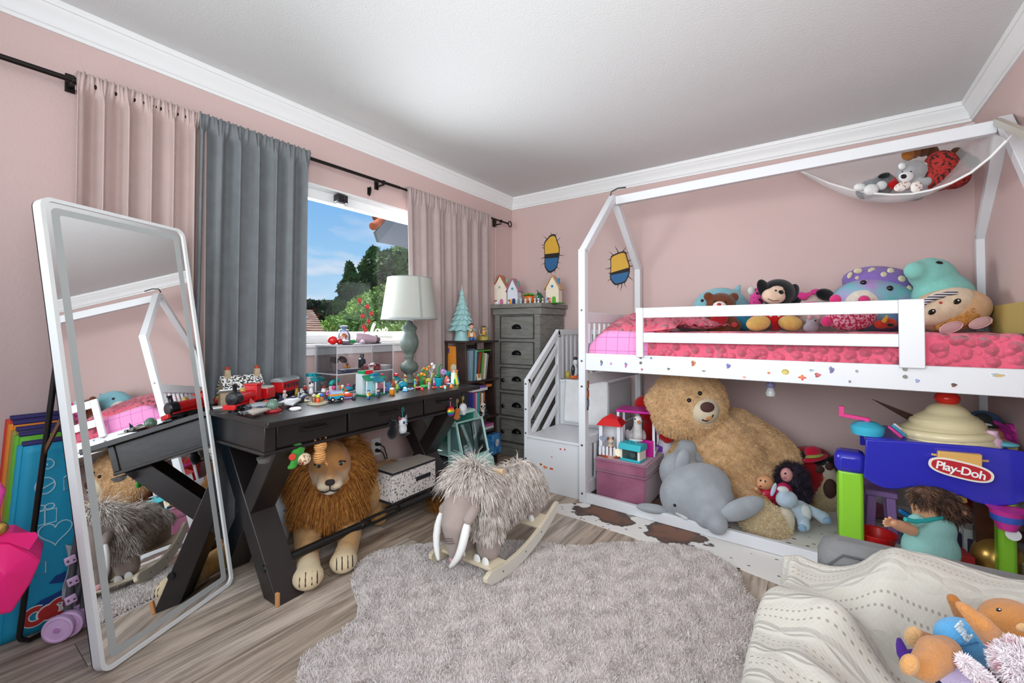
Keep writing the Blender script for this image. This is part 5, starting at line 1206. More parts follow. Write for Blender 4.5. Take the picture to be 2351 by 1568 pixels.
nt_.links.new(tc_.outputs['Object'],sp_.inputs[0]); nt_.links.new(sp_.outputs['Z'],mr_.inputs[0]); nt_.links.new(mr_.outputs[0],rp_.inputs[0]); nt_.links.new(rp_.outputs[0],nt_.nodes['Principled BSDF'].inputs['Base Color'])
t = keyring('plush_keyring','rust brown plush keyring between the rainbow one and the white one',1050,920,'a89a5a')
part('body',MB().ell((0,0,-.07),(.018,.02,.028)).ell((0,-.004,-.10),(.02,.024,.02)),plush('b0602c'),t,remesh=.005)
t = keyring('plush_keyring','white plush keyring at the right end on a brass ring',1063,914,'b8a04a')
part('body',MB().ell((0,0,-.062),(.024,.028,.032)).ell((0,.006,-.09),(.018,.02,.02)),plush('dcdce0'),t,remesh=.005)
# more of the crowd: small loose pieces, each with its own look and place
for lb,px,py,k_,c1,c2,c3,h in [
 ('grey and white toy figure behind the tan spaceship',615,920,0,'c8b49c','a8acb0','6a6e74',.04),('red-capped toy figure between train tender and teal shop',700,900,0,'d8b090','c8302a','3a3a44',.045),
 ('pink toy figure standing before the teal stall',752,912,0,'d8b0a0','d860a0','5a2a4a',.04),('white-hatted toy figure beside the orange ramp',786,904,0,'d8b498','3aa0a8','e8e8e4',.045),
 ('green-shirted toy figure left of the tall store',818,904,0,'c89a7a','2f9a5a','2a3a5a',.045),('yellow-shirted toy figure in front of the tall store',846,915,0,'d8b090','e0b83a','2f5a9a',.04),
 ('violet toy figure right of the teal storefront',884,903,0,'c89a8a','8a5ac0','3a2a5a',.042),('navy toy figure beside the ice cream cart',868,911,0,'d8b498','2a3a6a','1d2438',.04),
 ('lime toy figure near the amber honey pot',912,897,0,'d8c070','9ac83a','4a7a2a',.04),('white toy figure left of the orange-bloom plant',972,876,0,'e0c8b8','e8e4e0','b84a3a',.05),('pink-haired toy figure beside the sprout pot',997,884,0,'e0b8a8','f0c0d0','d84a8a',.045),
 ('orange toy fish piece at the right desk edge',1036,890,1,'e8702a','f0b040','',.018),('mint toy block by the yellow slide',1022,892,1,'7ad0b0','c0ece0','',.015),('red toy gem in front of the flower pots',969,896,1,'c81a30','f06070','',.014),
 ('sky blue toy seal beside the white dish',930,898,1,'6ab8e0','d8ecf4','',.02),('brown toy barrel behind the honey pot',890,893,1,'8a5a2c','b8843c','',.02),('magenta toy car piece beneath the case',800,890,1,'c8307a','e880b0','',.02),
 ('grey toy drone piece in front of the case',812,908,1,'8a9096','4a5056','',.018),('white toy kennel piece left of the stall',744,900,1,'e4e4e0','b0462f','',.028),('teal toy tram piece behind the doll with the bow',735,890,1,'1f9a98','d0e4e4','',.03),
 ('black toy tank piece behind the racer',812,917,1,'24262a','5a5e64','',.016),('cream toy dog piece left of the round play base',706,921,1,'e0d0b4','8a6a4a','',.02),('tan toy crate piece behind the navy spaceship',676,900,1,'b8946a','7a5a3a','',.022)]:
 if k_ == 0: figure(lb,px,py,c1,c2,c3,h)
 else:
  t = toy('toy_piece',lb,'toy',px,py,px * .7,'loose toy pieces on the desk'); part('body',MB().box((0,0,h * .4),(h * 1.5,h,h * .8),taper=.8),P_(c1),t,bevel=h * .12)
  part('top',MB().ell((0,0,h * .9),(h * .5,h * .4,h * .35)),P_(c2),t); part('stud',MB().cyl((h * .4,0,h * .7),(h * .4,0,h * 1.05),h * .14,n=10),P_(c2),t)
# ------------------------------------------------------------------ books and ornaments on the bookshelf
def book(label,y,z,th,d,h,col,lean=0,x1=.325,lie=None,grp='books on the ladder shelf',page='e6e0d2'):
 """a book standing spine out (or lying) with cover and page block"""
 t = thing('book',label,'book',(x1 - d / 2,y,z),0,grp)
 M_ = Euler((R(lean),0,0)).to_matrix().to_4x4() if not lie else Euler((R(90),0,R(lie))).to_matrix().to_4x4() @ Matrix.Translation((0,0,0))
 if lie: M_ = Euler((0,0,R(lie))).to_matrix().to_4x4() @ Euler((R(90),0,0)).to_matrix().to_4x4()
 c = MB(); yo = 0
 if lie is None:
  c.box((0,th / 2 - .001,h / 2),(d,.002,h)).box((0,-th / 2 + .001,h / 2),(d,.002,h)).box((d / 2 - .001,0,h / 2),(.003,th,h)); p = MB().box((-.003,0,h / 2),(d - .008,th - .004,h - .006))
  M_ = Euler((R(lean),0,0)).to_matrix().to_4x4()
 else:
  c.box((0,0,th - .001),(d,h,.002)).box((0,0,.001),(d,h,.002)).box((d / 2 - .001,0,th / 2),(.003,h,th)); p = MB().box((-.003,0,th / 2),(d - .008,h - .006,th - .004)); M_ = Euler((0,0,R(lie))).to_matrix().to_4x4()
 part('cover',c,mat('book_' + col,col,.45),t,sm=None,M=M_); part('pages',p,mat('book_pages',page,.9),t,sm=None,M=M_); return t
# tall orange book-box with its label, between the rear post and the ladder board
ob = thing('book_box','large orange boxed book with a round label on the shelf end','book',(.215,-1.035,.718),0)
part('box',MB().box((-.035,0,.135),(.17,.035,.27)),mat('orange_board','e08a2c',.5),ob,bevel=.002)
part('round_label',MB().lathe([(.030,0),(.030,.001),(0,.001)],(-.035,-.018,.10),22,axis=(0,-1,0)),mat('cream_label','dcd8c0',.5),ob)
part('printed_mark',MB().box((-.09,-.0182,.235),(.018,.001,.04)),mat('purple_print','6a4a86',.5),ob)
part('spine',MB().box((.052,0,.135),(.004,.03,.27)),mat('orange_spine','d9741e',.5),ob)
part('vertical_rail',MB().beam((.0,-.024,-.0),(.0,-.024,.27),.002,.002),mat('orange_board','e08a2c'),ob)
b_ = [(-1.005,.020,.235,'7d93a0',-2,'pale blue-grey book, first after the orange box on the top row'),(-.984,.016,.25,'4a5a62',-2,'dark slate book on the top row'),(-.962,.02,.24,'6fa0ac',-3,'sea-blue picture book on the top row'),(-.94,.014,.225,'2d4a50',-4,'narrow dark teal book on the top row'),
      (-.922,.012,.22,'c0361c',-6,'thin red book leaning on the top row'),(-.903,.016,.225,'3a4a2c',-6,'black and green patterned book on the top row'),(-.884,.012,.215,'6aa042',-7,'bright green book on the top row'),(-.866,.010,.205,'b0a088',-8,'tan thin book on the top row'),
      (-.85,.014,.21,'d6d2c8',-8,'white book leaning near the right of the top row'),(-.83,.012,.20,'8c8a84',-9,'grey slim book at the right end of the top row')]
for y,th,h,c_,ln,lb in b_: book(lb,y,.719,th,.17,h,c_,ln)
book('green picture book lying tilted on top of the row',-.85,.945,.008,.17,.20,'4f9a3a',lie=8)
b_ = [(-.985,.018,.20,'3f4a9a',0,'deep blue book at the left of the second row'),(-.965,.018,.205,'b84a86',0,'magenta book on the second row'),(-.945,.018,.20,'c8b2bc',0,'pale pink book on the second row'),(-.922,.02,.20,'3f98a0',-1,'turquoise book on the second row'),(-.900,.018,.195,'8c6a4a',-1,'brown book on the second row'),
      (-.878,.018,.19,'e2ded4',-2,'white book with printed spine on the second row'),(-.858,.016,.19,'c86a3a',-2,'orange book at the right of the second row')]
for y,th,h,c_,ln,lb in b_: book(lb,y,.419,th,.17,h,c_,ln)
book('white book lying flat across the second row',-.90,.630,.022,.16,.19,'d9d6da',lie=2)
book('purple book lying flat on the second row pile',-.92,.653,.018,.17,.19,'6a4aa0',lie=-3)
book('orange paperback lying on the second row pile',-.80,.653,.018,.15,.10,'c8762c',lie=4)
book('teal book standing at the left of the bottom row',-.95,.099,.02,.17,.19,'3a8a96',0); book('red book standing in the bottom row',-.925,.099,.018,.17,.2,'a83a34',0)
for i,(c_,lb) in enumerate((('b05a8a','mauve book lying flat on the third shelf pile'),('d0ccc6','white book lying flat on the third shelf pile'),('4a4a52','charcoal book lying flat on the third shelf pile'))):
 book(lb,-.80,.33 - .021 * i,.02,.17,.15,c_,lie=3 * i - 3)
book('green and black picture book standing on the third shelf',-.86,.099,.02,.17,.2,'2f6a3a',-4);
bb = thing('blue_gift_bag','shiny blue gift bag with a white snowflake on the lowest shelf','gift bag',(.33,-.73,.1))
part('bag',MB().box((0,0,.08),(.07,.13,.16),(0,0,.1),taper=.92),mat('blue_foil','4f93c8',.25,col2='2f6aa8',vscale=18),bb,bevel=.006)
mb = MB()
for k_ in range(6): a = k_ * math.pi / 6; mb.box((.0355,0,.09),(.002,.06,.006),(a,0,0))
part('snowflake',mb,WHT,bb,sm=None,M=Euler((0,0,.1)).to_matrix().to_4x4())
def shelf_panda(px,py):
 t = thing('panda_toy','black and white panda figurine sitting on the second shelf','toy',at(px,py,x=.36) + Vector((-.045,.0,0)),R(-25));
 t.location.z = .419
 part('body',MB().ell((0,0,.030),(.03,.034,.032)).ell((0,0,.085),(.032,.036,.032)),plush('e2e0da'),t,remesh=.005)
 for s_ in (-1,1):
  part('ear',MB().ell((0,s_ * .03,.112),(.008,.013,.012)),plush('17171a'),t); part('leg',MB().cap((.01,s_ * .022,.018),(.045,s_ * .03,.014),.014,.013),plush('17171a'),t)
  o = part('eye_patch',MB().ell((.027,s_ * .014,.088),(.005,.008,.010)),plush('17171a'),t); part('arm',MB().cap((.012,s_ * .03,.052),(.035,s_ * .016,.036),.010,.009),plush('17171a'),t)
 part('nose',MB().ell((.032,0,.078),(.003,.005,.004)),BLACKP,t)
shelf_panda(1116,945)
sc = thing('small_white_card','little cream card propped in front of the top row books','card',(.345,-.93,.719)); part('card',MB().box((-.01,0,.025),(.004,.05,.05),(0,-.15,0)),mat('cream_card','ddd0c0',.6),sc); part('picture',MB().box((-.007,0,.035),(.002,.03,.03),(0,-.15,0)),mat('photo_card_b8','b8763a',.5),sc)
# on top of the shelf
ZS = 1.031
tr = thing('ceramic_tree','pale turquoise ceramic tree with layered branches on top of the bookshelf','ornament',(.205,-.985,ZS))
TQ = mat('turquoise_ceramic','9cc6c6',.4,var=.1,vscale=60)
part('base',MB().lathe([(.066,0),(.064,.004),(.056,.03),(.052,.07),(.05,.085),(0,.085)],n=30),TQ,tr)
n_ = 10
for k_ in range(7):
 z0 = .075 + k_ * .042; r1 = .122 * (1 - k_ / 7.6); r0 = r1 * .5
 vs = []; fs = []
 for i in range(n_ * 2):
  a = math.pi * i / n_ + k_ * .2; e_ = 1 if i % 2 == 0 else .78
  vs += [(r1 * e_ * math.cos(a),r1 * e_ * math.sin(a),z0 + (0 if i % 2 == 0 else .012)),(r0 * math.cos(a),r0 * math.sin(a),z0 + .062 * (1 - k_ * .05)),(r0 * .7 * math.cos(a),r0 * .7 * math.sin(a),z0)]
 m_ = n_ * 2
 for i in range(m_):
  j = (i + 1) % m_; fs += [(3 * i,3 * j,3 * j + 1,3 * i + 1),(3 * i + 2,3 * j + 2,3 * j,3 * i)]
 part('branch_tier',MB().add(vs,fs),TQ,tr,sm=None,bevel=.003)
part('tip',MB().lathe([(.022,0),(.012,.03),(.003,.045),(0,.05)],(0,0,.365),12),TQ,tr)
part('star_pin',MB().cyl((0,0,.41),(0,0,.445),.0025,.0008,n=6),WHT,tr)
SK = mat('doll_skin','d9a68c',.45)
cw = thing('doll_figurine','small boy figurine in a brown vest sitting in front of the ceramic tree','figurine',(.31,-.99,ZS),R(-30))
part('body',MB().cap((0,0,.03),(0,0,.075),.02,.017),mat('spotted_vest','d8c8a8',.6,col2='5a3a22',vscale=60,vpos=(.45,.5)),cw)
part('legs',MB().cap((0,-.01,.018),(.045,-.014,.014),.011,.010).cap((0,.01,.018),(.045,.014,.014),.011,.010),P_('2f5fa8'),cw)
for s_ in (-1,1): part('arm',MB().cap((0,s_ * .02,.07),(.012,s_ * .028,.03),.008,.007),P_('c07a3a'),cw)
hd_ = part('head',MB().ell((0,0,.112),(.019,.018,.023)).ell((.017,0,.108),(.006,.005,.005)),SK,cw,remesh=.0035)
part('hair',MB().ell((-.003,0,.124),(.019,.0185,.015)),P_('4a2a1a'),cw)
for s_ in (-1,1): part('eye',MB().ell((.017,s_ * .007,.115),(.002,.003,.003),n=8,m=6),BLACKP,cw)
gb = thing('snow_globe','glass snow globe with a golden figure on the right of the bookshelf top','snow globe',(.27,-.79,ZS),R(-30))
part('base',MB().lathe([(.05,0),(.052,.01),(.046,.03),(.04,.036),(0,.036)],n=26),mat('gold_green_base','b8923a',.4,col2='5a7a3a',vscale=40),gb)
part('globe',MB().ell((0,0,.075),.045,n=28,m=18),glass_mat('globe_glass',(.94,.93,.90,1),.01,.10),gb)
part('figure',MB().cap((0,0,.045),(0,0,.072),.017,.013).ell((0,0,.095),.014).cap((.008,.012,.07),(.02,.02,.08),.006,.005),P_('d8a63a'),gb,remesh=.004)
part('scarf',MB().lathe([(.013,.078),(.015,.082),(.012,.086)],n=14),P_('b03a2a'),gb)
# ------------------------------------------------------------------ toy houses and figures on the dresser
ZD = DZ + .0465
def dd(px,py,y):
 p = at(px,py,z=ZD); return p
def grass(label,px0,px1,y):
 a = at(px0,690,y=y); b = at(px1,690,y=y)
 return single('toy_lawn',MB().box((0,0,.004),(b.x - a.x,.09,.008)),P_('3f8a2c'),label,'toy lawn',((a.x + b.x) / 2,y,ZD),bevel=.003)
YR = -.24
grass('bright green toy lawn under the pink toy house',1133,1172,YR - .02); grass('green toy lawn under the blue-roofed toy house',1256,1292,YR - .02)
def fairy(label,px,wpx,hpx,wall,roof,door,roof2,gab=None,spire=0):
 a = at(px - wpx / 2,690,y=YR); b = at(px + wpx / 2,690,y=YR); w = b.x - a.x; h = hpx * w / wpx; d = .085
 t = thing('toy_fairy_house',label,'toy house',((a.x + b.x) / 2,YR,ZD + .0085),R(8),'toy fairy houses on the dresser')
 hw = h * .52
 part('walls',MB().b2((-w * .40,-d / 2,0),(w * .40,d / 2,hw)).prism([(-w * .40,0),(w * .40,0),(0,h * .42)],d,frame((0,d / 2,hw),(1,0,0),(0,0,1))),P_(wall),t,bevel=.002)
 part('roof',MB().add([(-w * .52,-d * .6,hw - .012),(0,-d * .6,h * .97),(0,d * .6,h * .97),(-w * .52,d * .6,hw - .012),(w * .52,-d * .6,hw - .012),(w * .52,d * .6,hw - .012)],[(0,1,2,3),(1,4,5,2)]),P_(roof),t,solid=.008,sm=None)
 o = part('door',MB().prism([(-.017,0),(.017,0),(.017,.04),(.009,.054),(-.009,.054),(-.017,.04)],.004,frame((w * .12,-d / 2,0),(1,0,0),(0,0,1))),P_(door),t); part('knob',MB().ell((w * .12 + .010,-d / 2 - .006,.026),.0028,n=8,m=6),GLD,o)
 part('window',MB().lathe([(.012,0),(.012,.003),(0,.003)],(0,-d / 2,hw + .016),14,axis=(0,-1,0)),P_(roof2),t)
 part('heart_trim',MB().prism([(x * .00085,y * .00085) for x,y in [(16 * math.sin(q) ** 3,13 * math.cos(q) - 5 * math.cos(2 * q) - 2 * math.cos(3 * q) - math.cos(4 * q)) for q in np.linspace(0,6.283,24,endpoint=False)]],.003,frame((-w * .22,-d / 2,.036),(1,0,0),(0,0,1))),P_('9c2a3a'),t)
 part('chimney',MB().box((w * .28,.01,h * .78),(.016,.016,.05)),P_(roof2),t)
 part('turret',MB().lathe([(.017,0),(.017,hw * .8),(.022,hw * .8),(.004,hw * 1.25),(0,hw * 1.28)],(-w * .36,.02,hw * .4),12),P_(gab or roof2),t)
 return t
fairy('pink and cream toy house with an orange peaked roof on the dresser',1152,36,56,'e4dccb','b4663a','c86a9a','9ab0a4','d88a6a')
fairy('white toy house with a pink tall roof beside the pumpkin house',1181,26,50,'dde0ea','b07a8c','3a4a7a','58a08a','d070a8')
fairy('green-doored toy house with a curled blue roof at the dresser right',1272,34,56,'e8dcc4','c89a6a','5ab02f','2f86b8','2a86b8')
pk = thing('toy_pumpkin_house','orange toy pumpkin house with a leafy green top','toy house',(at(1215,690,y=YR).x,YR,ZD))
part('body',MB().lathe([(.03,0),(.052,.02),(.056,.05),(.046,.078),(.02,.09),(0,.09)],n=20),P_('dc6a1c'),pk)
mb = MB()
for k_ in range(8): a = k_ * .785; mb.ell((.03 * math.cos(a),.03 * math.sin(a),.096),(.032,.014,.006),(0,.35,a))
part('leaf_top',mb,P_('4aa01f'),pk); part('door',MB().ell((-.005,-.052,.035),(.018,.008,.03)),P_('e87f2c'),pk); part('window',MB().ell((.03,-.045,.05),(.008,.006,.011)),P_('c8dce0'),pk)
cu_ = thing('toy_cucumber','dark green toy cucumber house leaning beside the pumpkin','toy house',(at(1240,690,y=YR + .02).x,YR + .02,ZD))
part('body',MB().tube([(0,0,.002),(.002,0,.03),(-.004,0,.07),(-.014,0,.10),(-.02,0,.112)],[.022,.032,.030,.020,.006],n=16),P_('1f5a34'),cu_); part('stem',MB().tube([(-.02,0,.11),(-.026,0,.125),(-.034,0,.133)],.004),P_('2f5a2a'),cu_); part('window',MB().ell((-.012,-.028,.065),(.008,.005,.02)),P_('5ac090'),cu_)
for px,lb,c_,c2 in [(1172,'little orange flower creature in front of the houses','e8901c','f0c040'),(1186,'pale blue animal figure left of centre on the dresser','a8d0d8','e8f0f0'),(1196,'light teal animal figure in front of the pumpkin','9ac8cc','d8e8e8'),(1206,'white and teal animal figure below the pumpkin door','d8e4e4','6aa8b0'),(1217,'pale aqua animal figure at the dresser centre','a4ccd4','eef4f4'),
                       (1228,'white bunny figure with orange scarf on the dresser','ece8e0','d8843a'),(1236,'white and navy rabbit figure on the dresser','e8e8ea','3a5aa0'),(1246,'cream mouse figure beside the cucumber','dccfb4','5a4a3a'),(1254,'light blue bunny figure by the green-doored house','9cc4e4','7aa4d0'),(1262,'red and white figure at the green door','d84a4a','e8e0d8')]:
 p = at(px,696,y=-.36); t = thing('toy_animal_figure',lb,'toy figure',(p.x,-.36,ZD),R(-60),'animal figures on the dresser')
 part('body',MB().cap((0,0,.009),(0,0,.024),.010,.007).ell((0,0,.038),(.009,.010,.009)),P_(c_),t,remesh=.0025,smit=2)
 for s_ in (-1,1): part('ear',MB().cap((0,s_ * .006,.044),(0,s_ * .008,.056),.003,.002),P_(c2),t)
 part('scarf',MB().lathe([(.008,.027),(.010,.030),(.007,.033)],n=12),P_(c2),t)
uw = thing('white_unicorn','small white pipe figurine at the left edge of the dresser top','figurine',(.11,-.40,ZD)); part('body',MB().ell((0,0,.02),(.018,.012,.012)).cap((.01,0,.025),(.016,0,.06),.006,.004).cap((.0,0,.06),(.03,0,.066),.003,.002).cap((-.01,0,.02),(-.012,0,.0),.004,.004).cap((.01,0,.02),(.012,0,.0),.004,.004),P_('e8e8e8'),uw,remesh=.003)
bx = single('white_wall_strip',MB().box((0,0,.45),(.03,.03,1.16)),WHITE,'narrow white strip standing between the curtain and the dresser','strip',(.10,-.42,.14),bevel=.003) if False else None
# ------------------------------------------------------------------ shaggy rug
def inside(poly,P):
 x,y = P[:,0],P[:,1]; r = np.zeros(len(P),bool); n = len(poly)
 for i in range(n):
  a,b = poly[i],poly[(i + 1) % n]
  c = ((a[1] > y) != (b[1] > y)) & (x < (b[0] - a[0]) * (y - a[1]) / ((b[1] - a[1]) or 1e-9) + a[0]); r ^= c
 return r
def edge_dist(poly,P):
 d = np.full(len(P),9.); n = len(poly)
 for i in range(n):
  a = np.array(poly[i]); b = np.array(poly[(i + 1) % n]); t = np.clip(((P - a) @ (b - a)) / max((b - a) @ (b - a),1e-12),0,1)
  d = np.minimum(d,np.linalg.norm(P - a - t[:,None] * (b - a),axis=1))
 return d
def smooth_poly(pts,k=6):
 n = len(pts); out = []
 for i in range(n):
  p0,p1,p2,p3 = (np.array(pts[(i + j) % n]) for j in (-1,0,1,2))
  for t in np.linspace(0,1,k,endpoint=False):
   out.append(tuple(.5 * (2 * p1 + (p2 - p0) * t + (2 * p0 - 5 * p1 + 4 * p2 - p3) * t * t + (3 * p1 - p0 - 3 * p2 + p3) * t ** 3)))
 return out
rugpx = [(683,1525),(704,1485),(765,1450),(805,1420),(823,1388),(813,1352),(806,1325),(820,1288),(860,1262),(915,1250),(985,1242),(1100,1236),(1210,1236),(1320,1247),(1400,1240),(1500,1240),(1600,1251),(1655,1275),(1695,1303),(1710,1345),(1738,1375),(1760,1410),(1757,1448),(1733,1480),(1722,1520),(1716,1580),(1640,1690),(1450,1780),(1250,1800),(1050,1760),(860,1730),(740,1660),(690,1590)]
RUG = smooth_poly([tuple(at(px,py,z=.028).xy) for px,py in rugpx],5)
rc = (1.55,-2.25,0)
def rug():
 o = thing('shag_rug','large cloud-shaped shaggy pale grey-pink rug on the floor','rug',rc)
 A_ = np.array(RUG); lo,hi = A_.min(0),A_.max(0); s = .016
 X,Y = np.meshgrid(np.arange(lo[0],hi[0],s),np.arange(lo[1],hi[1],s)); nx = X.shape[1]; P = np.stack([X.ravel(),Y.ravel()],1)
 ins = inside(RUG,P); ed = edge_dist(RUG,P)
 rg = np.random.default_rng(5)
 z = .006 + .018 * np.clip(ed / .05,0,1) ** .6 + .003 * np.sin(P[:,0] * 31 + 2 * np.sin(P[:,1] * 17)) * np.sin(P[:,1] * 27)
 idx = -np.ones(len(P),int); idx[ins] = np.arange(ins.sum())
 vs = [(p[0] - rc[0],p[1] - rc[1],zz) for p,zz in zip(P[ins],z[ins])]; fs = []
 for j in range(X.shape[0] - 1):
  for i in range(nx - 1):
   a = (j * nx + i,j * nx + i + 1,(j + 1) * nx + i + 1,(j + 1) * nx + i)
   if all(ins[q] for q in a): fs.append(tuple(int(idx[q]) for q in a))
 RM = mat('rug_backing','ded3ce',.95,bump=.8,bscale=120,var=.15,vscale=40)
 part('backing',MB().add(vs,fs),RM,o,sm=180)
 part('underside',MB().prism([(x - rc[0],y - rc[1]) for x,y in RUG],.006),RM,o,sm=None)
 n = 95000; C_ = rg.random((int(n * 1.6),2)) * (hi - lo) + lo; C_ = C_[inside(RUG,C_)]; e = edge_dist(RUG,C_)
 zz = .006 + .017 * np.clip(e / .05,0,1) ** .6
 p = np.column_stack([C_[:,0] - rc[0],C_[:,1] - rc[1],zz])
 ax = np.sin(C_[:,0] * 43 + 3 * np.sin(C_[:,1] * 23)) + .7 * np.sin(C_[:,1] * 61 + C_[:,0] * 17); ay = np.cos(C_[:,1] * 39 + 3 * np.sin(C_[:,0] * 29)) + .7 * np.cos(C_[:,0] * 57 - C_[:,1] * 21)
 d = np.column_stack([ax * .30,ay * .30,np.full(len(p),.9)]) + rg.normal(size=(len(p),3)) * .32
 PM = mat('rug_pile','e0d7d2',.95,var=.08,vscale=24,sheen=.2,spec=.05)
 strands('pile',p,d,.0125,.0042,PM,o,seg=2,bend=np.array([0,0,-.25]),seed=6,kind='stuff')
rug()
# ------------------------------------------------------------------ cowhide under the edge of the bed
def hide_mat(cx0,cy0):
 m = bpy.data.materials.new('cowhide'); m.use_nodes = True; nt = m.node_tree; N = nt.nodes; L = nt.links; b = N['Principled BSDF']
 b.inputs['Roughness'].default_value = .75; b.inputs['Sheen Weight'].default_value = .15
 tc = N.new('ShaderNodeTexCoord'); no = N.new('ShaderNodeTexNoise'); no.inputs['Scale'].default_value = 9; no.inputs['Detail'].default_value = 5; L.new(tc.outputs['Object'],no.inputs['Vector'])
 acc = None
 for (x,y,rx,ry) in ((1.47,-1.10,.30,.16),(1.86,-1.13,.27,.18),(1.58,-.75,.3,.3),(2.1,-.5,.4,.3)):
  mp = N.new('ShaderNodeMapping'); mp.vector_type = 'TEXTURE'; mp.inputs['Location'].default_value = (x - cx0,y - cy0,0); mp.inputs['Scale'].default_value = (rx,ry,1)
  L.new(tc.outputs['Object'],mp.inputs[0]); ln = N.new('ShaderNodeVectorMath'); ln.operation = 'LENGTH'; L.new(mp.outputs[0],ln.inputs[0])
  if acc is None: acc = ln.outputs['Value']
  else:
   mn = N.new('ShaderNodeMath'); mn.operation = 'MINIMUM'; L.new(acc,mn.inputs[0]); L.new(ln.outputs['Value'],mn.inputs[1]); acc = mn.outputs[0]
 ad = N.new('ShaderNodeMath'); ad.operation = 'MULTIPLY_ADD'; ad.inputs[1].default_value = 1.35; L.new(no.outputs[0],ad.inputs[0]); L.new(acc,ad.inputs[2])
 rp = N.new('ShaderNodeValToRGB'); e = rp.color_ramp.elements; e[0].position = 1.02 / 2; e[0].color = lin('6e3f22'); e[1].position = 1.34 / 2; e[1].color = lin('e4e0da'); x_ = e.new(1.28 / 2); x_.color = lin('2a1c15')
 dv = N.new('ShaderNodeMath'); dv.operation = 'MULTIPLY'; dv.inputs[1].default_value = .5; L.new(ad.outputs[0],dv.inputs[0]); L.new(dv.outputs[0],rp.inputs[0])
 sp = N.new('ShaderNodeTexVoronoi'); sp.inputs['Scale'].default_value = 17; sp.inputs['Randomness'].default_value = 1; mp2 = N.new('ShaderNodeMapping'); mp2.inputs['Scale'].default_value = (1,1.8,1); L.new(tc.outputs['Object'],mp2.inputs[0]); L.new(mp2.outputs[0],sp.inputs['Vector'])
 n2 = N.new('ShaderNodeTexNoise'); n2.inputs['Scale'].default_value = 4; L.new(tc.outputs['Object'],n2.inputs['Vector'])
 th = N.new('ShaderNodeMath'); th.operation = 'MULTIPLY'; th.inputs[1].default_value = .33; L.new(n2.outputs[0],th.inputs[0])
 lt = N.new('ShaderNodeMath'); lt.operation = 'LESS_THAN'; L.new(sp.outputs['Distance'],lt.inputs[0]); L.new(th.outputs[0],lt.inputs[1])
 mx = N.new('ShaderNodeMixRGB'); mx.inputs[2].default_value = lin('3a332e'); L.new(lt.outputs[0],mx.inputs[0]); L.new(rp.outputs[0],mx.inputs[1]); L.new(mx.outputs[0],b.inputs['Base Color'])
 return m
hp_ = [tuple(at(px,py,z=.003).xy) for px,py in [(1268,1160),(1275,1176),(1330,1192),(1400,1216),(1440,1228),(1480,1242),(1600,1262),(1640,1278),(1690,1302),(1760,1330),(1815,1348),(1826,1325)]] + [(2.62,-1.2),(3.0,-1.12),(3.1,-.6),(2.9,-.2),(2.2,-.14),(1.5,-.2),(1.40,-.7),(1.30,-1.0),(1.22,-1.08)]
HC = (2.0,-.8,.0005)
single('cowhide_rug',MB().prism([(x - HC[0],y - HC[1]) for x,y in smooth_poly(hp_,4)],.003),hide_mat(HC[0],HC[1]),'white cowhide with brown patches and black spots under the loft bed','rug',HC,sm=None)
# ------------------------------------------------------------------ big plush lion under the desk
LN = thing('plush_lion','large plush lion with a tawny mane lying under the desk','plush toy',(.45,-2.28,0),R(-32))
def lion_mat():
 m = mat('lion_plush','c49458',.95,bump=.6,bscale=240,var=.16,vscale=26,sheen=.2,spec=.08); nt = m.node_tree; N = nt.nodes; L = nt.links; b = N['Principled BSDF']
 old = b.inputs['Base Color'].links[0].from_socket; tc = N.new('ShaderNodeTexCoord'); sp = N.new('ShaderNodeSeparateXYZ'); L.new(tc.outputs['Object'],sp.inputs[0])
 mr = N.new('ShaderNodeMapRange'); mr.inputs[1].default_value = .24; mr.inputs[2].default_value = .34; L.new(sp.outputs['X'],mr.inputs[0])
 mx = N.new('ShaderNodeMixRGB'); mx.inputs[2].default_value = lin('dcc7a2'); L.new(mr.outputs[0],mx.inputs[0]); L.new(old,mx.inputs[1]); L.new(mx.outputs[0],b.inputs['Base Color']); return m
LM = lion_mat()
mb = MB().ell((-.43,.36,.14),(.17,.15,.14)).cap((-.40,.33,.15),(-.10,.06,.20),.14,.15).cap((-.1,.06,.2),(-.02,0,.36),.13,.11).ell((-.3,.12,.10),(.14,.06,.09))
mb.cap((.0,-.10,.10),(.22,-.095,.066),.072,.052).cap((.22,-.095,.066),(.36,-.085,.052),.052,.054).ell((.375,-.085,.052),(.068,.066,.05)).cap((.0,.10,.10),(.18,.085,.066),.072,.052).cap((.18,.085,.066),(.28,.062,.052),.052,.054).ell((.298,.06,.052),(.066,.064,.05))
mb.cap((-.36,.23,.06),(-.17,.26,.045),.06,.045).ell((-.15,.26,.045),(.06,.05,.045))
mb.tube([(-.55,.42,.08),(-.58,.5,.05),(-.5,.58,.04),(-.36,.61,.04)],[.03,.026,.022,.022],n=10)
part('body',mb,LM,LN,remesh=.013,smit=5)
LFM = mat('lion_face','b9834f',.95,bump=.5,bscale=260,var=.2,vscale=18,sheen=.2,spec=.08); _n = LFM.node_tree; _b = _n.nodes['Principled BSDF']; _o = _b.inputs['Base Color'].links[0].from_socket; _t = _n.nodes.new('ShaderNodeTexCoord'); _s = _n.nodes.new('ShaderNodeSeparateXYZ'); _m = _n.nodes.new('ShaderNodeMapRange'); _x = _n.nodes.new('ShaderNodeMixRGB')
_n.links.new(_t.outputs['Object'],_s.inputs[0]); _n.links.new(_s.outputs['Z'],_m.inputs[0]); _m.inputs[1].default_value = .345; _m.inputs[2].default_value = .425; _x.inputs[1].default_value = lin('e0cdb4'); _n.links.new(_m.outputs[0],_x.inputs[0]); _n.links.new(_o,_x.inputs[2]); _n.links.new(_x.outputs[0],_b.inputs['Base Color'])
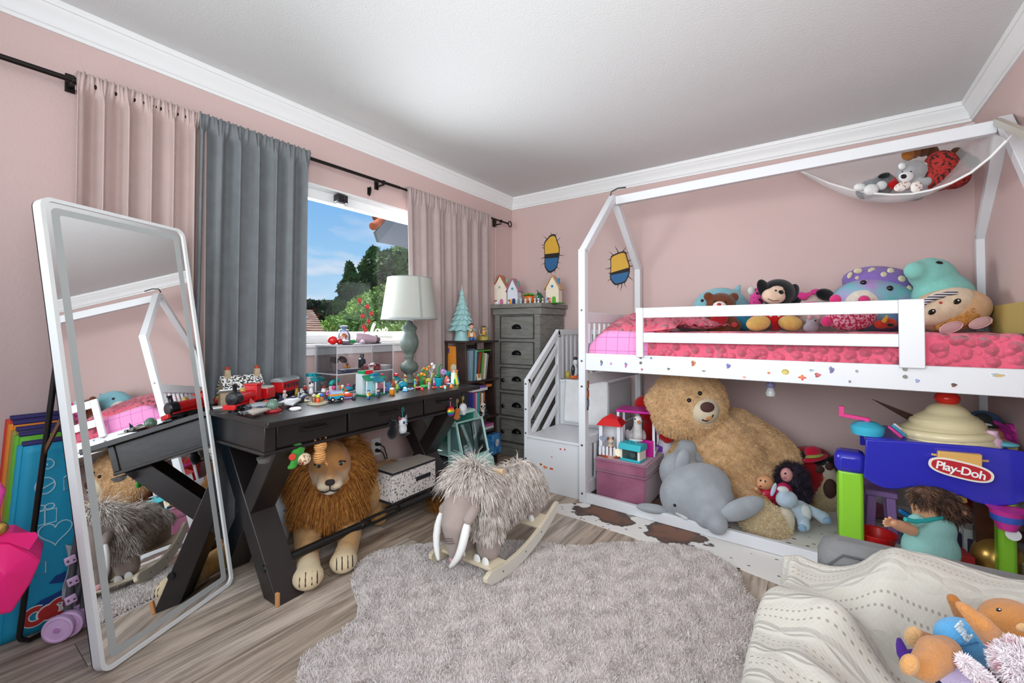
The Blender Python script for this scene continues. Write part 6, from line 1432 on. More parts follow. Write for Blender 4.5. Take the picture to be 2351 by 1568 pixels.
head = part('head',MB().ell((.03,0,.43),(.11,.105,.125)).ell((.125,0,.375),(.062,.062,.052)).ell((.10,0,.335),(.05,.05,.035)).cap((.09,0,.45),(.17,0,.405),.036,.026),mat('lion_face','bb8350',.95,bump=.5,bscale=260,var=.2,vscale=18,sheen=.2,spec=.08),LN,remesh=.009,smit=5)
CRM = plush('e2d6c2')
for s_ in (-1,1):
 part('muzzle',MB().ell((.150,s_ * .024,.362),(.034,.036,.025)),plush('d6c2a6'),head,label='cream muzzle')
 o = part('eye',MB().ell((.122,s_ * .05,.452),(.012,.018,.010)),mat('amber_eye','8a8a6a',.12),head); part('pupil',MB().ell((.132,s_ * .05,.452),(.004,.008,.008)),BLACKP,o)
 part('eyelid',MB().tube([(.118,s_ * .030,.456),(.128,s_ * .05,.465),(.112,s_ * .072,.456)],.0045,n=6),mat('dark_felt','2b2320',.9),head)
 part('ear',MB().ell((-.02,s_ * .10,.535),(.022,.036,.036)),LM,head)
part('chin',MB().ell((.13,0,.329),(.036,.036,.020)),CRM,head)
part('nose',MB().ell((.190,0,.386),(.014,.023,.016)),mat('dark_felt','2b2320'),head)
part('mouth',MB().tube([(.170,-.042,.340),(.183,-.022,.338),(.190,0,.348),(.183,.022,.338),(.170,.042,.340)],.0042,n=6).tube([(.190,0,.348),(.196,0,.372)],.0035,n=6),mat('dark_felt','2b2320'),head)
for k_,(px_,py_) in enumerate(((.375,-.085),(.298,.06))):
 for j in (-.030,-.008,.016,.036):
  part('toe_line',MB().tube([(px_ + .040 - abs(j) * .4,py_ + j,.093 - abs(j) * .25),(px_ + .060 - abs(j) * .35,py_ + j * 1.02,.072),(px_ + .066 - abs(j) * .3,py_ + j * 1.03,.045)],.0024,n=6),mat('dark_felt','2b2320'),LN)
mn = MB().ell((-.05,0,.38),(.115,.165,.165)).ell((-.02,0,.25),(.115,.15,.13))
MANE = mat('lion_mane','b57a3c',.8,col2='7d4a1e',vscale=55,spec=.2,vpos=(.3,.7))
mo = part('mane_base',mn,mat('mane_under','8a5526',.95),LN,remesh=.02,smit=4,label='dense brown undercoat of the mane')
def lion_mane():
 p,n = sample(evaluated(mo),15000,2)
 k = ~((p[:,0] > .02) & (np.abs(p[:,1]) < .095) & (p[:,2] > .34) & (p[:,2] < .53)); p,n = p[k],n[k]
 r = p - np.array([.06,0,.42]); r[:,0] *= .3; r /= np.linalg.norm(r,axis=1)[:,None]
 d = n * .55 + r * .8 + np.array([.15,0,-.35])
 L_ = np.where(p[:,2] < .22,.062,.105)
 strands('mane',p,d,L_ * (.7 + .6 * np.random.default_rng(1).random(len(p))),.0065,MANE,LN,seg=4,bend=np.array([.25,0,-1.2]),curl=.10,seed=2)
 q = np.random.default_rng(4).normal(size=(900,3)) * .018 + np.array([-.30,.615,.05])
 strands('tail_tuft',q,np.tile(np.array([1.0,.12,-.1]),(900,1)) + np.random.default_rng(5).normal(size=(900,3)) * .22,.14,.007,MANE,LN,seg=4,bend=np.array([.1,0,-.25]),seed=8)
lion_mane()
# ------------------------------------------------------------------ plush mammoth rocker
MX = thing('mammoth_rocker','shaggy grey plush mammoth on curved plywood rockers standing on the rug','rocking toy',(1.23,-1.85,.030))
PLY = mat('pale_plywood','d9cbb0',.5,bump=.05,bscale=80); PLYF = mat('white_birch_face','d9d4c8',.5)
for s_,x in ((1,.158),(-1,-.165)):
 top = []; bot = []
 for y in np.linspace(-.315,.30,26):
  yy = y + .16; z = yy * yy / 1.55; e_ = min(1,(y + .315) / .035,(.30 - y) / .035); e_ = max(e_,.0) ** .5; h_ = .028 * (.35 + .65 * e_)
  top.append((y,z + .030 + h_)); bot.append((y,z + .030 - h_))
 poly = top + bot[::-1]
 o = part('rocker',MB().prism([(y,z) for y,z in poly],.020,frame((x - .01,0,0),(0,1,0),(0,0,1))),PLY,MX,bevel=.003,sm=30)
 part('rocker_face',MB().prism([(y * .985,z) for y,z in poly],.0012,frame((x + s_ * .0105 - (.0012 if s_ < 0 else 0),0,.0),(0,1,0),(0,0,1))),PLYF,o,sm=None)
 for y,z in ((-.2,.035),(.12,.085),(-.02,.046)): part('screw',MB().lathe([(.004,0),(.003,.0015),(0,.0015)],(x + s_ * .0115,y,z),10,axis=(s_,0,0)),BLACKP,o)
for y,z in ((-.20,.05),(.155,.118)): part('cross_board',MB().box((0,y,z),(.32,.09,.014),(R(3) if y < 0 else R(20),0,0)),PLY,MX,bevel=.002)
SUE = mat('mammoth_suede','a4948c',.9,bump=.25,bscale=300,var=.08,vscale=14,sheen=.3,spec=.1)
mb = MB().cap((0,-.13,.27),(.01,.17,.275),.125,.12).ell((0,-.03,.30),(.115,.15,.10)).ell((-.005,-.22,.345),(.105,.105,.115)).cap((0,-.28,.35),(.0,-.325,.25),.078,.062).cap((0,-.325,.25),(-.005,-.315,.12),.06,.036).cap((-.005,-.315,.12),(-.008,-.30,.085),.036,.03)
for x,y in ((-.068,-.165),(.068,-.165)): mb.cap((x,y,.24),(x,y - .01,.10),.066,.058)
for x,y in ((-.075,.175),(.075,.175)): mb.cap((x,y,.25),(x,y,.165),.07,.056)
mbody = part('body',mb,SUE,MX,remesh=.012,smit=5)
WF = mat('white_felt','e6e4e0',.85,bump=.1,bscale=300)
part('tusk',MB().tube([(-.078,-.315,.285),(-.088,-.345,.22),(-.082,-.36,.14),(-.055,-.365,.075)],[.016,.019,.016,.008],n=12),WF,MX,sub=1); part('tusk',MB().tube([(.075,-.325,.280),(.080,-.355,.21),(.068,-.372,.135),(.01,-.378,.075)],[.018,.020,.017,.008],n=12),WF,MX,sub=1)
part('tusk_socket',MB().cap((.070,-.275,.31),(.077,-.325,.28),.028,.023),SUE,MX); part('tusk_socket',MB().cap((-.070,-.275,.31),(-.077,-.315,.285),.026,.022),SUE,MX)
for x in (-.068,.068):
 for j in (-.024,.024): part('toenail',MB().ell((x + j,-.228,.062),(.020,.008,.022)),WF,MX)
for j in (-.022,.024): part('toenail',MB().ell((.075 + j,.135,.13),(.018,.010,.018)),WF,MX)
for k_ in range(3): part('trunk_crease',MB().tube([(-.035,-.372 + .006 * k_,.205 - .012 * k_),(0,-.384 + .004 * k_,.200 - .012 * k_),(.032,-.374 + .006 * k_,.205 - .012 * k_)],.0016,n=6),mat('crease_thread','5f4f4e',.9),MX)
part('trunk_tip',MB().ell((-.008,-.328,.085),(.02,.010,.022)),mat('pink_felt','dba3a3',.85),MX)
for s_ in (-1,1):
 o = part('ear',MB().ell((s_ * .115,-.17,.33),(.028,.055,.075),(0,s_ * .25,0)),SUE,MX); part('handle',MB().cyl((s_ * .06,-.13,.43),(s_ * .115,-.125,.435),.013),mat('beech_wood','cfae84',.5),MX)
FUR = mat('mammoth_fur','e4dad2',.9,col2='a4968c',vscale=40,spec=.12,vpos=(.3,.68))
def mam_fur():
 p,n = sample(evaluated(mbody),30000,7)
 face = (p[:,1] < -.255) & (p[:,2] < .40); feet = p[:,2] < .165; rear = (p[:,1] > .08) & (p[:,2] < .225); trunk = (p[:,1] < -.27) & (p[:,2] < .41)
 k = ~(face | feet | rear | trunk); p,n = p[k],n[k]; rg = np.random.default_rng(3)
 tuft = rg.normal(size=(500,3)); c = rg.integers(0,500,len(p))
 d = n * .65 + np.array([0,0,-.5]) + .25 * np.column_stack([np.sin(p[:,1] * 90 + p[:,2] * 60),np.cos(p[:,2] * 80 + p[:,0] * 70),0 * p[:,0]])
 head_ = (p[:,1] < -.16) & (p[:,2] > .36)
 d[head_] = n[head_] * .7 + np.array([0,-.3,.0])
 L_ = np.where(head_,.085,np.where(p[:,2] < .26,.036,.055)) * (.6 + .8 * rg.random(len(p)))
 strands('fur',p,d,L_,.0055,FUR,MX,seg=4,bend=np.array([0,-.10,-1.7]),curl=.12,seed=4)
mam_fur()
# ------------------------------------------------------------------ fabric box, tub and toy camper
def terrazzo():
 m = mat('terrazzo_fabric','d8d0ca',.85,bump=.1,bscale=300); nt = m.node_tree; N = nt.nodes; L = nt.links; b = N['Principled BSDF']
 tc = N.new('ShaderNodeTexCoord'); acc = lin('d8d0ca'); prev = None
 for sc,thr,col in ((62,.24,'2b2a2e'),(48,.20,'8f6b58'),(85,.22,'55505a')):
  v = N.new('ShaderNodeTexVoronoi'); v.inputs['Scale'].default_value = sc; mp = N.new('ShaderNodeMapping'); mp.inputs['Location'].default_value = (sc,0,0); mp.inputs['Scale'].default_value = (1,1,.7); L.new(tc.outputs['Object'],mp.inputs[0]); L.new(mp.outputs[0],v.inputs['Vector'])
  lt = N.new('ShaderNodeMath'); lt.operation = 'LESS_THAN'; lt.inputs[1].default_value = thr; L.new(v.outputs['Distance'],lt.inputs[0])
  mx = N.new('ShaderNodeMixRGB'); L.new(lt.outputs[0],mx.inputs[0]); mx.inputs[2].default_value = lin(col)
  if prev is None: mx.inputs[1].default_value = acc
  else: L.new(prev,mx.inputs[1])
  prev = mx.outputs[0]
 L.new(prev,b.inputs['Base Color']); return m
NAVY = mat('black_binding','1a1b22',.7)
fbx = thing('fabric_storage_box','speckled fabric storage box with black trim resting on the desk stretcher','storage box',(.475,-1.815,.146),R(2))
TZM = terrazzo()
part('box',MB().b2((-.02,-.185,.012),(.12,.155,.165)),TZM,fbx,bevel=.003); part('base_trim',MB().b2((-.022,-.187,0),(.122,.157,.012)),NAVY,fbx,bevel=.002)
part('lid',MB().box((.05,-.015,.172),(.15,.350,.012),(0,R(1.5),0)),NAVY,fbx,bevel=.003); part('lid_top',MB().box((.05,-.015,.179),(.14,.34,.003),(0,R(1.5),0)),mat('beige_lid','a59a8e',.8),fbx)
part('handle',MB().box((.1215,.05,.095),(.004,.12,.024),(R(0),0,0)),NAVY,fbx,bevel=.001)
tb = thing('waste_tub','white lidded plastic tub standing by the baseboard under the desk','tub',(.165,-2.40,0))
part('tub',MB().lathe([(.055,0),(.058,.004),(.078,.27),(.075,.27),(0,.27)],n=36),plastic('c9cccd',.4),tb); part('lid',MB().lathe([(.083,.262),(.083,.285),(.076,.292),(0,.294)],n=36),plastic('dedfdd',.4),tb)
part('sticker',MB().box((.01,-.01,.2945),(.05,.018,.001),(0,0,.5)),mat('orange_sticker','c98a3a',.5),tb); part('small_print',MB().box((.0735,-.0,.17),(.001,.022,.004)),mat('print_grey','4a4a4a',.5),tb)
MT = mat('mint_plastic','a9cfc6',.3); MTD = mat('teal_interior','3f9a86',.45)
cv = thing('toy_camper','large mint green toy camper with a dark framed windscreen by the bookshelf','toy vehicle',(.33,-1.235,0))
cy0,cy1 = -.135,.135
def cside(y,d): return MB().prism([(-.24,.05),(.28,.05),(.30,.10),(.285,.20),(.235,.235),(.175,.47),(.13,.51),(-.2,.515),(-.24,.48)],d,frame((0,y + d,0),(1,0,0),(0,0,1)))
part('far_side',cside(cy1 - .006,.006),MT,cv,bevel=.003)
sd = MB().prism([(.10,.05),(.28,.05),(.30,.10),(.285,.20),(.235,.235),(.175,.47),(.13,.51),(.08,.51)],.006,frame((0,cy0 + .006,0),(1,0,0),(0,0,1)))
part('cab_side',sd,MT,cv,bevel=.002)
part('frame_post',MB().b2((-.24,cy0,.05),(-.215,cy0 + .012,.515)),MT,cv,bevel=.002); part('frame_post',MB().b2((-.215,cy0,.05),(.1,cy0 + .012,.075)),MT,cv); part('shelf',MB().b2((-.215,cy0 + .005,.235),(.1,cy1 - .01,.247)),MT,cv)
part('interior',MB().b2((-.235,cy1 - .012,.05),(.1,cy1 - .007,.5)),MTD,cv); part('roof',MB().prism([(-.25,.515),(.13,.515),(.11,.535),(-.23,.54)],cy1 - cy0,frame((0,cy1,0),(1,0,0),(0,0,1))),MT,cv,bevel=.008)
part('seat',MB().b2((-.2,-.08,.08),(-.02,.11,.17)),mat('grey_cushion','6a6f72',.9),cv,bevel=.01)
part('front',MB().prism([(.27,.05),(.30,.10),(.285,.20),(.235,.235),(.225,.225),(.26,.19),(.28,.1),(.26,.05)],cy1 - cy0,frame((0,cy1,0),(1,0,0),(0,0,1))),MT,cv)
part('floor_pan',MB().b2((-.24,cy0,.045),(.27,cy1,.055)),MT,cv)
def wsp(u,v): return Vector((.235 - .062 * v,cy0 + .018 + (cy1 - cy0 - .036) * u,.24 + .232 * v))
WSG = glass_mat('camper_glass',(.82,.90,.92,1),.02,.12)
wn = Vector((.232,0,.062)).normalized()
for u0,u1 in ((.0,.49),(.51,1)):
 part('windscreen',MB().add([wsp(u0,.04),wsp(u1,.04),wsp(u1,.96),wsp(u0,.96)],[(0,1,2,3)]),WSG,cv,solid=.003,sm=None)
 part('window_gasket',MB().tube([wsp(u0,.04),wsp(u1,.04),wsp(u1,.96),wsp(u0,.96)],.0035,n=6,closed=True),BLACKP,cv)
part('windscreen_frame',MB().tube([wsp(-.08,0),wsp(1.08,0),wsp(1.08,1.02),wsp(-.08,1.02)],.009,n=8,closed=True),MT,cv)
part('wiper',MB().beam(wsp(.52,.98) + wn * .008,wsp(.49,.55) + wn * .008,.004,.003),BLACKP,cv); part('wiper',MB().beam(wsp(.60,.98) + wn * .008,wsp(.56,.58) + wn * .008,.004,.003),BLACKP,cv)
part('door_handle',MB().box((.17,cy0 - .004,.19),(.012,.008,.03)),BLACKP,cv); part('side_window',MB().prism([(.12,.28),(.205,.28),(.165,.45),(.12,.45)],.003,frame((0,cy0 - .001,0),(1,0,0),(0,0,1))),mat('dark_side_glass','4f6f70',.1),cv)
for x in (-.15,.2):
 for y in (cy0 + .01,cy1 - .01):
  o = part('wheel',MB().lathe([(.045,-.014),(.052,-.008),(.052,.008),(.045,.014),(0,.014)],(x,y,.052),24,axis=(0,-1 if y < 0 else 1,0)),BLACKP,cv); part('hubcap',MB().lathe([(.024,0),(.018,.004),(0,.005)],(x,y + (-.014 if y < 0 else .014),.052),16,axis=(0,-1 if y < 0 else 1,0)),plastic('d8dcdc'),o)
for y in (-.085,.085): part('headlamp',MB().lathe([(.022,0),(.02,.005),(0,.006)],(.296,y,.12),18,axis=(1,0,.15)),plastic('e4e4dc',.2),cv)
# ------------------------------------------------------------------ plush toys on the loft bed
def scl(p): return (p - CAM).dot(ray(CX,CY)) / FPX
class Fig:
 """a figure laid out from measured photo positions at a real distance; sizes are turned into metres there"""
 def __init__(s,name,label,cat,px,py,y=None,x=None,group=None,z=None):
  s.y = y; s.x = x; s.o = Vector(at(px,py,x=x,y=y))
  if z is not None: s.o.z = z
  s.s = scl(Vector(at(px,py,x=x,y=y)))
  s.t = thing(name,label,cat,s.o,YAW,group)
  s.Rm = Matrix.Rotation(-YAW,4,'Z'); s.ells = []
 def p(s,px,py,f=0):
  """photo position -> local point; f = metres away from the viewer"""
  w = at(px,py,x=s.x,y=s.y); l = s.Rm @ (w - s.o)
  # bring onto the upright plane through the base, facing the viewer
  d = s.Rm @ ray(px,py); c = s.Rm @ (CAM - s.o); k = (f - c.y) / d.y
  return c + d * k
 def e(s,mb,px,py,rx,ry,f=0,dep=.85,roll=0):
  r = s.s; c = s.p(px,py,f); q = (rx * r,dep * min(rx,ry) * r,ry * r); mb.ell(c,q,(0,R(roll),0),n=18,m=12)
  s.ells.append((c,q,R(roll))); return mb
 def front(s,px,py):
  f = 0
  for _ in range(5):
   w = s.p(px,py,f); best = None
   for c,q,a in s.ells:
    x,z = w.x - c.x,w.z - c.z; x,z = x * math.cos(a) - z * math.sin(a),x * math.sin(a) + z * math.cos(a)
    k = 1 - (x / q[0]) ** 2 - (z / q[2]) ** 2
    if k > 0: best = min(best,c.y - q[1] * k ** .5) if best is not None else c.y - q[1] * k ** .5
   if best is None: return f
   f = best
  return f
 def on(s,mb,px,py,rx,ry,dep=.6,roll=0,sink=.5):
  n = len(s.ells); r = dep * min(rx,ry) * s.s; f = s.front(px,py); s.e(mb,px,py,rx,ry,f - r * (1 - 2 * sink) * .5,dep,roll); s.ells = s.ells[:n]; return mb
 def c(s,mb,a,b,ra,rb,fa=0,fb=0):
  mb.cap(s.p(*a,fa),s.p(*b,fb),ra * s.s,rb * s.s); return mb
 def part(s,name,fn,m,parent=None,remesh=0,**k):
  mb = MB(); fn(mb); return part(name,mb,m,parent or s.t,remesh=remesh,**k)
def eyes(F,pts,r=2.2,f=0,m=None,nm='eye',parent=None):
 for px,py in pts: F.part(nm,lambda mb: F.on(mb,px,py,r,r,1),m or mat('black_eye','121214',.12),parent)
ZQ = 1.106
F = Fig('blue_whale_plush','round light blue plush whale behind the brown bear on the bed','plush toy',1655,752,y=-.26,z=ZQ)
F.part('body',lambda mb: (F.e(mb,1655,712,64,52),F.c(mb,(1690,672),(1698,656),9,4)),plush('86bfcb'),remesh=.010)
F.part('belly',lambda mb: F.e(mb,1602,728,26,26,-.05,.8),plush('e8e0d8')); eyes(F,[(1612,690)],3.4,-.10)
F = Fig('brown_bear_plush','brown teddy with a white muzzle and red heart on the bed','plush toy',1652,756,y=-.50,z=ZQ)
F.part('body',lambda mb: (F.e(mb,1655,700,33,28),F.e(mb,1652,745,30,30),F.c(mb,(1628,735),(1614,750),12,11,-.03,-.06),F.c(mb,(1678,735),(1690,748),12,12,-.03,-.06),F.e(mb,1626,681,11,11),F.e(mb,1685,682,11,11)),plush('6b3a22'),remesh=.008)
F.part('muzzle',lambda mb: F.e(mb,1652,703,15,11,-.075,.8),plush('ece4dc')); F.part('nose',lambda mb: F.on(mb,1651,699,5,3.5),plastic('a8242c')); eyes(F,[(1641,692),(1666,693)],2.2,-.088)
F.part('heart',lambda mb: (F.e(mb,1642,733,11,10,-.09,.5),F.e(mb,1660,733,11,10,-.09,.5),F.e(mb,1651,741,11,10,-.09,.5)),plush('b01f2a'),remesh=.005)
F.part('foot_pad',lambda mb: F.e(mb,1686,746,6,6,-.10),plush('c83a44'))
F = Fig('pink_cushion','hot pink plush bow cushion with black squiggles behind the puppy','cushion',1745,752,y=-.32,z=ZQ)
PKB = mat('pink_squiggle','e04a9a',.9,col2='2a1420',vscale=60,vpos=(.40,.43))
F.part('cushion',lambda mb: (F.e(mb,1740,682,17,24,0,.6,18),F.e(mb,1733,710,14,30,.0,.6)),PKB,remesh=.008)
F.part('knot',lambda mb: F.e(mb,1725,668,8,10),plush('dcdcd8'))
def puppy(label,y):
 F = Fig('puppy_plush',label,'plush toy',1780,756,y=y,z=ZQ)
 BK = plush('131316'); CRP = plush('e2c4ac')
 F.part('body',lambda mb: (F.e(mb,1780,720,30,36),F.c(mb,(1760,745),(1742,747),14,14,-.03,-.10),F.c(mb,(1800,745),(1815,747),14,14,-.03,-.10),F.e(mb,1786,672,38,32)),BK,remesh=.009)
 F.part('face',lambda mb: (F.e(mb,1776,680,26,18,-.055,.9,6),F.e(mb,1784,668,17,12,-.06,.9)),CRP,remesh=.006)
 for px,py,r in ((1754,664,-24),(1818,674,28)): F.part('ear',lambda mb: F.e(mb,px,py,14,24,-.02,.5,r),BK)
 F.part('nose',lambda mb: F.on(mb,1793,671,6,5),BK); eyes(F,[(1781,667),(1800,664)],2.4,-.09)
 F.part('mouth',lambda mb: mb.tube([F.p(px,py,F.front(px,py) - .001) for px,py in ((1763,686),(1775,691),(1788,690))],.002,n=6),BK)
 F.part('shorts',lambda mb: F.e(mb,1778,736,31,24,-.02,.9),plush('c4161c'))
 for px in (1770,1788): F.part('button',lambda mb: F.on(mb,px,724,3.5,4),plastic('eeeeee'))
 for px,r in ((1741,-8),(1815,8)): F.part('shoe',lambda mb: F.e(mb,px,742,26,17,-.12,.9,r),plush('e2b868'))
puppy('black and cream plush puppy in red shorts and yellow shoes on the bed',-.50)
F = Fig('lying_puppy_plush','cream plush lying on its side with a pink bow and black ear','plush toy',1880,752,y=-.30,z=ZQ)
F.part('body',lambda mb: (F.e(mb,1882,692,36,24),F.e(mb,1850,705,30,26),F.e(mb,1875,725,40,24)),plush('e6d2c6'),remesh=.01)
F.part('ear',lambda mb: F.e(mb,1894,676,20,13,-.08,.7,10),plush('141416')); F.part('ear',lambda mb: F.e(mb,1826,690,12,10,-.03,.7),plush('141416'))
F.part('bow',lambda mb: (F.e(mb,1843,680,13,9,-.06,.7,20),F.e(mb,1872,670,13,7,-.06,.7,-8),F.e(mb,1857,676,6,6,-.07)),plush('d83a8a'),remesh=.005)
F.part('dress',lambda mb: F.e(mb,1856,702,32,9,-.075,.8,-6),plush('e86ab0'))
F = Fig('grey_mouse_plush','small grey plush with pink ears between the rails','plush toy',1866,757,y=-.62,z=ZQ)
F.part('body',lambda mb: (F.e(mb,1866,738,15,13),F.e(mb,1862,752,18,12)),plush('a49ca2'),remesh=.006)
for px in (1860,1880): F.part('ear',lambda mb: F.e(mb,px,727,6,7,-.02,.5),plush('d8a4ac'))
eyes(F,[(1872,736)],1.8,-.045)
F = Fig('mushroom_plush','large tie-dye plush under a purple mushroom cap with cream spots','plush toy',2010,755,y=-.34,z=ZQ)
TD = mat('tie_dye_plush','a88ac0',.9,bump=.3,bscale=200,col2='6ab4b8',vscale=7,vpos=(.40,.60))
body_ = F.part('body',lambda mb: (F.e(mb,2010,700,98,62,0,.9,5),F.e(mb,2010,735,85,30,0,.9)),TD,remesh=.014)
F.part('belly',lambda mb: F.e(mb,1990,700,48,36,-.075,.6),plush('e4d8cc'))
def mcap(mb): F.e(mb,2022,652,82,40,.06,1.5,9)
cap_ = F.part('cap',mcap,plush('8268b0',.05))
for px,py,a,b,r in ((1970,622,10,6,-10),(2001,620,9,5,-20),(2029,630,7,6,0),(2045,622,8,7,20),(2071,640,9,7,15),(1951,632,5,8,30),(1968,638,5,4,0),(2092,640,4,7,0),(2088,662,6,7,-20)):
 F.part('spot',lambda mb: F.on(mb,px,py,a,b,.4,r),plush('e2d8b4'),cap_)
eyes(F,[(1982,649),(2043,662)],6,-.075,parent=body_)
F = Fig('speckled_plush','round pink speckled plush with pink pompoms in front of the mushroom','plush toy',1950,758,y=-.66,z=ZQ)
SP = mat('pink_speckle','d8a0b4',.9,col2='b01e44',vscale=90,vpos=(.48,.52),bump=.4,bscale=200)
F.part('body',lambda mb: F.e(mb,1952,730,57,30,0,1),SP,remesh=.009)
for px,py in ((1898,738),(1918,688),(1984,690)): F.part('pompom',lambda mb: F.e(mb,px,py,12,12),plush('d83a7a'))
F = Fig('dinosaur_plush','tall turquoise plush with a rounded beak at the bed end','plush toy',2170,755,y=-.36,z=ZQ)
F.part('body',lambda mb: (F.e(mb,2140,632,52,40,0,.85,12),F.e(mb,2102,622,24,22,-.02),F.e(mb,2165,690,62,66),F.e(mb,2225,705,26,22)),plush('84c6bc',.06),remesh=.012)
F.part('eye',lambda mb: F.on(mb,2157,603,8,3.5,1,12),mat('black_eye','121214')); F.part('foot',lambda mb: F.e(mb,2240,700,14,12,-.05),plush('c88a48'))
F = Fig('girl_face_plush','round plush with a girl face, striped headband and orange curls','plush toy',2180,757,y=-.52,z=ZQ)
gb_ = F.part('body',lambda mb: F.e(mb,2180,712,88,50,0,1,-8),plush('e0b486',.08),remesh=.011)
F.part('face',lambda mb: F.e(mb,2165,704,72,36,-.052,.8,-24),plush('ecd6b8'))
HB = mat('striped_headband','e8e4de',.8); nt_ = HB.node_tree; wv = nt_.nodes.new('ShaderNodeTexWave'); wv.bands_direction = 'Z'; wv.inputs['Scale'].default_value = 26; tc_ = nt_.nodes.new('ShaderNodeTexCoord'); rp_ = nt_.nodes.new('ShaderNodeValToRGB'); rp_.color_ramp.interpolation = 'CONSTANT'; rp_.color_ramp.elements[0].color = lin('23284a'); rp_.color_ramp.elements[1].color = lin('e8e4de'); rp_.color_ramp.elements[1].position = .5
nt_.links.new(tc_.outputs['Object'],wv.inputs['Vector']); nt_.links.new(wv.outputs[0],rp_.inputs[0]); nt_.links.new(rp_.outputs[0],nt_.nodes['Principled BSDF'].inputs['Base Color'])
F.part('headband',lambda mb: mb.tube([F.p(px,py,F.front(px,py)) for px,py in ((2100,714),(2112,700),(2138,685),(2170,676),(2196,672))],[.010,.013,.014,.013,.010],n=10),HB,gb_)
for px,py in ((2198,692),(2140,716)):
 o = F.part('eye',lambda mb: F.on(mb,px,py,9,6,.5,-24),mat('black_eye','121214'),gb_); F.part('eye_glint',lambda mb: F.e(mb,px + 2,py - 2,2.6,2.2,F.front(px,py) - .004,.6),plastic('f2f2f2'),o)
F.part('mouth',lambda mb: F.on(mb,2160,695,4,2.6,.8),plastic('c8303a'),gb_)
CUR = mat('orange_curls','d2954e',.85,bump=.5,bscale=90,var=.2,vscale=40)
F.part('curls',lambda mb: F.e(mb,2202,732,56,20,-.070,.9,-22),CUR,gb_)
rg = rnd(9)
for i in range(14):
 px,py = 2160 + rg.random() * 84,0; py = 752 - (px - 2160) * .42 + rg.uniform(-9,5)
 F.part('curl',lambda mb: mb.tube([F.p(px + 5 * math.cos(a),py + 4.2 * math.sin(a),F.front(px,py) - .001) for a in np.linspace(0,5.6,12)],.0026,n=6),CUR,gb_)
GLS = thing('toy_glasses','pink-rimmed toy glasses at the foot of the girl-faced plush','glasses',F.o + Vector((0,-.14,0)),YAW)
F2 = F
for px,py,r in ((2168,752,-14),(2232,742,-14)): part('lens',MB().ell(F.p(px,py,-.0),(24 * F.s,.004,10 * F.s),(0,R(r),0)),mat('pink_lens','d8aeb4',.2),GLS); part('rim',MB().tube([F.p(px,py) + Vector((25 * F.s * math.cos(a) ,0,11 * F.s * math.sin(a) + 25 * F.s * math.cos(a) * .24)) for a in np.linspace(0,6.283,22,endpoint=False)],.003,n=6,closed=True),plastic('e4b8bc'),GLS)
single('orange_cloth',MB().ell((0,0,.012),(.09,.05,.012)),cloth('d88a3a'),'folded orange cloth by the girl-faced plush at the bed end','cloth',at(2262,748,y=-.40),rz=.3)
F = Fig('bird_plush','small red and yellow bird plush near the guard post','plush toy',2036,757,y=-.60,z=ZQ)
F.part('body',lambda mb: (F.e(mb,2024,745,18,11),F.e(mb,2044,742,14,12)),plush('c83a24'),remesh=.006); F.part('beak',lambda mb: F.c(mb,(2030,737),(2036,727),5,3,-.03,-.04),plush('e0a83a')); F.part('foot',lambda mb: F.e(mb,2045,746,8,4,-.045),plush('17171a'))
F = Fig('denim_plush','small denim blue plush beside the bird plush','plush toy',2052,757,y=-.46,z=ZQ); F.part('body',lambda mb: (F.e(mb,2048,738,20,14),F.e(mb,2052,726,12,10)),plush('5f80a8'),remesh=.007)
F = Fig('teal_plush','dark teal plush leaning behind the brown bear','plush toy',1708,757,y=-.36,z=ZQ); F.part('body',lambda mb: (F.e(mb,1708,742,22,18),F.e(mb,1712,730,14,12)),plush('2f7f9c'),remesh=.007)
single('white_pillow',pillow_mb(.34,.14,.16),cloth('e6e2de'),'small white pillow lying behind the coral shams','pillow',at(1600,735,y=-.24) + Vector((0,0,-.01)),rz=0,sm=180)
# little figures on the stairs
F = Fig('stair_figure','small black and white figurine with orange feet on the second stair','figurine',1319,868,y=-.42,z=.7205); F.part('body',lambda mb: (F.e(mb,1320,852,7,14),F.e(mb,1321,832,6,8)),P_('d8d8dc'),remesh=.005); F.part('wing',lambda mb: F.e(mb,1316,850,5,12,-.01),P_('2a2a30')); F.part('feet',lambda mb: F.e(mb,1318,866,10,4,-.02),P_('d8642a')); F.part('cap',lambda mb: F.e(mb,1321,823,5,4),P_('2a2a30'))
F = Fig('stair_egg','mustard yellow toy egg on the second stair','toy',1304,868,y=-.42,z=.7205); F.part('shell',lambda mb: F.e(mb,1304,860,7,9,0,1),P_('b8a44a'))
# ------------------------------------------------------------------ corner toy hammock
A_ = at(1803,378,y=-.012); C_ = at(2312,322,x=3.19); B_ = at(2238,282,y=-.05)
hm = thing('toy_hammock','white mesh toy hammock slung across the corner above the bed','hammock',(A_ + C_) / 2); HO = Vector(hm.location)
hem = [(1803,378),(1850,398),(1905,421),(1955,436),(2005,444),(2050,447),(2095,445),(2140,436),(2185,420),(2230,396),(2275,360),(2312,322)]
hpts = []
for i,(px,py) in enumerate(hem):
 t = i / (len(hem) - 1); X_ = A_.x + (C_.x - A_.x) * t; Y_ = A_.y + (C_.y - A_.y) * t
 # point of the vertical plane A-C
 nrm = Vector((-(C_.y - A_.y),C_.x - A_.x,0)); d = ray(px,py); k_ = (A_ - CAM).dot(nrm) / d.dot(nrm); hpts.append(CAM + d * k_)
bline = [A_.lerp(B_,i / (len(hem) - 1)) for i in range(len(hem))]
NET = bpy.data.materials.new('white_net'); NET.use_nodes = True
nt_ = NET.node_tree; b_ = nt_.nodes['Principled BSDF']; b_.inputs['Base Color'].default_value = lin('eeeeee'); b_.inputs['Roughness'].default_value = .8; b_.inputs['Alpha'].default_value = .36
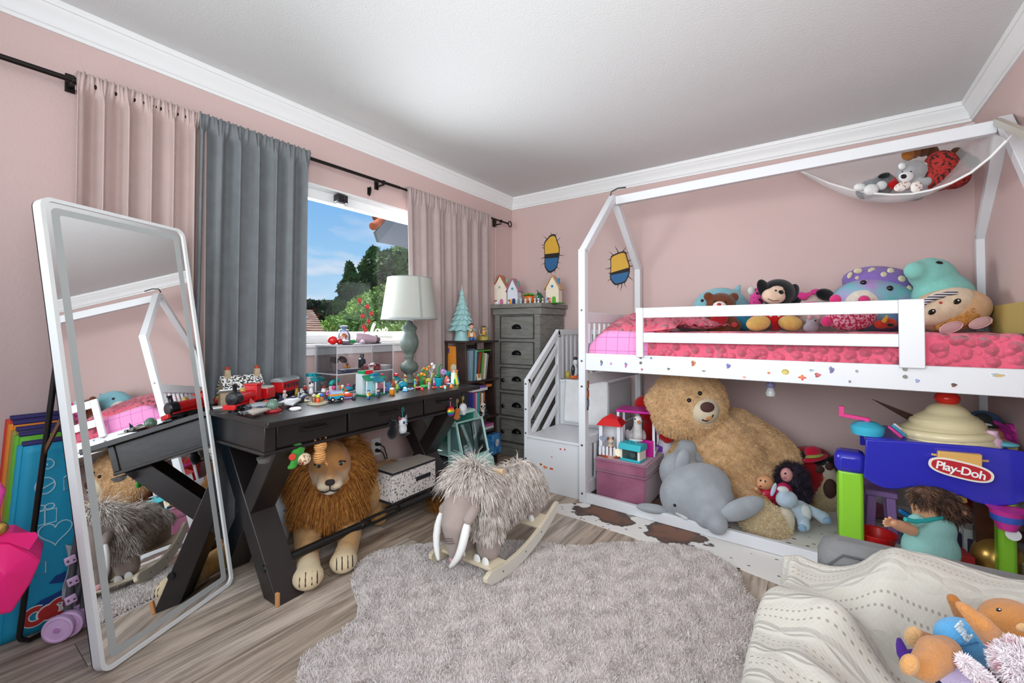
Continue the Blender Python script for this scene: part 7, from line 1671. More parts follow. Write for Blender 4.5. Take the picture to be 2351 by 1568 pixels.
def netf(u,v):
 f = u * (len(hem) - 1); i = min(int(f),len(hem) - 2); w = f - i
 a = hpts[i].lerp(hpts[i + 1],w); b = bline[i].lerp(bline[i + 1],w)
 p = a.lerp(b,v); p.z += -.15 * math.sin(math.pi * v) ** .8 * math.sin(math.pi * min(1,max(0,u))) ** 1.1 - .05 * math.sin(math.pi * u) * v
 return tuple(p - HO)
net_ = part('net',MB().grid(netf,44,20),NET,hm,sm=180)
part('hem',MB().tube([p - HO for p in hpts],.0055,n=8),WHT,hm)
part('hem',MB().tube([Vector(netf(u,1)) for u in np.linspace(0,1,20)],.004,n=8),WHT,hm)
part('hanging_cord',MB().tube([C_ - HO,C_ + Vector((.04,.01,.05)) - HO],.003,n=6),WHT,hm); part('hanging_cord',MB().tube([at(2222,305,y=-.07) - HO,B_ - HO],.003,n=6),WHT,hm)
part('hook',MB().cyl(A_ - HO + Vector((0,.012,0)),A_ - HO + Vector((0,-.012,0)),.005,n=10),mat('brass_stem','8a7a5a'),hm)
def nd(u,v): return Vector(netf(u,v)) + HO
yk = lambda u,v: nd(u,v)
def Fnet(name,label,px,py,u,v):
 q = nd(u,v); return Fig(name,label,'plush toy',px,py,y=q.y)
F = Fnet('grey_bear_plush','grey teddy with white ears sitting in the corner hammock',2095,448,.58,.28)
GB = plush('a7a6a8'); WP = plush('e6e6e6')
F.part('body',lambda mb: (F.e(mb,2095,398,33,29),F.e(mb,2098,438,30,24),F.c(mb,(2115,425),(2128,416),11,10,-.03,-.07),F.e(mb,2072,380,11,11),F.e(mb,2122,379,12,12)),GB,remesh=.008)
for px,py in ((2071,382),(2122,381)): F.part('inner_ear',lambda mb: F.e(mb,px,py,8,8,-.03,.6),WP)
F.part('muzzle',lambda mb: F.e(mb,2080,406,15,12,-.075,.8),WP); F.part('nose',lambda mb: F.on(mb,2075,405,7,5),mat('black_eye','121214')); eyes(F,[(2072,395),(2091,394)],1.8,-.088)
F.part('foot_sole',lambda mb: F.e(mb,2104,430,13,14,-.085,.5),mat('printed_cotton','e4ded8',.9,col2='a86a58',vscale=70,vpos=(.40,.44))); F.part('bib',lambda mb: F.e(mb,2072,428,20,10,-.07,.5,-20),mat('printed_cotton','e4ded8'))
F = Fnet('turkey_plush','brown and red plush turkey with scalloped tail in the hammock',2165,440,.72,.45)
RN = mat('red_net_plush','a8261e',.8,col2='2a1210',vscale=70,vpos=(.42,.5)); BRW = plush('6a4028',.2)
F.part('body',lambda mb: (F.e(mb,2160,385,36,40),F.e(mb,2150,410,36,30),F.e(mb,2185,405,40,30)),RN,remesh=.011)
for px,py,c in ((2085,355,'a8682c'),(2098,350,'8a5428'),(2118,346,'6a4028'),(2140,348,'6a4028'),(2196,352,'5f3a24'),(2215,362,'5f3a24'),(2232,372,'54321f'),(2205,380,'6a4028')): F.part('tail_feather',lambda mb: F.e(mb,px,py,14,14,.05,.7),plush(c))
F = Fnet('elephant_plush','grey and white plush elephant at the left of the hammock',2010,448,.40,.32)
F.part('body',lambda mb: (F.e(mb,2010,432,38,22),F.e(mb,2030,418,24,20),F.e(mb,1990,440,24,18)),plush('8c8f92'),remesh=.008)
F.part('foot',lambda mb: F.e(mb,1974,430,13,9,-.05),WP); F.part('foot',lambda mb: F.e(mb,2000,436,15,13,-.08),WP); F.part('foot',lambda mb: F.e(mb,2024,426,11,10,-.08),WP); F.part('patch',lambda mb: F.e(mb,2030,403,14,6,-.07,.7,-15),plush('17171a'))
F = Fnet('red_plush','small bright red plush tucked between the elephant and grey bear',2055,440,.50,.38)
F.part('body',lambda mb: (F.e(mb,2055,424,16,12),F.e(mb,2060,414,10,9)),plush('d01a1c'),remesh=.006)
# ------------------------------------------------------------------ crack decals on the back wall (plain two-tone patches)
def decal(label,px,py,w,h,seed):
 c = at(px,py,y=-.0008); s_ = scl(c); t = thing('wall_decal',label,'wall sticker',c,0,'crack stickers on the back wall'); rg = rnd(seed)
 CK = mat('crack_black','1d1718',.7); M_ = frame((0,0,0),(1,0,0),(0,0,1))
 hw,hh_ = w * s_ / 2,h * s_ / 2
 def outl(f): return [(hw * f * (math.copysign(abs(math.cos(a)) ** .75,math.cos(a))) * (1 + .08 * math.sin(5 * a + seed)),hh_ * f * (math.copysign(abs(math.sin(a)) ** .75,math.sin(a))) * (1 + .06 * math.cos(4 * a + seed))) for a in np.linspace(0,6.283,36,endpoint=False)]
 part('broken_edge',MB().prism(outl(1.06),.0006,M_),CK,t,sm=None)
 up = [(x,y) for x,y in outl(.96) if y > -.25 * hh_]; lo_ = [(x,y) for x,y in outl(.96) if y <= -.25 * hh_]
 up.sort(key=lambda q: math.atan2(q[1] - .2 * hh_,q[0])); lo_.sort(key=lambda q: math.atan2(q[1] + .6 * hh_,q[0]))
 part('yellow_patch',MB().prism(up,.0012,M_),mat('decal_yellow','d8a83a',.6),t,sm=None); part('blue_patch',MB().prism(lo_,.0012,M_),mat('decal_blue','2a6394',.6),t,sm=None)
 mb = MB()
 for k in range(15):
  a = k * 6.283 / 15 + rg.uniform(-.15,.15); p = [(hw * math.cos(a) * .98,hh_ * math.sin(a) * .98)]; L_ = rg.uniform(.4,1.0) * hw
  for q in range(3): p.append((p[-1][0] + math.cos(a + rg.uniform(-.6,.6)) * L_ / 3,p[-1][1] + math.sin(a + rg.uniform(-.6,.6)) * L_ / 3))
  for q in range(3):
   w0,w1 = .0045 * (1 - q / 3.2),.0045 * (1 - (q + 1) / 3.2); d = Vector((p[q + 1][0] - p[q][0],p[q + 1][1] - p[q][1])).normalized(); n = (-d.y,d.x)
   mb.prism([(p[q][0] + n[0] * w0,p[q][1] + n[1] * w0),(p[q][0] - n[0] * w0,p[q][1] - n[1] * w0),(p[q + 1][0] - n[0] * w1,p[q + 1][1] - n[1] * w1),(p[q + 1][0] + n[0] * w1,p[q + 1][1] + n[1] * w1)],.0007,M_)
 part('crack_lines',mb,CK,t,sm=None)
decal('tall cracked-wall sticker with a yellow and blue patch above the dresser',1266,582,38,80,1); decal('cracked-wall sticker with a wider yellow and blue patch inside the bed frame',1422,616,44,72,2)
# ------------------------------------------------------------------ ottoman and the toys on it
VEL = mat('rose_velvet','9c5f78',.75,bump=.12,bscale=120,col2='8a4f68',vscale=7,sheen=.6,spec=.15)
ot = thing('velvet_ottoman','dusty rose velvet storage ottoman under the loft bed','ottoman',(1.485,-.665,.004))
part('base',MB().box((0,0,.093),(.325,.50,.186)),VEL,ot,bevel=.012); part('lid',MB().box((0,0,.231),(.335,.51,.078)),VEL,ot,bevel=.014)
for z in (.192,.262): part('piping',MB().tube([(*q,z) for q in rrect(.337,.512,.014,-.1685,-.256,4)],.0045,n=6,closed=True),VEL,ot)
ZO = .2745
cs = thing('toy_castle','white toy castle with a red roof, heart window and picket fence','toy house',(1.385,-.80,ZO),R(10),scale=1.4)
CW = plastic('dfe0e6',.35)
part('base',MB().lathe([(.062,0),(.058,.014),(0,.014)],n=24),plastic('9a4a2c'),cs)
for x,y in ((-.042,-.035),(.042,-.035),(-.042,.035),(.042,.035)): part('tower_post',MB().b2((x - .008,y - .008,.014),(x + .008,y + .008,.155)),CW,cs,bevel=.001)
part('back_wall',MB().b2((-.045,.03,.014),(.045,.036,.155)),CW,cs); part('side_wall',MB().b2((-.048,-.03,.014),(-.043,.036,.155)),CW,cs)
part('roof',MB().lathe([(.085,0),(.05,.03),(.035,.034),(0,.05)],(0,0,.150),4,rot=(0,0,R(45))),plastic('cf1f22'),cs,sm=None)
part('heart_window',MB().prism([(x * .0011,y * .0011) for x,y in [(16 * math.sin(q) ** 3,13 * math.cos(q) - 5 * math.cos(2 * q) - 2 * math.cos(3 * q) - math.cos(4 * q)) for q in np.linspace(0,6.283,24,endpoint=False)]],.002,frame((-.030,-.044,.085),(1,0,0),(0,0,1))),plastic('8f96a8'),cs)
for i in range(6): part('picket',MB().prism([(-.006,0),(.006,0),(.006,.036),(0,.044),(-.006,.036)],.004,frame((-.042 + .017 * i,-.054,.012),(1,0,0),(0,0,1))),CW,cs,sm=None)
part('clock',MB().lathe([(.018,0),(.018,.004),(0,.004)],(.045,-.058,.032),18,axis=(.3,-1,.3)),plastic('e8d8b0'),cs)
tc_ = thing('toy_terrier','tan and white toy dog seated inside the toy castle','toy animal',(1.395,-.84,ZO + .0205),R(-50),scale=1.3); part('body',MB().ell((0,0,.028),(.018,.016,.028)).ell((.006,0,.064),(.015,.015,.014)).ell((.02,0,.06),(.008,.008,.006)),plush('d8c4ac'),tc_,remesh=.004)
for s_ in (-1,1): part('ear',MB().ell((.0,s_ * .013,.076),(.004,.006,.010)),plush('8a5230'),tc_)
part('vest',MB().ell((.002,0,.026),(.019,.017,.018)),P_('8a4a24'),tc_); part('nose',MB().ell((.028,0,.061),.003,n=8,m=6),BLACKP,tc_)
bh = thing('toy_bird_house','white toy frame house with a magenta roof on the ottoman','toy house',(1.50,-.60,ZO),R(8),scale=1.18)
WHF = plastic('e6e4ec',.35); MAG = plastic('c81a94',.3)
for x in (-.10,.10):
 for y in (-.075,.075): part('post',MB().b2((x - .007,y - .007,0),(x + .007,y + .007,.235)),WHF,bh,bevel=.001)
part('roof',MB().b2((-.112,-.085,.235),(.112,.085,.248)),MAG,bh,bevel=.003); part('floor',MB().b2((-.11,-.08,.015),(.11,.08,.028)),WHF,bh,bevel=.002); part('curtain',MB().b2((-.108,-.078,.02),(-.094,-.06,.235)),plastic('b8b0cc'),bh)
part('hot_pink_step',MB().b2((.03,-.10,0),(.10,-.075,.09)),MAG,bh,bevel=.003)
bd = thing('swan_plush','white plush goose with an orange beak inside the magenta-roofed house','plush toy',(1.49,-.61,ZO + .034),R(-60),scale=1.15); part('body',MB().ell((-.02,0,.05),(.075,.05,.048)).cap((.035,0,.06),(.045,0,.155),.03,.024).ell((.05,0,.168),(.03,.027,.028)).cap((-.08,0,.06),(-.11,0,.09),.02,.008),plush('eae4e2'),bd,remesh=.008)
part('beak',MB().cap((.075,0,.162),(.10,0,.158),.010,.005),plush('e08a3a'),bd)
for s_ in (-1,1):
 part('eye',MB().ell((.066,s_ * .020,.176),.005),BLACKP,bd); part('wing',MB().ell((-.03,s_ * .045,.06),(.055,.016,.032)),plush('ddd4d8'),bd); part('foot',MB().ell((.04,s_ * .025,.008),(.026,.016,.008)),plush('e08a3a'),bd)
pc_ = thing('toy_pet_carrier','small toy pet carrier with a teal roof and clear front','toy house',(1.545,-.835,ZO),R(-6),scale=1.2)
TL = plastic('2fb0bc',.3)
part('base',MB().b2((-.056,-.04,0),(.056,.04,.014)),TL,pc_,bevel=.003); part('roof',MB().prism([(-.05,.062),(.05,.062),(.038,.095),(-.038,.095)],.125,frame((-.0625,0,0),(0,1,0),(0,0,1))),TL,pc_,bevel=.004)
for x in (-.05,.05): part('post',MB().b2((x - .006,-.038,.014),(x + .006,.038,.062)),plastic('e8e2d4'),pc_)
part('clear_front',MB().b2((-.044,-.037,.014),(.044,-.035,.062)),glass_mat('carrier_glass',(.75,.8,.8,1),.05,.12),pc_); part('handle',MB().tube([(-.02,0,.095),(-.018,0,.104),(.018,0,.104),(.02,0,.095)],.004),TL,pc_); part('inner_wall',MB().b2((-.044,.030,.014),(.044,.034,.062)),plastic('8a9498'),pc_)
ht = toy_ = thing('toy_mouse','grey toy animal inside the clear-fronted carrier','toy animal',(1.545,-.84,ZO + .0175)); part('body',MB().ell((0,0,.018),(.022,.016,.018)),plush('9aa0a4'),ht); part('ear',MB().ell((-.012,0,.038),(.006,.004,.007)),plush('9aa0a4'),ht)
wl = single('oval_toy_dish',MB().ell((0,0,.006),(.045,.03,.006)),plastic('e6e6ea'),'white oval toy dish lying on the carrier roof','dish',(1.56,-.82,ZO + .125))
# behind the ottoman
F = Fig('heart_plush','large red heart plush behind the magenta-roofed toy house','plush toy',1492,990,y=-.32,z=.10)
F.part('heart',lambda mb: (F.e(mb,1478,930,22,22),F.e(mb,1508,928,22,22),F.e(mb,1494,950,26,26),F.e(mb,1494,985,18,40)),plush('c41a1e'),remesh=.01)
F = Fig('white_dog_plush','white plush dog with a red nose holding a red heart by the ottoman','plush toy',1528,1030,y=-.52,z=.18)
F.part('body',lambda mb: (F.e(mb,1522,985,17,20),F.c(mb,(1518,970),(1522,952),7,7),F.e(mb,1530,990,12,14),F.e(mb,1530,1030,20,34,.03)),plush('e4e0e8'),remesh=.007); F.part('nose',lambda mb: F.on(mb,1523,976,4.5,4),plastic('b01c24')); F.part('heart',lambda mb: (F.e(mb,1524,1002,11,10,-.04),F.e(mb,1538,1004,10,10,-.04),F.e(mb,1532,1010,10,8,-.04)),plush('c41a1e'),remesh=.006)
single('purple_block',MB().box((0,0,.02),(.06,.04,.04)),plastic('7a3ab0'),'small purple block at the back corner of the ottoman','toy block',(1.62,-.52,ZO),bevel=.004)
F = Fig('brown_plush','dark brown plush standing between the ottoman and the giant bear','plush toy',1552,1030,y=-.40,z=.1); F.part('body',lambda mb: (F.e(mb,1548,985,14,24),F.e(mb,1550,1020,16,40)),plush('2a1c1a'),remesh=.01)
# ------------------------------------------------------------------ giant teddy bear leaning on the wall
F = Fig('giant_teddy_bear','giant tan teddy bear slumped against the wall under the loft bed','plush toy',1690,1180,y=-.40,z=.002)
BF = mat('teddy_fur','dab488',.95,bump=1.0,bscale=110,var=.22,vscale=22,sheen=.3,spec=.06)
def bear(mb):
 F.e(mb,1580,925,84,82,-.02,.9,-20); F.e(mb,1556,955,58,50,-.04,1); F.e(mb,1508,918,27,31,-.03,.6,30)
 F.e(mb,1660,1040,92,100,.0,.95,-32); F.e(mb,1700,1110,96,84,-.03,1,-30); F.e(mb,1612,990,60,50,.02)
 F.c(mb,(1690,975),(1768,1022),38,36,.0,-.07); F.c(mb,(1768,1022),(1802,1050),36,34,-.07,-.10); F.e(mb,1802,1050,33,28,-.10,1,35)
 F.c(mb,(1690,1140),(1740,1190),50,40,-.14,-.36); F.c(mb,(1800,1140),(1858,1150),46,42,-.0,-.06)
 F.c(mb,(1600,1000),(1560,1060),34,30,.03,.02)
teddy = F.part('body',bear,BF,remesh=.016,smit=6)
F.part('muzzle',lambda mb: F.e(mb,1611,940,35,32,-.165,1,-10),plush('d9c9ae',.06)); F.part('nose',lambda mb: F.on(mb,1624,935,15,11,.5),mat('brown_velour','4a2c26',.8))
F.part('mouth',lambda mb: mb.tube([F.p(px,py,F.front(px,py) - .002) for px,py in ((1612,964),(1622,967),(1632,961),(1638,952))],.005,n=6),mat('mouth_thread','3a1f18',.9)); F.part('tongue',lambda mb: F.on(mb,1628,960,8,4,.5,-20),plush('c88a5a'))
eyes(F,[(1582,919),(1607,903)],4.6)
for px,py,c in ((1815,1215,0),): pass
CF = mat('cream_curly_fur','d6bf98',.95,bump=1.0,bscale=130,var=.16,vscale=28,sheen=.3,spec=.06); PADM = plush('d8cbb8',.05); BPAD = mat('brown_velour','4a2c26')
lf = F.part('foot',lambda mb: (F.e(mb,1756,1200,50,38,-.44,1,20),F.e(mb,1738,1190,36,32,-.38,1)),CF,remesh=.012,label='fluffy cream foot stretched forward')
F.part('sole',lambda mb: F.e(mb,1795,1203,22,34,-.47,.8,18),PADM,lf); F.part('sole_pad',lambda mb: F.e(mb,1806,1218,9,14,-.50,.6,14),BPAD,lf); F.part('sole_pad',lambda mb: F.e(mb,1812,1192,6,9,-.492,.6),BPAD,lf)
rf = F.part('foot',lambda mb: (F.e(mb,1885,1120,36,66,-.10,1,-14),F.e(mb,1880,1155,34,34,-.10,1)),CF,remesh=.012,label='fluffy cream foot standing upright')
F.part('sole',lambda mb: F.e(mb,1897,1110,29,54,-.145,.55,-14),PADM,rf)
for px,py,a,b in ((1906,1122,14,21),(1882,1078,10,8),(1904,1071,9,8)): F.part('sole_pad',lambda mb: F.e(mb,px,py,a,b,-.20 if b > 10 else -.185,.5),BPAD,rf)
def bear_fur():
 p,n = sample(evaluated(teddy),60000,21); mc = F.p(1611,940,-.165); k = np.linalg.norm(p - np.array(mc),axis=1) > 37 * F.s; p,n = p[k],n[k]
 d = n * .8 + np.array([0,-.1,-.35]) + .35 * np.column_stack([np.sin(p[:,0] * 70 + p[:,2] * 50),.5 * np.cos(p[:,2] * 60),np.cos(p[:,2] * 75 + p[:,0] * 40)])
 strands('fur',p,d,.013,.0035,mat('teddy_strand','efc898',.95,col2='c99c6a',vscale=40,spec=.05,vpos=(.3,.7)),F.t,seg=2,bend=np.array([0,0,-.3]),curl=.25,seed=22)
 for o,k in ((lf,6000),(rf,6000)):
  p,n = sample(evaluated(o),k,5); strands('fur',p,n + .3 * np.random.default_rng(1).normal(size=p.shape),.012,.0035,mat('cream_strand','e2cda8',.95,spec=.05),o,seg=2,curl=.3,seed=2)
bear_fur()
# ------------------------------------------------------------------ grey dolphin plush in front
F = Fig('dolphin_plush','large grey plush dolphin lying over the floor rail before the ottoman','plush toy',1620,1200,y=-.88,z=.004)
GD = mat('grey_dolphin_plush','9da1a6',.9,bump=.4,bscale=220,var=.12,vscale=9,sheen=.3,spec=.1)
def dol(mb):
 F.e(mb,1596,1128,84,62,.02,.95,-20); F.e(mb,1560,1085,48,50,.16,1); F.e(mb,1618,1152,66,52,-.04,.95,-20); F.e(mb,1640,1180,44,28,-.13,1,-30); F.c(mb,(1638,1182),(1646,1204),27,22,-.14,-.22)
 F.c(mb,(1560,1080),(1578,1030),36,24,.16,.24); F.c(mb,(1578,1030),(1568,1018),20,12,.24,.24)
dbody = F.part('body',dol,GD,remesh=.012,smit=6)
F.part('tail_fluke',lambda mb: F.e(mb,1566,1062,16,34,.06,.5,14),GD); F.part('tail_fluke',lambda mb: F.e(mb,1602,1072,26,52,.20,.4,-35),GD)
F.part('flipper',lambda mb: F.e(mb,1500,1168,40,10,.02,1.6,8),GD); F.part('flipper',lambda mb: F.e(mb,1704,1168,50,22,-.20,.7,-20),GD)
F.part('belly_stripe',lambda mb: mb.tube([F.p(px,py,F.front(px,py)) for px,py in ((1552,1178),(1575,1190),(1600,1200))],[.006,.010,.006],n=8),plush('c9c9c8')); eyes(F,[(1549,1160)],3.4)
F = Fig('dark_toy_lump','small dark toy on the hide between the ottoman and the dolphin','toy',1418,1155,y=-.86,z=.004); F.part('body',lambda mb: (F.e(mb,1405,1148,14,5),F.e(mb,1385,1143,8,5)),P_('1e1e22'),remesh=.006)
# ------------------------------------------------------------------ dolls and plushes between the bear's feet
SKN = mat('doll_vinyl','d39a70',.4)
F = Fig('baby_doll','bald baby doll in a shiny red dress on the bear leg','doll',1758,1150,y=-.62,z=.16)
hd_ = F.part('head',lambda mb: (F.e(mb,1756,1108,19,17),F.e(mb,1748,1115,10,8,-.01)),SKN,remesh=.005); eyes(F,[(1746,1103),(1757,1105)],2,parent=hd_); F.part('mouth',lambda mb: F.on(mb,1746,1116,3.5,1.8),plastic('a83040'),hd_)
F.part('dress',lambda mb: (F.e(mb,1762,1136,24,17),F.e(mb,1775,1148,18,12)),mat('red_satin','c81a44',.3,bump=.2,bscale=60),remesh=.007); F.part('arm',lambda mb: F.c(mb,(1742,1130),(1736,1122),6,5,-.03,-.05),SKN)
F = Fig('dark_haired_doll','doll with long dark purple curly hair beside the baby doll','doll',1812,1150,y=-.56,z=.12)
HR = mat('dark_purple_hair','3a2a42',.6,bump=1,bscale=70,col2='1c1420',vscale=30)
hb_ = F.part('hair',lambda mb: (F.e(mb,1818,1098,34,34,.03),F.e(mb,1828,1130,30,34,.02)),HR,remesh=.008)
p_,n__ = sample(evaluated(hb_),3500,3); strands('curls',p_,n__ + np.array([0,0,-.6]),.03,.003,HR,hb_,seg=3,curl=.5,seed=4)
F.part('face',lambda mb: (F.e(mb,1806,1090,13,16,-.04),F.e(mb,1800,1094,5,4,-.06)),mat('doll_skin_pink','c98a8a',.5),remesh=.005); F.part('dress',lambda mb: F.e(mb,1800,1130,18,22,-.03),plastic('b02050',.5)); F.part('eye',lambda mb: F.on(mb,1803,1087,3,2),BLACKP)
F = Fig('blue_unicorn_plush','pale blue fluffy unicorn plush sprawled before the dolls','plush toy',1815,1205,y=-.72,z=.03)
UB = plush('b4c4d4',.08)
F.part('body',lambda mb: (F.e(mb,1806,1146,24,20,-.05),F.e(mb,1800,1138,14,12,-.06),F.e(mb,1832,1170,26,22),F.c(mb,(1850,1165),(1892,1188),10,13,0,-.04),F.c(mb,(1842,1185),(1846,1206),13,13,-.02,-.07),F.e(mb,1892,1190,15,13,-.04)),UB,remesh=.008)
F.part('ear',lambda mb: F.e(mb,1776,1124,5,16,-.04,.6,20),UB); F.part('hoof',lambda mb: F.e(mb,1900,1195,9,8,-.07),plush('8fb0d0')); F.part('hoof',lambda mb: F.e(mb,1842,1212,9,8,-.09),plush('8fb0d0')); F.part('mane',lambda mb: (F.e(mb,1798,1124,14,8,-.05,1,10),F.e(mb,1848,1178,14,20,-.03)),plush('dadcdc'),remesh=.006)
F = Fig('ladybug_plush','red and black plush with a red hat against the wall','plush toy',1860,1075,y=-.22,z=.12)
F.part('body',lambda mb: (F.e(mb,1856,1050,52,26),F.e(mb,1856,1090,44,50)),plush('a81824'),remesh=.01)
for px,py in ((1838,1048),(1880,1058),(1916,1060)): F.part('spot',lambda mb: F.e(mb,px,py,16,14,-.06),plush('17141a'))
F.part('hat',lambda mb: (F.e(mb,1872,1052,30,7,-.13,1.6,-14),F.e(mb,1866,1038,18,14,-.13)),plush('c8183c'),remesh=.007); F.part('hat_band',lambda mb: F.e(mb,1870,1047,20,4,-.15,2,-8),plush('a8b04a'))
# bulb lamp under the rail
bu = thing('hanging_bulb','white light bulb in a lavender holder hanging under the bed rail','light bulb',at(1769,880,y=-.60))
s_ = scl(bu.location); part('holder',MB().lathe([(9 * s_,0),(9 * s_,-8 * s_),(7 * s_,-10 * s_),(0,-10 * s_)],n=16),plastic('8a88b8'),bu); part('bulb',MB().lathe([(6 * s_,-9 * s_),(7 * s_,-13 * s_),(11 * s_,-22 * s_),(9 * s_,-29 * s_),(0,-32 * s_)],n=20),plastic('e2e4e6',.15),bu); part('mount',MB().cyl((0,0,0),(0,0,.872 - bu.location.z),.012),plastic('8a88b8'),bu)
# ------------------------------------------------------------------ play-dough table
YT = -.93
pt = thing('toy_dough_table','blue toy dough table with green legs and ice cream press','toy table',at(2150,1300,y=YT - .0)); pt.location.z = 0; T0 = Vector(pt.location)
def tp(px,py,y=YT): return at(px,py,y=y) - T0
BLU = mat('royal_blue_plastic','2f2fae',.22,spec=.5,coat=.2); LIM = plastic('8fd035',.3); CRE = mat('cream_plastic','e2d3a8',.25); TANP = mat('tan_plastic','d9a95e',.3)
top_ = [(1988,1009),(2060,1012),(2140,1018),(2250,1026),(2330,1035),(2400,1044)]
bot_ = [(2400,1158),(2351,1152),(2330,1160),(2290,1163),(2262,1160),(2235,1152),(2205,1138),(2180,1142),(2140,1144),(2115,1135),(2092,1118),(2060,1124),(2030,1122),(2003,1110),(1983,1095)]
poly = [tp(*q) for q in top_ + bot_]
ap = MB().prism([(p.x,p.z) for p in poly],.022,frame((0,poly[0].y + .022,0),(1,0,0),(0,0,1)))
part('apron',ap,BLU,pt,bevel=.006,sm=30)
zt = tp(2140,1015).z; xl,xr = tp(1988,1009).x,3.20 - T0.x; y0_ = poly[0].y
part('tabletop',MB().b2((xl,y0_ + .023,zt - .04),(xr,y0_ + .40,zt - .012)),BLU,pt,bevel=.008)
part('back_apron',MB().b2((xl,y0_ + .38,zt - .13),(xr,y0_ + .40,zt - .04)),BLU,pt,bevel=.004)
cl,cr2 = tp(1916,1060),tp(1985,1060)
part('corner_cap',MB().b2((cl.x,y0_ + .02,tp(1930,1088).z),(cr2.x + .01,y0_ + .15,tp(1950,1042).z)),BLU,pt,bevel=.028)
lx0,lx1 = tp(1926,1150).x,tp(1985,1150).x
part('leg',MB().b2((lx0,y0_ + .03,0),(lx1,y0_ + .12,tp(1950,1085).z)),LIM,pt,bevel=.014)
part('leg',MB().b2((xr - .055,y0_ + .026,0),(xr - .0,y0_ + .10,zt - .045)),LIM,pt,bevel=.014)
part('leg',MB().b2((lx0,y0_ + .31,0),(lx1,y0_ + .39,tp(1950,1130).z)),LIM,pt,bevel=.014)
part('lower_tray',MB().prism([(p.x,p.z) for p in [tp(2128,1143),(tp(2160,1160)),tp(2190,1165),tp(2228,1162),tp(2226,1148),tp(2205,1136),tp(2180,1140)]],.02,frame((0,y0_ + .06,0),(1,0,0),(0,0,1))),TANP,pt,bevel=.003)
# ice cream dome
cc = tp(2178,1034,YT + .19); k_ = scl(at(2178,1034,y=YT + .19)) * .98
cy_ = y0_ + .205
dome = [(104,0),(106,4),(102,10),(96,20),(90,26),(90,32),(84,42),(72,50),(68,54),(67,60),(60,70),(48,78),(42,82),(40,86),(34,94),(26,100),(12,104),(0,105)]
zc = cc.z + .012
part('ice_cream_dome',MB().lathe([(r * k_ * .96,z * k_) for r,z in dome],(cc.x,cy_,zc),40),CRE,pt,sm=70)
sw = []
for i in range(60):
 t = i / 59; a = 6.283 * 3 * t; r = (104 * (1 - t) + 18 * t) * k_ * .96; sw.append((cc.x + r * math.cos(a),cy_ + r * math.sin(a),zc + (14 + 84 * t) * k_))
part('swirl',MB().tube(sw,[.026 * (1 - .5 * i / 59) for i in range(60)],n=10),CRE,pt)
part('cone_bowl',MB().lathe([(84 * k_,-26 * k_),(104 * k_,0),(112 * k_,2 * k_),(112 * k_,6 * k_),(0,6 * k_)],(cc.x,cy_,zc - 4 * k_),40),TANP,pt)
ch = part('cherry',MB().ell((cc.x,cy_,zc + 115 * k_),(23 * k_,23 * k_,17 * k_),n=20,m=14),plastic('d8281c',.12),pt); part('stem',MB().cyl((cc.x,cy_,zc + 126 * k_),(cc.x + .004,cy_,zc + 140 * k_),6 * k_,4 * k_),plastic('d8281c',.12),ch)
fr_y = y0_ - .036
pl = [tp(2150,1032),tp(2250,1040),tp(2250,1072),tp(2252,1085),tp(2225,1092),tp(2170,1084),tp(2146,1072)]
pq = part('press_plate',MB().prism([(p.x,p.z) for p in pl],.03,frame((0,fr_y + .03,0),(1,0,0),(0,0,1))),TANP,pt,bevel=.004)
def ov(px,py,a,b,roll,m_,d_,nm):
 c = tp(px,py); e_ = Matrix.Translation((c.x,d_,c.z)) @ Matrix.Rotation(R(roll),4,'Y') @ Matrix.Rotation(R(90),4,'X')
 s2 = scl(at(px,py,y=YT)); return part(nm,MB().prism([(a * s2 * math.copysign(abs(math.cos(t)) ** .7,math.cos(t)),b * s2 * math.copysign(abs(math.sin(t)) ** .8,math.sin(t)) + (3 * s2 * math.cos(2 * t) if False else 0)) for t in np.linspace(0,6.283,40,endpoint=False)],.004,e_),m_,pt,sm=None)
ov(2199,1073,53,20,9,plastic('ece4d4'),fr_y - .001,'logo_border'); lg = ov(2199,1073,48,16,9,mat('logo_red','b8202c',.35),fr_y - .003,'logo_badge')
c_ = tp(2199,1074); s2 = scl(at(2199,1074,y=YT))
text('Play-Doh',25 * s2,plastic('f0f0ee',.4),Matrix.Translation((c_.x,fr_y - .008,c_.z)) @ Matrix.Rotation(R(9),4,'Y') @ Matrix.Rotation(R(90),4,'X'),pt,'lettering',.0015,.95,True,.92)
# crank press, tools on the table
gr = thing('toy_grinder','turquoise toy grinder with a pink crank on the table corner','toy',T0 + Vector((tp(1995,1000).x,y0_ + .08,zt - .011)))
u_ = k_; part('body',MB().lathe([(30 * u_,0),(33 * u_,10 * u_),(33 * u_,20 * u_),(20 * u_,30 * u_),(0,32 * u_)],n=24),plastic('3fb4d0',.3),gr); part('crank',MB().beam((0,0,36 * u_),(-52 * u_,0,42 * u_),9 * u_,9 * u_).beam((-50 * u_,0,38 * u_),(-50 * u_,0,64 * u_),11 * u_,11 * u_).cyl((0,0,28 * u_),(0,0,40 * u_),6 * u_),plastic('e8408c',.3),gr,bevel=.002)
for i,(px,py,c,lb) in enumerate(((2052,1003,'d83a8a','hot pink dough tool leaning beside the ice cream dome'),(2063,1000,'3a9ac0','light blue dough tool leaning beside the pink one'),(2071,998,'e2e2e6','white dough tool leaning against the dome'))):
 q = tp(px,py); single('dough_tool',MB().cap((0,0,.012),(-.04,0,.05),.008,.006),plastic(c),lb,'toy tool',T0 + Vector((q.x + .03,y0_ + .05 + .045 * i,zt - .011)))
bl_ = thing('wooden_blade','dark wooden pointed toy sword leaning on the table','toy',T0 + Vector((tp(2095,1010).x,y0_ + .30,zt - .011)),YAW)
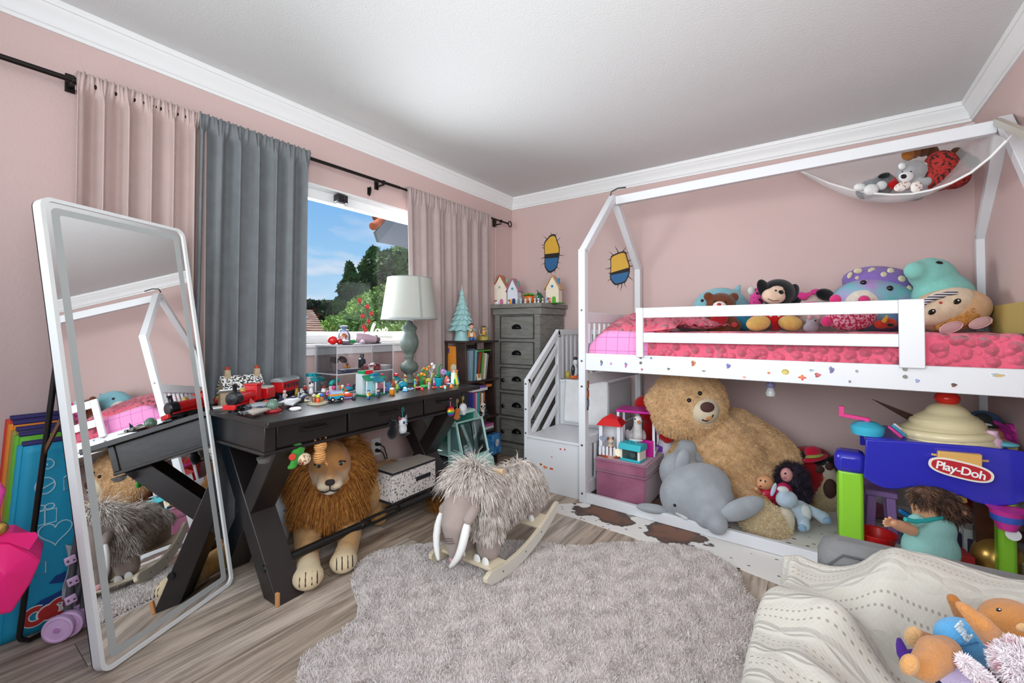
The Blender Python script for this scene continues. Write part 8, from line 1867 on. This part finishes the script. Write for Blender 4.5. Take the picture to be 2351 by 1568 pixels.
s3 = scl(at(2080,990,y=YT + .3)); part('blade',MB().prism([(52 * s3,0),(-70 * s3,72 * s3),(28 * s3,34 * s3),(66 * s3,8 * s3)],.012,frame((0,.006,.0),(1,0,0),(0,0,1))),mat('dark_toy_wood','4a3630',.5,var=.2,vscale=30),bl_,bevel=.003)
F = Fig('pink_haired_doll','doll with long hot pink hair and a black top hat behind the table','doll',2280,1040,y=YT + .28,z=zt - .011)
hd_ = F.part('head',lambda mb: F.e(mb,2268,1002,32,22),mat('orange_doll_skin','d88a50',.6)); PH = mat('hot_pink_hair','d83aa8',.6,bump=.8,bscale=90,col2='a02080',vscale=30)
hb_ = F.part('hair',lambda mb: (F.e(mb,2270,985,48,24,.04,1,20),F.e(mb,2318,1010,26,40,.04)),PH,hd_,remesh=.009)
p_,n__ = sample(evaluated(hb_),3500,3); strands('hair_strands',p_,n__ * .4 + np.array([.6,0,-.7]),.05,.0035,PH,hd_,seg=3,bend=np.array([0,0,-.4]),seed=4)
o = F.part('eye',lambda mb: F.on(mb,2258,996,9,8),plastic('f0ece4',.15),hd_); F.part('pupil',lambda mb: F.e(mb,2258,996,5,5,F.front(2258,996) - .010),plastic('2a1a14',.1),o)
F.part('hat',lambda mb: (F.e(mb,2262,975,30,6,-.02,3,10),F.e(mb,2256,962,19,14,-.02,1)),mat('black_felt','17171a',.9),remesh=.007); F.part('hat_band',lambda mb: F.e(mb,2252,972,19,3.5,-.03,5,8),plush('dadada'))
F.part('body',lambda mb: F.e(mb,2285,1035,26,18),plush('2a3a5a'))
F = Fig('red_umbrella','red and blue round cloth tent behind the pink-haired doll','toy tent',2250,1040,y=YT + .50,z=.02)
F.part('cloth',lambda mb: F.e(mb,2225,1010,64,66,0,.5,12),cloth('a8202c'),remesh=.015); F.part('panel',lambda mb: F.e(mb,2262,968,40,24,-.04,.6,12),cloth('4a6a90')); F.part('trim',lambda mb: F.e(mb,2225,1110,60,66,.04,.5),cloth('a8202c'))
cup_ = thing('pink_bottle','pale pink toy bottle standing on the blue table','toy bottle',T0 + Vector((tp(2300,1035).x,y0_ + .12,zt - .011))); part('bottle',MB().lathe([(15 * u_,0),(16 * u_,14 * u_),(9 * u_,22 * u_),(9 * u_,34 * u_),(0,34 * u_)],n=18),plastic('e6bcd2',.4),cup_); part('collar',MB().lathe([(11 * u_,21 * u_),(11 * u_,25 * u_)],n=16),plastic('d8a4c4',.4),cup_)
single('turquoise_dish',MB().ell((0,0,.012),(.045,.035,.012)),plastic('6ac0d0'),'turquoise dish on the table at the right edge','dish',T0 + Vector((tp(2332,1040).x,y0_ + .13,zt - .011)))
# hanging cup on the right leg
hc_ = thing('pink_scoop_cup','magenta toy cup with a blue band hung on the right green leg','toy cup',at(2312,1215,y=YT - .02)); s4 = scl(hc_.location)
part('cup',MB().lathe([(16 * s4,0),(24 * s4,22 * s4),(30 * s4,44 * s4),(34 * s4,48 * s4),(0,46 * s4)],n=22),plastic('d83aa0'),hc_); part('band',MB().lathe([(26.5 * s4,20 * s4),(28 * s4,34 * s4)],n=22),plastic('3a5ab8'),hc_); part('bracket',MB().box((20 * s4,.02,26 * s4),(30 * s4,.03,12 * s4)),plastic('3a5ab8'),hc_); part('round_tag',MB().lathe([(13 * s4,0),(13 * s4,.003),(0,.003)],(8 * s4,-.01,-8 * s4),18,axis=(0,-1,.2)),plastic('e6e6e6'),hc_)
# ------------------------------------------------------------------ things under and behind the table
F = Fig('toddler_doll','toddler doll with curly brown hair in a sea-green dress under the table','doll',2140,1330,y=-1.0,z=.07)
DSK = mat('toddler_skin','dba37e',.42); SG = mat('seafoam_cloth','8fc4bd',.85,bump=.35,bscale=90,var=.10,vscale=10)
F.part('body',lambda mb: (F.e(mb,2118,1150,26,32,0),F.c(mb,(2090,1215),(2060,1205),15,12,-.02,-.05),F.c(mb,(2060,1205),(2048,1200),11,10,-.05,-.06),F.c(mb,(2118,1160),(2130,1200),22,24,0,.01),F.e(mb,2135,1320,40,30)),DSK,remesh=.007)
F.part('dress',lambda mb: (F.e(mb,2140,1215,52,38),F.e(mb,2136,1260,58,52),F.e(mb,2104,1195,20,16,-.03)),SG,remesh=.011); F.part('collar',lambda mb: mb.tube([F.p(px,py,F.front(px,py) - .004) for px,py in ((2078,1192),(2100,1197),(2130,1194),(2158,1188),(2172,1186))],.009,n=8),plastic('22a8a8',.5))
BH = mat('brown_doll_hair','6d4c38',.55,bump=1,bscale=70,col2='38261c',vscale=26)
hb_ = F.part('hair',lambda mb: (F.e(mb,2150,1152,48,34,.02,1,14),F.e(mb,2118,1138,24,24,-.01),F.e(mb,2190,1170,24,22,.02)),BH,remesh=.009)
p_,n__ = sample(evaluated(hb_),5200,3); strands('curls',p_,n__ * .45 + np.array([.15,-.1,-.7]),.032,.0035,BH,hb_,seg=4,bend=np.array([0,0,-.5]),curl=.28,seed=4)
for k,(dx,dy) in enumerate(((-12,-8),(-16,-3),(-16,2),(-13,7),(-3,-11))): F.part('finger',lambda mb: F.c(mb,(2048 + dx * .45,1200 + dy * .7),(2046 + dx,1200 + dy),4.2,3.0,-.06,-.07),DSK)
F.part('ear',lambda mb: F.e(mb,2210,1176,8,8,-.03),DSK); eyes(F,[(2100,1150)],3)
DW = mat('mahogany_wood','5a2c1c',.35,bump=.05,bscale=60,col2='43200f',vscale=8)
wt = thing('child_wood_table','small dark mahogany table with a square leg behind the doll','table',at(2262,1290,y=-.72)); wt.location.z = 0; W0 = Vector(wt.location)
a_ = at(2236,1150,y=-.72) - W0; b2_ = at(2278,1150,y=-.72) - W0
part('leg',MB().b2((a_.x,-.03,0),(b2_.x,.03,.42)),DW,wt,bevel=.003); part('leg',MB().b2((a_.x,.30,0),(b2_.x,.36,.42)),DW,wt,bevel=.003); part('tabletop',MB().b2((a_.x - .02,-.05,.42),(a_.x + .20,.38,.44)),DW,wt,bevel=.004)
zr = (at(2300,1225,y=-.72)).z; part('stretcher',MB().b2((b2_.x,-.02,zr - .02),(b2_.x + .16,.02,zr + .02)),DW,wt,bevel=.003); part('apron',MB().b2((b2_.x,-.02,.36),(b2_.x + .16,.0,.42)),DW,wt)
gbp = at(2293,1284,z=.095); single('gold_ball',MB().ell((0,0,.09),.09,n=32,m=20),mat('gold_vinyl','b08a44',.3,metal=.7),'shiny gold ball on the floor under the table','ball',(gbp.x,gbp.y,.005))
PCH = plastic('a07ab8',.4); kc = thing('child_chair','small purple plastic chair behind the left green leg','chair',at(2020,1230,y=-.55)); kc.location.z = 0; k0 = Vector(kc.location)
def kp(px,py,y=-.55): return at(px,py,y=y) - k0
s_a,s_b = kp(1985,1125),kp(2062,1125); part('seat',MB().b2((s_a.x,-.02,s_a.z - .02),(s_b.x,.20,s_a.z + .012)),PCH,kc,bevel=.008)
for x in (s_a.x + .03,s_b.x - .03):
 for y in (.0,.18): part('leg',MB().beam((x,y,s_a.z - .02),(x + (.01 if x > 0 else -.01),y,.0),.038,.034,up=(0,1,0)),PCH,kc,bevel=.004)
part('backrest',MB().b2((s_a.x,.185,s_a.z),(s_b.x,.205,s_a.z + .13)),PCH,kc,bevel=.008)
bk = thing('red_bucket','red toy bucket with a dark face mark under the table','bucket',at(2012,1235,y=-.80)); bk.location.z = .005; s5 = scl(at(2012,1235,y=-.8)); part('bucket',MB().lathe([(24 * s5,0),(36 * s5,52 * s5),(38 * s5,52 * s5),(38 * s5,56 * s5),(34 * s5,54 * s5),(22 * s5,4 * s5),(0,4 * s5)],n=26),plastic('c41c1c'),bk); part('mark',MB().ell((-14 * s5,-26 * s5,18 * s5),(3 * s5,3 * s5,5 * s5)),BLACKP,bk)
bb_ = thing('blue_bin','small deep blue open bin in front of the red bucket','bin',(at(2046,1250,y=-.93).x,-.93,.005),.3); part('bin',MB().box((0,0,.045),(.11,.09,.09),taper=1.2),plastic('1f5a9c'),bb_,bevel=.004); part('inside',MB().box((0,0,.0905),(.115,.094,.001)),plastic('123a68'),bb_)
ogp = at(2000,1250,y=-1.0); og = thing('orange_toy_box','orange printed toy box at the foot of the green leg','toy box',(ogp.x,-.86,.005),.2); part('box',MB().box((0,0,.03),(.10,.07,.06)),plastic('e08a2a'),og,bevel=.003); part('label',MB().box((.025,-.036,.03),(.05,.002,.045)),mat('printed_label','dfe0e8',.5,col2='4a6ab0',vscale=60,vpos=(.42,.46)),og)
bt = thing('blue_toy_plane','bright blue folding toy behind the doll shoulder','toy',at(2078,1190,y=-.66)); bt.location.z = .12; part('arm',MB().beam((-.06,0,.02),(.06,0,.0),.03,.02),plastic('1c7ac0'),bt,bevel=.004); part('arm',MB().beam((-.02,.03,.08),(.06,.03,.04),.03,.02),plastic('1c7ac0'),bt,bevel=.004); part('hinge',MB().cyl((.04,-.02,.01),(.04,.05,.03),.012),BLACKP,bt); part('stand',MB().b2((-.015,-.01,-.114),(.015,.03,.02)),plastic('174f86'),bt)
for i,(px,py,w,h,c,lb,yy) in enumerate(((2250,1262,60,40,'d8e0dc','white board game box with green edge under the wood table',-.60),(2300,1200,70,22,'3a8a6a','green toy box on the shelf behind the pink cup',-.55),(2205,1250,30,26,'b02a30','small red box beside the wood table leg',-.78),(2228,1215,24,30,'2a2a48','dark navy toy behind the wood table leg',-.62))):
 q = at(px,py,y=yy); s6 = scl(q); t = thing('game_box',lb,'box',(q.x,yy,.005 if i != 1 else max(.2,q.z)),.1 * i,'boxes behind the dough table'); part('box',MB().box((0,0,h * s6),(w * s6,.10,2 * h * s6 if i != 1 else h * s6)),plastic(c,.4),t,bevel=.003); part('label',MB().box((0,-.051,h * s6),(w * s6 * .8,.002,h * s6 * .9)),mat('printed_label','dfe0e8'),t)
tg = single('dragon_rug_toy',MB().ell((0,0,.03),(.10,.12,.03)).ell((.02,-.05,.06),(.05,.05,.03)),plush('b06a7c'),'mauve plush lump against the wall behind the grinder','plush toy',(at(1995,1020,y=-.2).x,-.18,.005))
# ------------------------------------------------------------------ grey armchair with a cream cable-knit throw
AC_ = mat('grey_upholstery','6f6e6e',.92,bump=.2,bscale=350,var=.06,vscale=40)
ac2 = thing('grey_armchair','low grey upholstered armchair in the near right corner','armchair',(2.92,-2.55,0)); G0 = Vector(ac2.location)
def gb2(a,b): return MB().b2(Vector(a) - G0,Vector(b) - G0)
part('backrest',gb2((2.525,-2.165,.10),(3.27,-2.04,.552)),AC_,ac2,bevel=.045); part('arm',gb2((2.475,-3.02,.10),(2.60,-2.24,.44)),AC_,ac2,bevel=.045)
part('seat',gb2((2.60,-3.0,.10),(3.27,-2.29,.34)),AC_,ac2,bevel=.04)
part('seam',MB().tube([Vector(p) - G0 for p in ((2.545,-2.167,.30),(2.55,-2.166,.50),(2.58,-2.160,.53),(3.2,-2.160,.535))],.003,n=6),mat('seam_dark','4a494a',.9),ac2)
for x,y in ((2.53,-2.9),(2.53,-2.25),(3.2,-2.25),(3.2,-2.9)): part('foot',MB().cyl((x - G0.x,y - G0.y,0),(x - G0.x,y - G0.y,.102),.022),BLACKP,ac2)
def knit():
 m = bpy.data.materials.new('cream_cable_knit'); m.use_nodes = True; nt = m.node_tree; N = nt.nodes; L = nt.links; b = N['Principled BSDF']
 b.inputs['Base Color'].default_value = lin('b3ada3'); b.inputs['Roughness'].default_value = .9; b.inputs['Sheen Weight'].default_value = .2; b.inputs['Specular IOR Level'].default_value = .1
 uv = N.new('ShaderNodeUVMap'); sp = N.new('ShaderNodeSeparateXYZ'); L.new(uv.outputs[0],sp.inputs[0])
 def M(op,a,b_=None):
  n = N.new('ShaderNodeMath'); n.operation = op
  for i,q in enumerate((a,b_)):
   if q is None: continue
   if isinstance(q,(int,float)): n.inputs[i].default_value = q
   else: L.new(q,n.inputs[i])
  return n.outputs[0]
 u,v = sp.outputs['X'],sp.outputs['Y']
 per = M('MULTIPLY',v,12.5)                                   # cable panels across the throw
 fr = M('SUBTRACT',M('FRACT',per),.5)
 cab = M('SUBTRACT',.30,M('ABSOLUTE',fr))                   # 0 at panel edge, raised at the centre
 wav = M('MULTIPLY',M('SINE',M('MULTIPLY',u,46)),.085)
 tw = M('ABSOLUTE',M('SUBTRACT',fr,wav)); tw2 = M('ABSOLUTE',M('ADD',fr,wav))
 rope = M('MAXIMUM',M('SUBTRACT',.13,tw),M('SUBTRACT',.13,tw2)); rope = M('MAXIMUM',rope,0)
 hole = M('MULTIPLY',M('LESS_THAN',M('ABSOLUTE',M('SUBTRACT',M('ABSOLUTE',fr),.40)),.020),M('GREATER_THAN',M('SINE',M('MULTIPLY',u,560)),.25))
 rib = M('MULTIPLY',M('LESS_THAN',M('ABSOLUTE',M('SUBTRACT',M('ABSOLUTE',fr),.31)),.022),.015)
 st = M('MULTIPLY',M('MULTIPLY',M('SINE',M('MULTIPLY',u,520)),M('SINE',M('MULTIPLY',v,620))),.006)
 hgt = M('ADD',M('ADD',M('MULTIPLY',rope,1.0),rib),M('ADD',M('MULTIPLY',hole,-.12),st))
 bp = N.new('ShaderNodeBump'); bp.inputs['Strength'].default_value = .9; bp.inputs['Distance'].default_value = .05
 L.new(hgt,bp.inputs['Height']); L.new(bp.outputs[0],b.inputs['Normal'])
 mx = N.new('ShaderNodeMixRGB'); mx.inputs[1].default_value = lin('b3ada3'); mx.inputs[2].default_value = lin('8f877b'); L.new(hole,mx.inputs[0]); L.new(mx.outputs[0],b.inputs['Base Color'])
 return m
KN = knit()
def sst(a,b,x): t = min(1,max(0,(x - a) / (b - a))); return t * t * (3 - 2 * t)
def thr(u,v):
 """u runs along the chair back from the arm side, v from the top of the back down over the seat"""
 x = 2.395 + .855 * u; y = -2.178 - .95 * v
 back = 1 - sst(-2.30,-2.42,y) if False else sst(-2.46,-2.27,y)
 hb_ = .485 + .115 * sst(2.48,2.74,x); z = .350 + (hb_ - .350) * back
 arm = sst(2.72,2.56,x); z = max(z,.350 + .135 * arm)
 z += .016 * math.sin(9 * x + 14 * y) + .012 * math.sin(21 * x - 17 * y + 1) + .010 * math.sin(31 * y + 8 * x)
 z += .030 * math.exp(-((y + 2.47 + .28 * (x - 2.6)) / .035) ** 2) * sst(2.5,2.62,x)
 z += .022 * math.exp(-((y + 2.62 + .55 * (x - 2.6)) / .03) ** 2) * sst(2.5,2.6,x)
 z += .020 * math.exp(-((x - 2.57 - .10 * math.sin(5 * y)) / .03) ** 2)
 drop = sst(2.475,2.40,x); z -= .38 * drop ** 1.2; xx = x + .05 * drop + .012 * math.sin(17 * y) * drop
 fb = sst(-2.21,-2.178,y); z -= .05 * fb + .03 * math.sin(6.5 * x + 1.1) * fb
 z += .016 * math.sin(8.2 * x + .6) * back
 xx -= .05 * sst(-2.25,-2.5,y) * sst(2.75,2.5,x)
 return (xx - 2.8,y + 2.55,max(z,.045))
NU,NV = 150,150
g_ = MB().grid(thr,NU,NV); th_ = part('knit_throw',g_,KN,None,sm=180,solid=.014); th_.location = (2.8,-2.55,0)
uvl = th_.data.uv_layers.new(name='UVMap'); vi = np.empty(len(th_.data.loops),dtype=np.int32); th_.data.loops.foreach_get('vertex_index',vi)
uu = (vi % (NU + 1)) / NU; vv = (vi // (NU + 1)) / NV; uvl.data.foreach_set('uv',np.column_stack([uu,vv]).astype(np.float32).ravel())
part('hem',MB().tube([Vector(thr(u,.012)) + Vector((0,.0,.004)) for u in np.linspace(.02,1,60)],.024,n=10),mat('knit_hem','b8b2a8',.9,bump=.6,bscale=160),th_)
part('side_hem',MB().tube([Vector(thr(.0,v)) for v in np.linspace(.02,1,50)],.014,n=10),mat('knit_hem','b8b2a8'),th_)
tag(th_,'cream cable-knit throw draped over the grey armchair','throw blanket')
# ------------------------------------------------------------------ plush toys on the seat
F = Fig('onesie_monkey_plush','tan plush in a light blue onesie lying on the cream throw','plush toy',2240,1520,y=-2.44,z=.40)
TNP = plush('b87c46',.12); BLP = plush('5aa2d4',.06)
F.part('body',lambda mb: (F.e(mb,2325,1440,66,58,-.02,.9,10),F.c(mb,(2285,1470),(2250,1430),24,20,-.09,-.10),F.c(mb,(2250,1430),(2208,1392),19,13,-.10,-.08),F.c(mb,(2150,1500),(2120,1535),32,24,-.10,-.13),F.c(mb,(2175,1490),(2150,1500),26,30,-.07,-.10),F.c(mb,(2120,1540),(2085,1528),20,15,-.13,-.13),F.c(mb,(2150,1480),(2105,1462),20,17,-.02,-.02)),TNP,remesh=.006)
F.part('arm',lambda mb: F.c(mb,(2215,1420),(2188,1376),18,11,-.0,.0),plush('a5662e',.12)); F.part('foot',lambda mb: F.e(mb,2098,1462,18,22,-.04,.8,20),plush('c39a6c')); F.part('foot',lambda mb: F.e(mb,2088,1526,15,20,-.15,.8,30),plush('bd8a56'))
on_ = F.part('onesie',lambda mb: (F.e(mb,2218,1475,66,50,-.02,.9,18),F.e(mb,2265,1490,46,40,-.02,.95,10)),BLP,remesh=.007)
F.part('ear',lambda mb: F.e(mb,2346,1440,12,8,-.09,.6,-15),plush('c39a6c'));
o = F.part('eye',lambda mb: F.on(mb,2293,1400,6,4),plastic('2a1a14',.1)); F.part('eye_glint',lambda mb: F.e(mb,2295,1399,1.6,1.4,F.front(2293,1400) - .005),plastic('f4f4f4',.1),o)
fz = F.front(2214,1447) ; pc = F.p(2212,1450,fz - .002)
text('lind',30 * F.s,plush('c8d8e4',.02),Matrix.Translation(pc) @ Matrix.Rotation(R(52),4,'Y') @ Matrix.Rotation(R(84),4,'X'),F.t,'lettering',.0012,1,True)
F.part('seam',lambda mb: mb.tube([F.p(px,py,F.front(px,py)) for px,py in ((2195,1484),(2220,1480),(2245,1474))],.0016,n=6),plush('3a7aac'))
F = Fig('purple_bag','dark purple cloth pouch behind the plush feet on the throw','pouch',2110,1520,y=-2.42,z=.385)
F.part('pouch',lambda mb: (F.c(mb,(2063,1468),(2075,1505),9,15,0,-.02),F.e(mb,2110,1520,44,28,-.0)),cloth('4a2480'),remesh=.007); F.part('base',lambda mb: F.e(mb,2170,1545,40,26,-.02),cloth('1f1238'))
F = Fig('lavender_plush','lavender plush with fuzzy white-pink trim in front of the onesie plush','plush toy',2215,1580,y=-2.56,z=.39)
LV = plush('c4b2d6',.08); FZ = mat('white_pink_fuzz','f0e6ea',.9,col2='d8909c',vscale=32,vpos=(.34,.46),spec=.05)
lb_ = F.part('body',lambda mb: (F.e(mb,2185,1540,36,42,0,1,-18),F.e(mb,2235,1572,60,34,0)),LV,remesh=.006)
fzb = F.part('trim',lambda mb: F.c(mb,(2214,1520),(2262,1562),6,8,-.055,-.06),FZ); p_,n__ = sample(evaluated(fzb),2600,3); strands('fuzz',p_,n__,.009,.0018,FZ,fzb,seg=2,curl=.35,seed=4)
F = Fig('fuzzy_pink_plush','white and pink shaggy plush at the right edge of the throw','plush toy',2330,1560,y=-2.50,z=.39)
fzb = F.part('body',lambda mb: F.e(mb,2342,1525,38,40,-.06,1),FZ,remesh=.007); p_,n__ = sample(evaluated(fzb),5200,3); strands('fuzz',p_,n__,.012,.0022,FZ,fzb,seg=3,curl=.3,seed=5)
F = Fig('sequin_cloth','black dotted cloth under the pink shaggy plush','cloth',2300,1560,y=-2.52,z=.385); F.part('cloth',lambda mb: F.e(mb,2295,1556,40,20,-.02),mat('black_dotted','17161c',.8,col2='8a8a90',vscale=220,vpos=(.30,.33)))
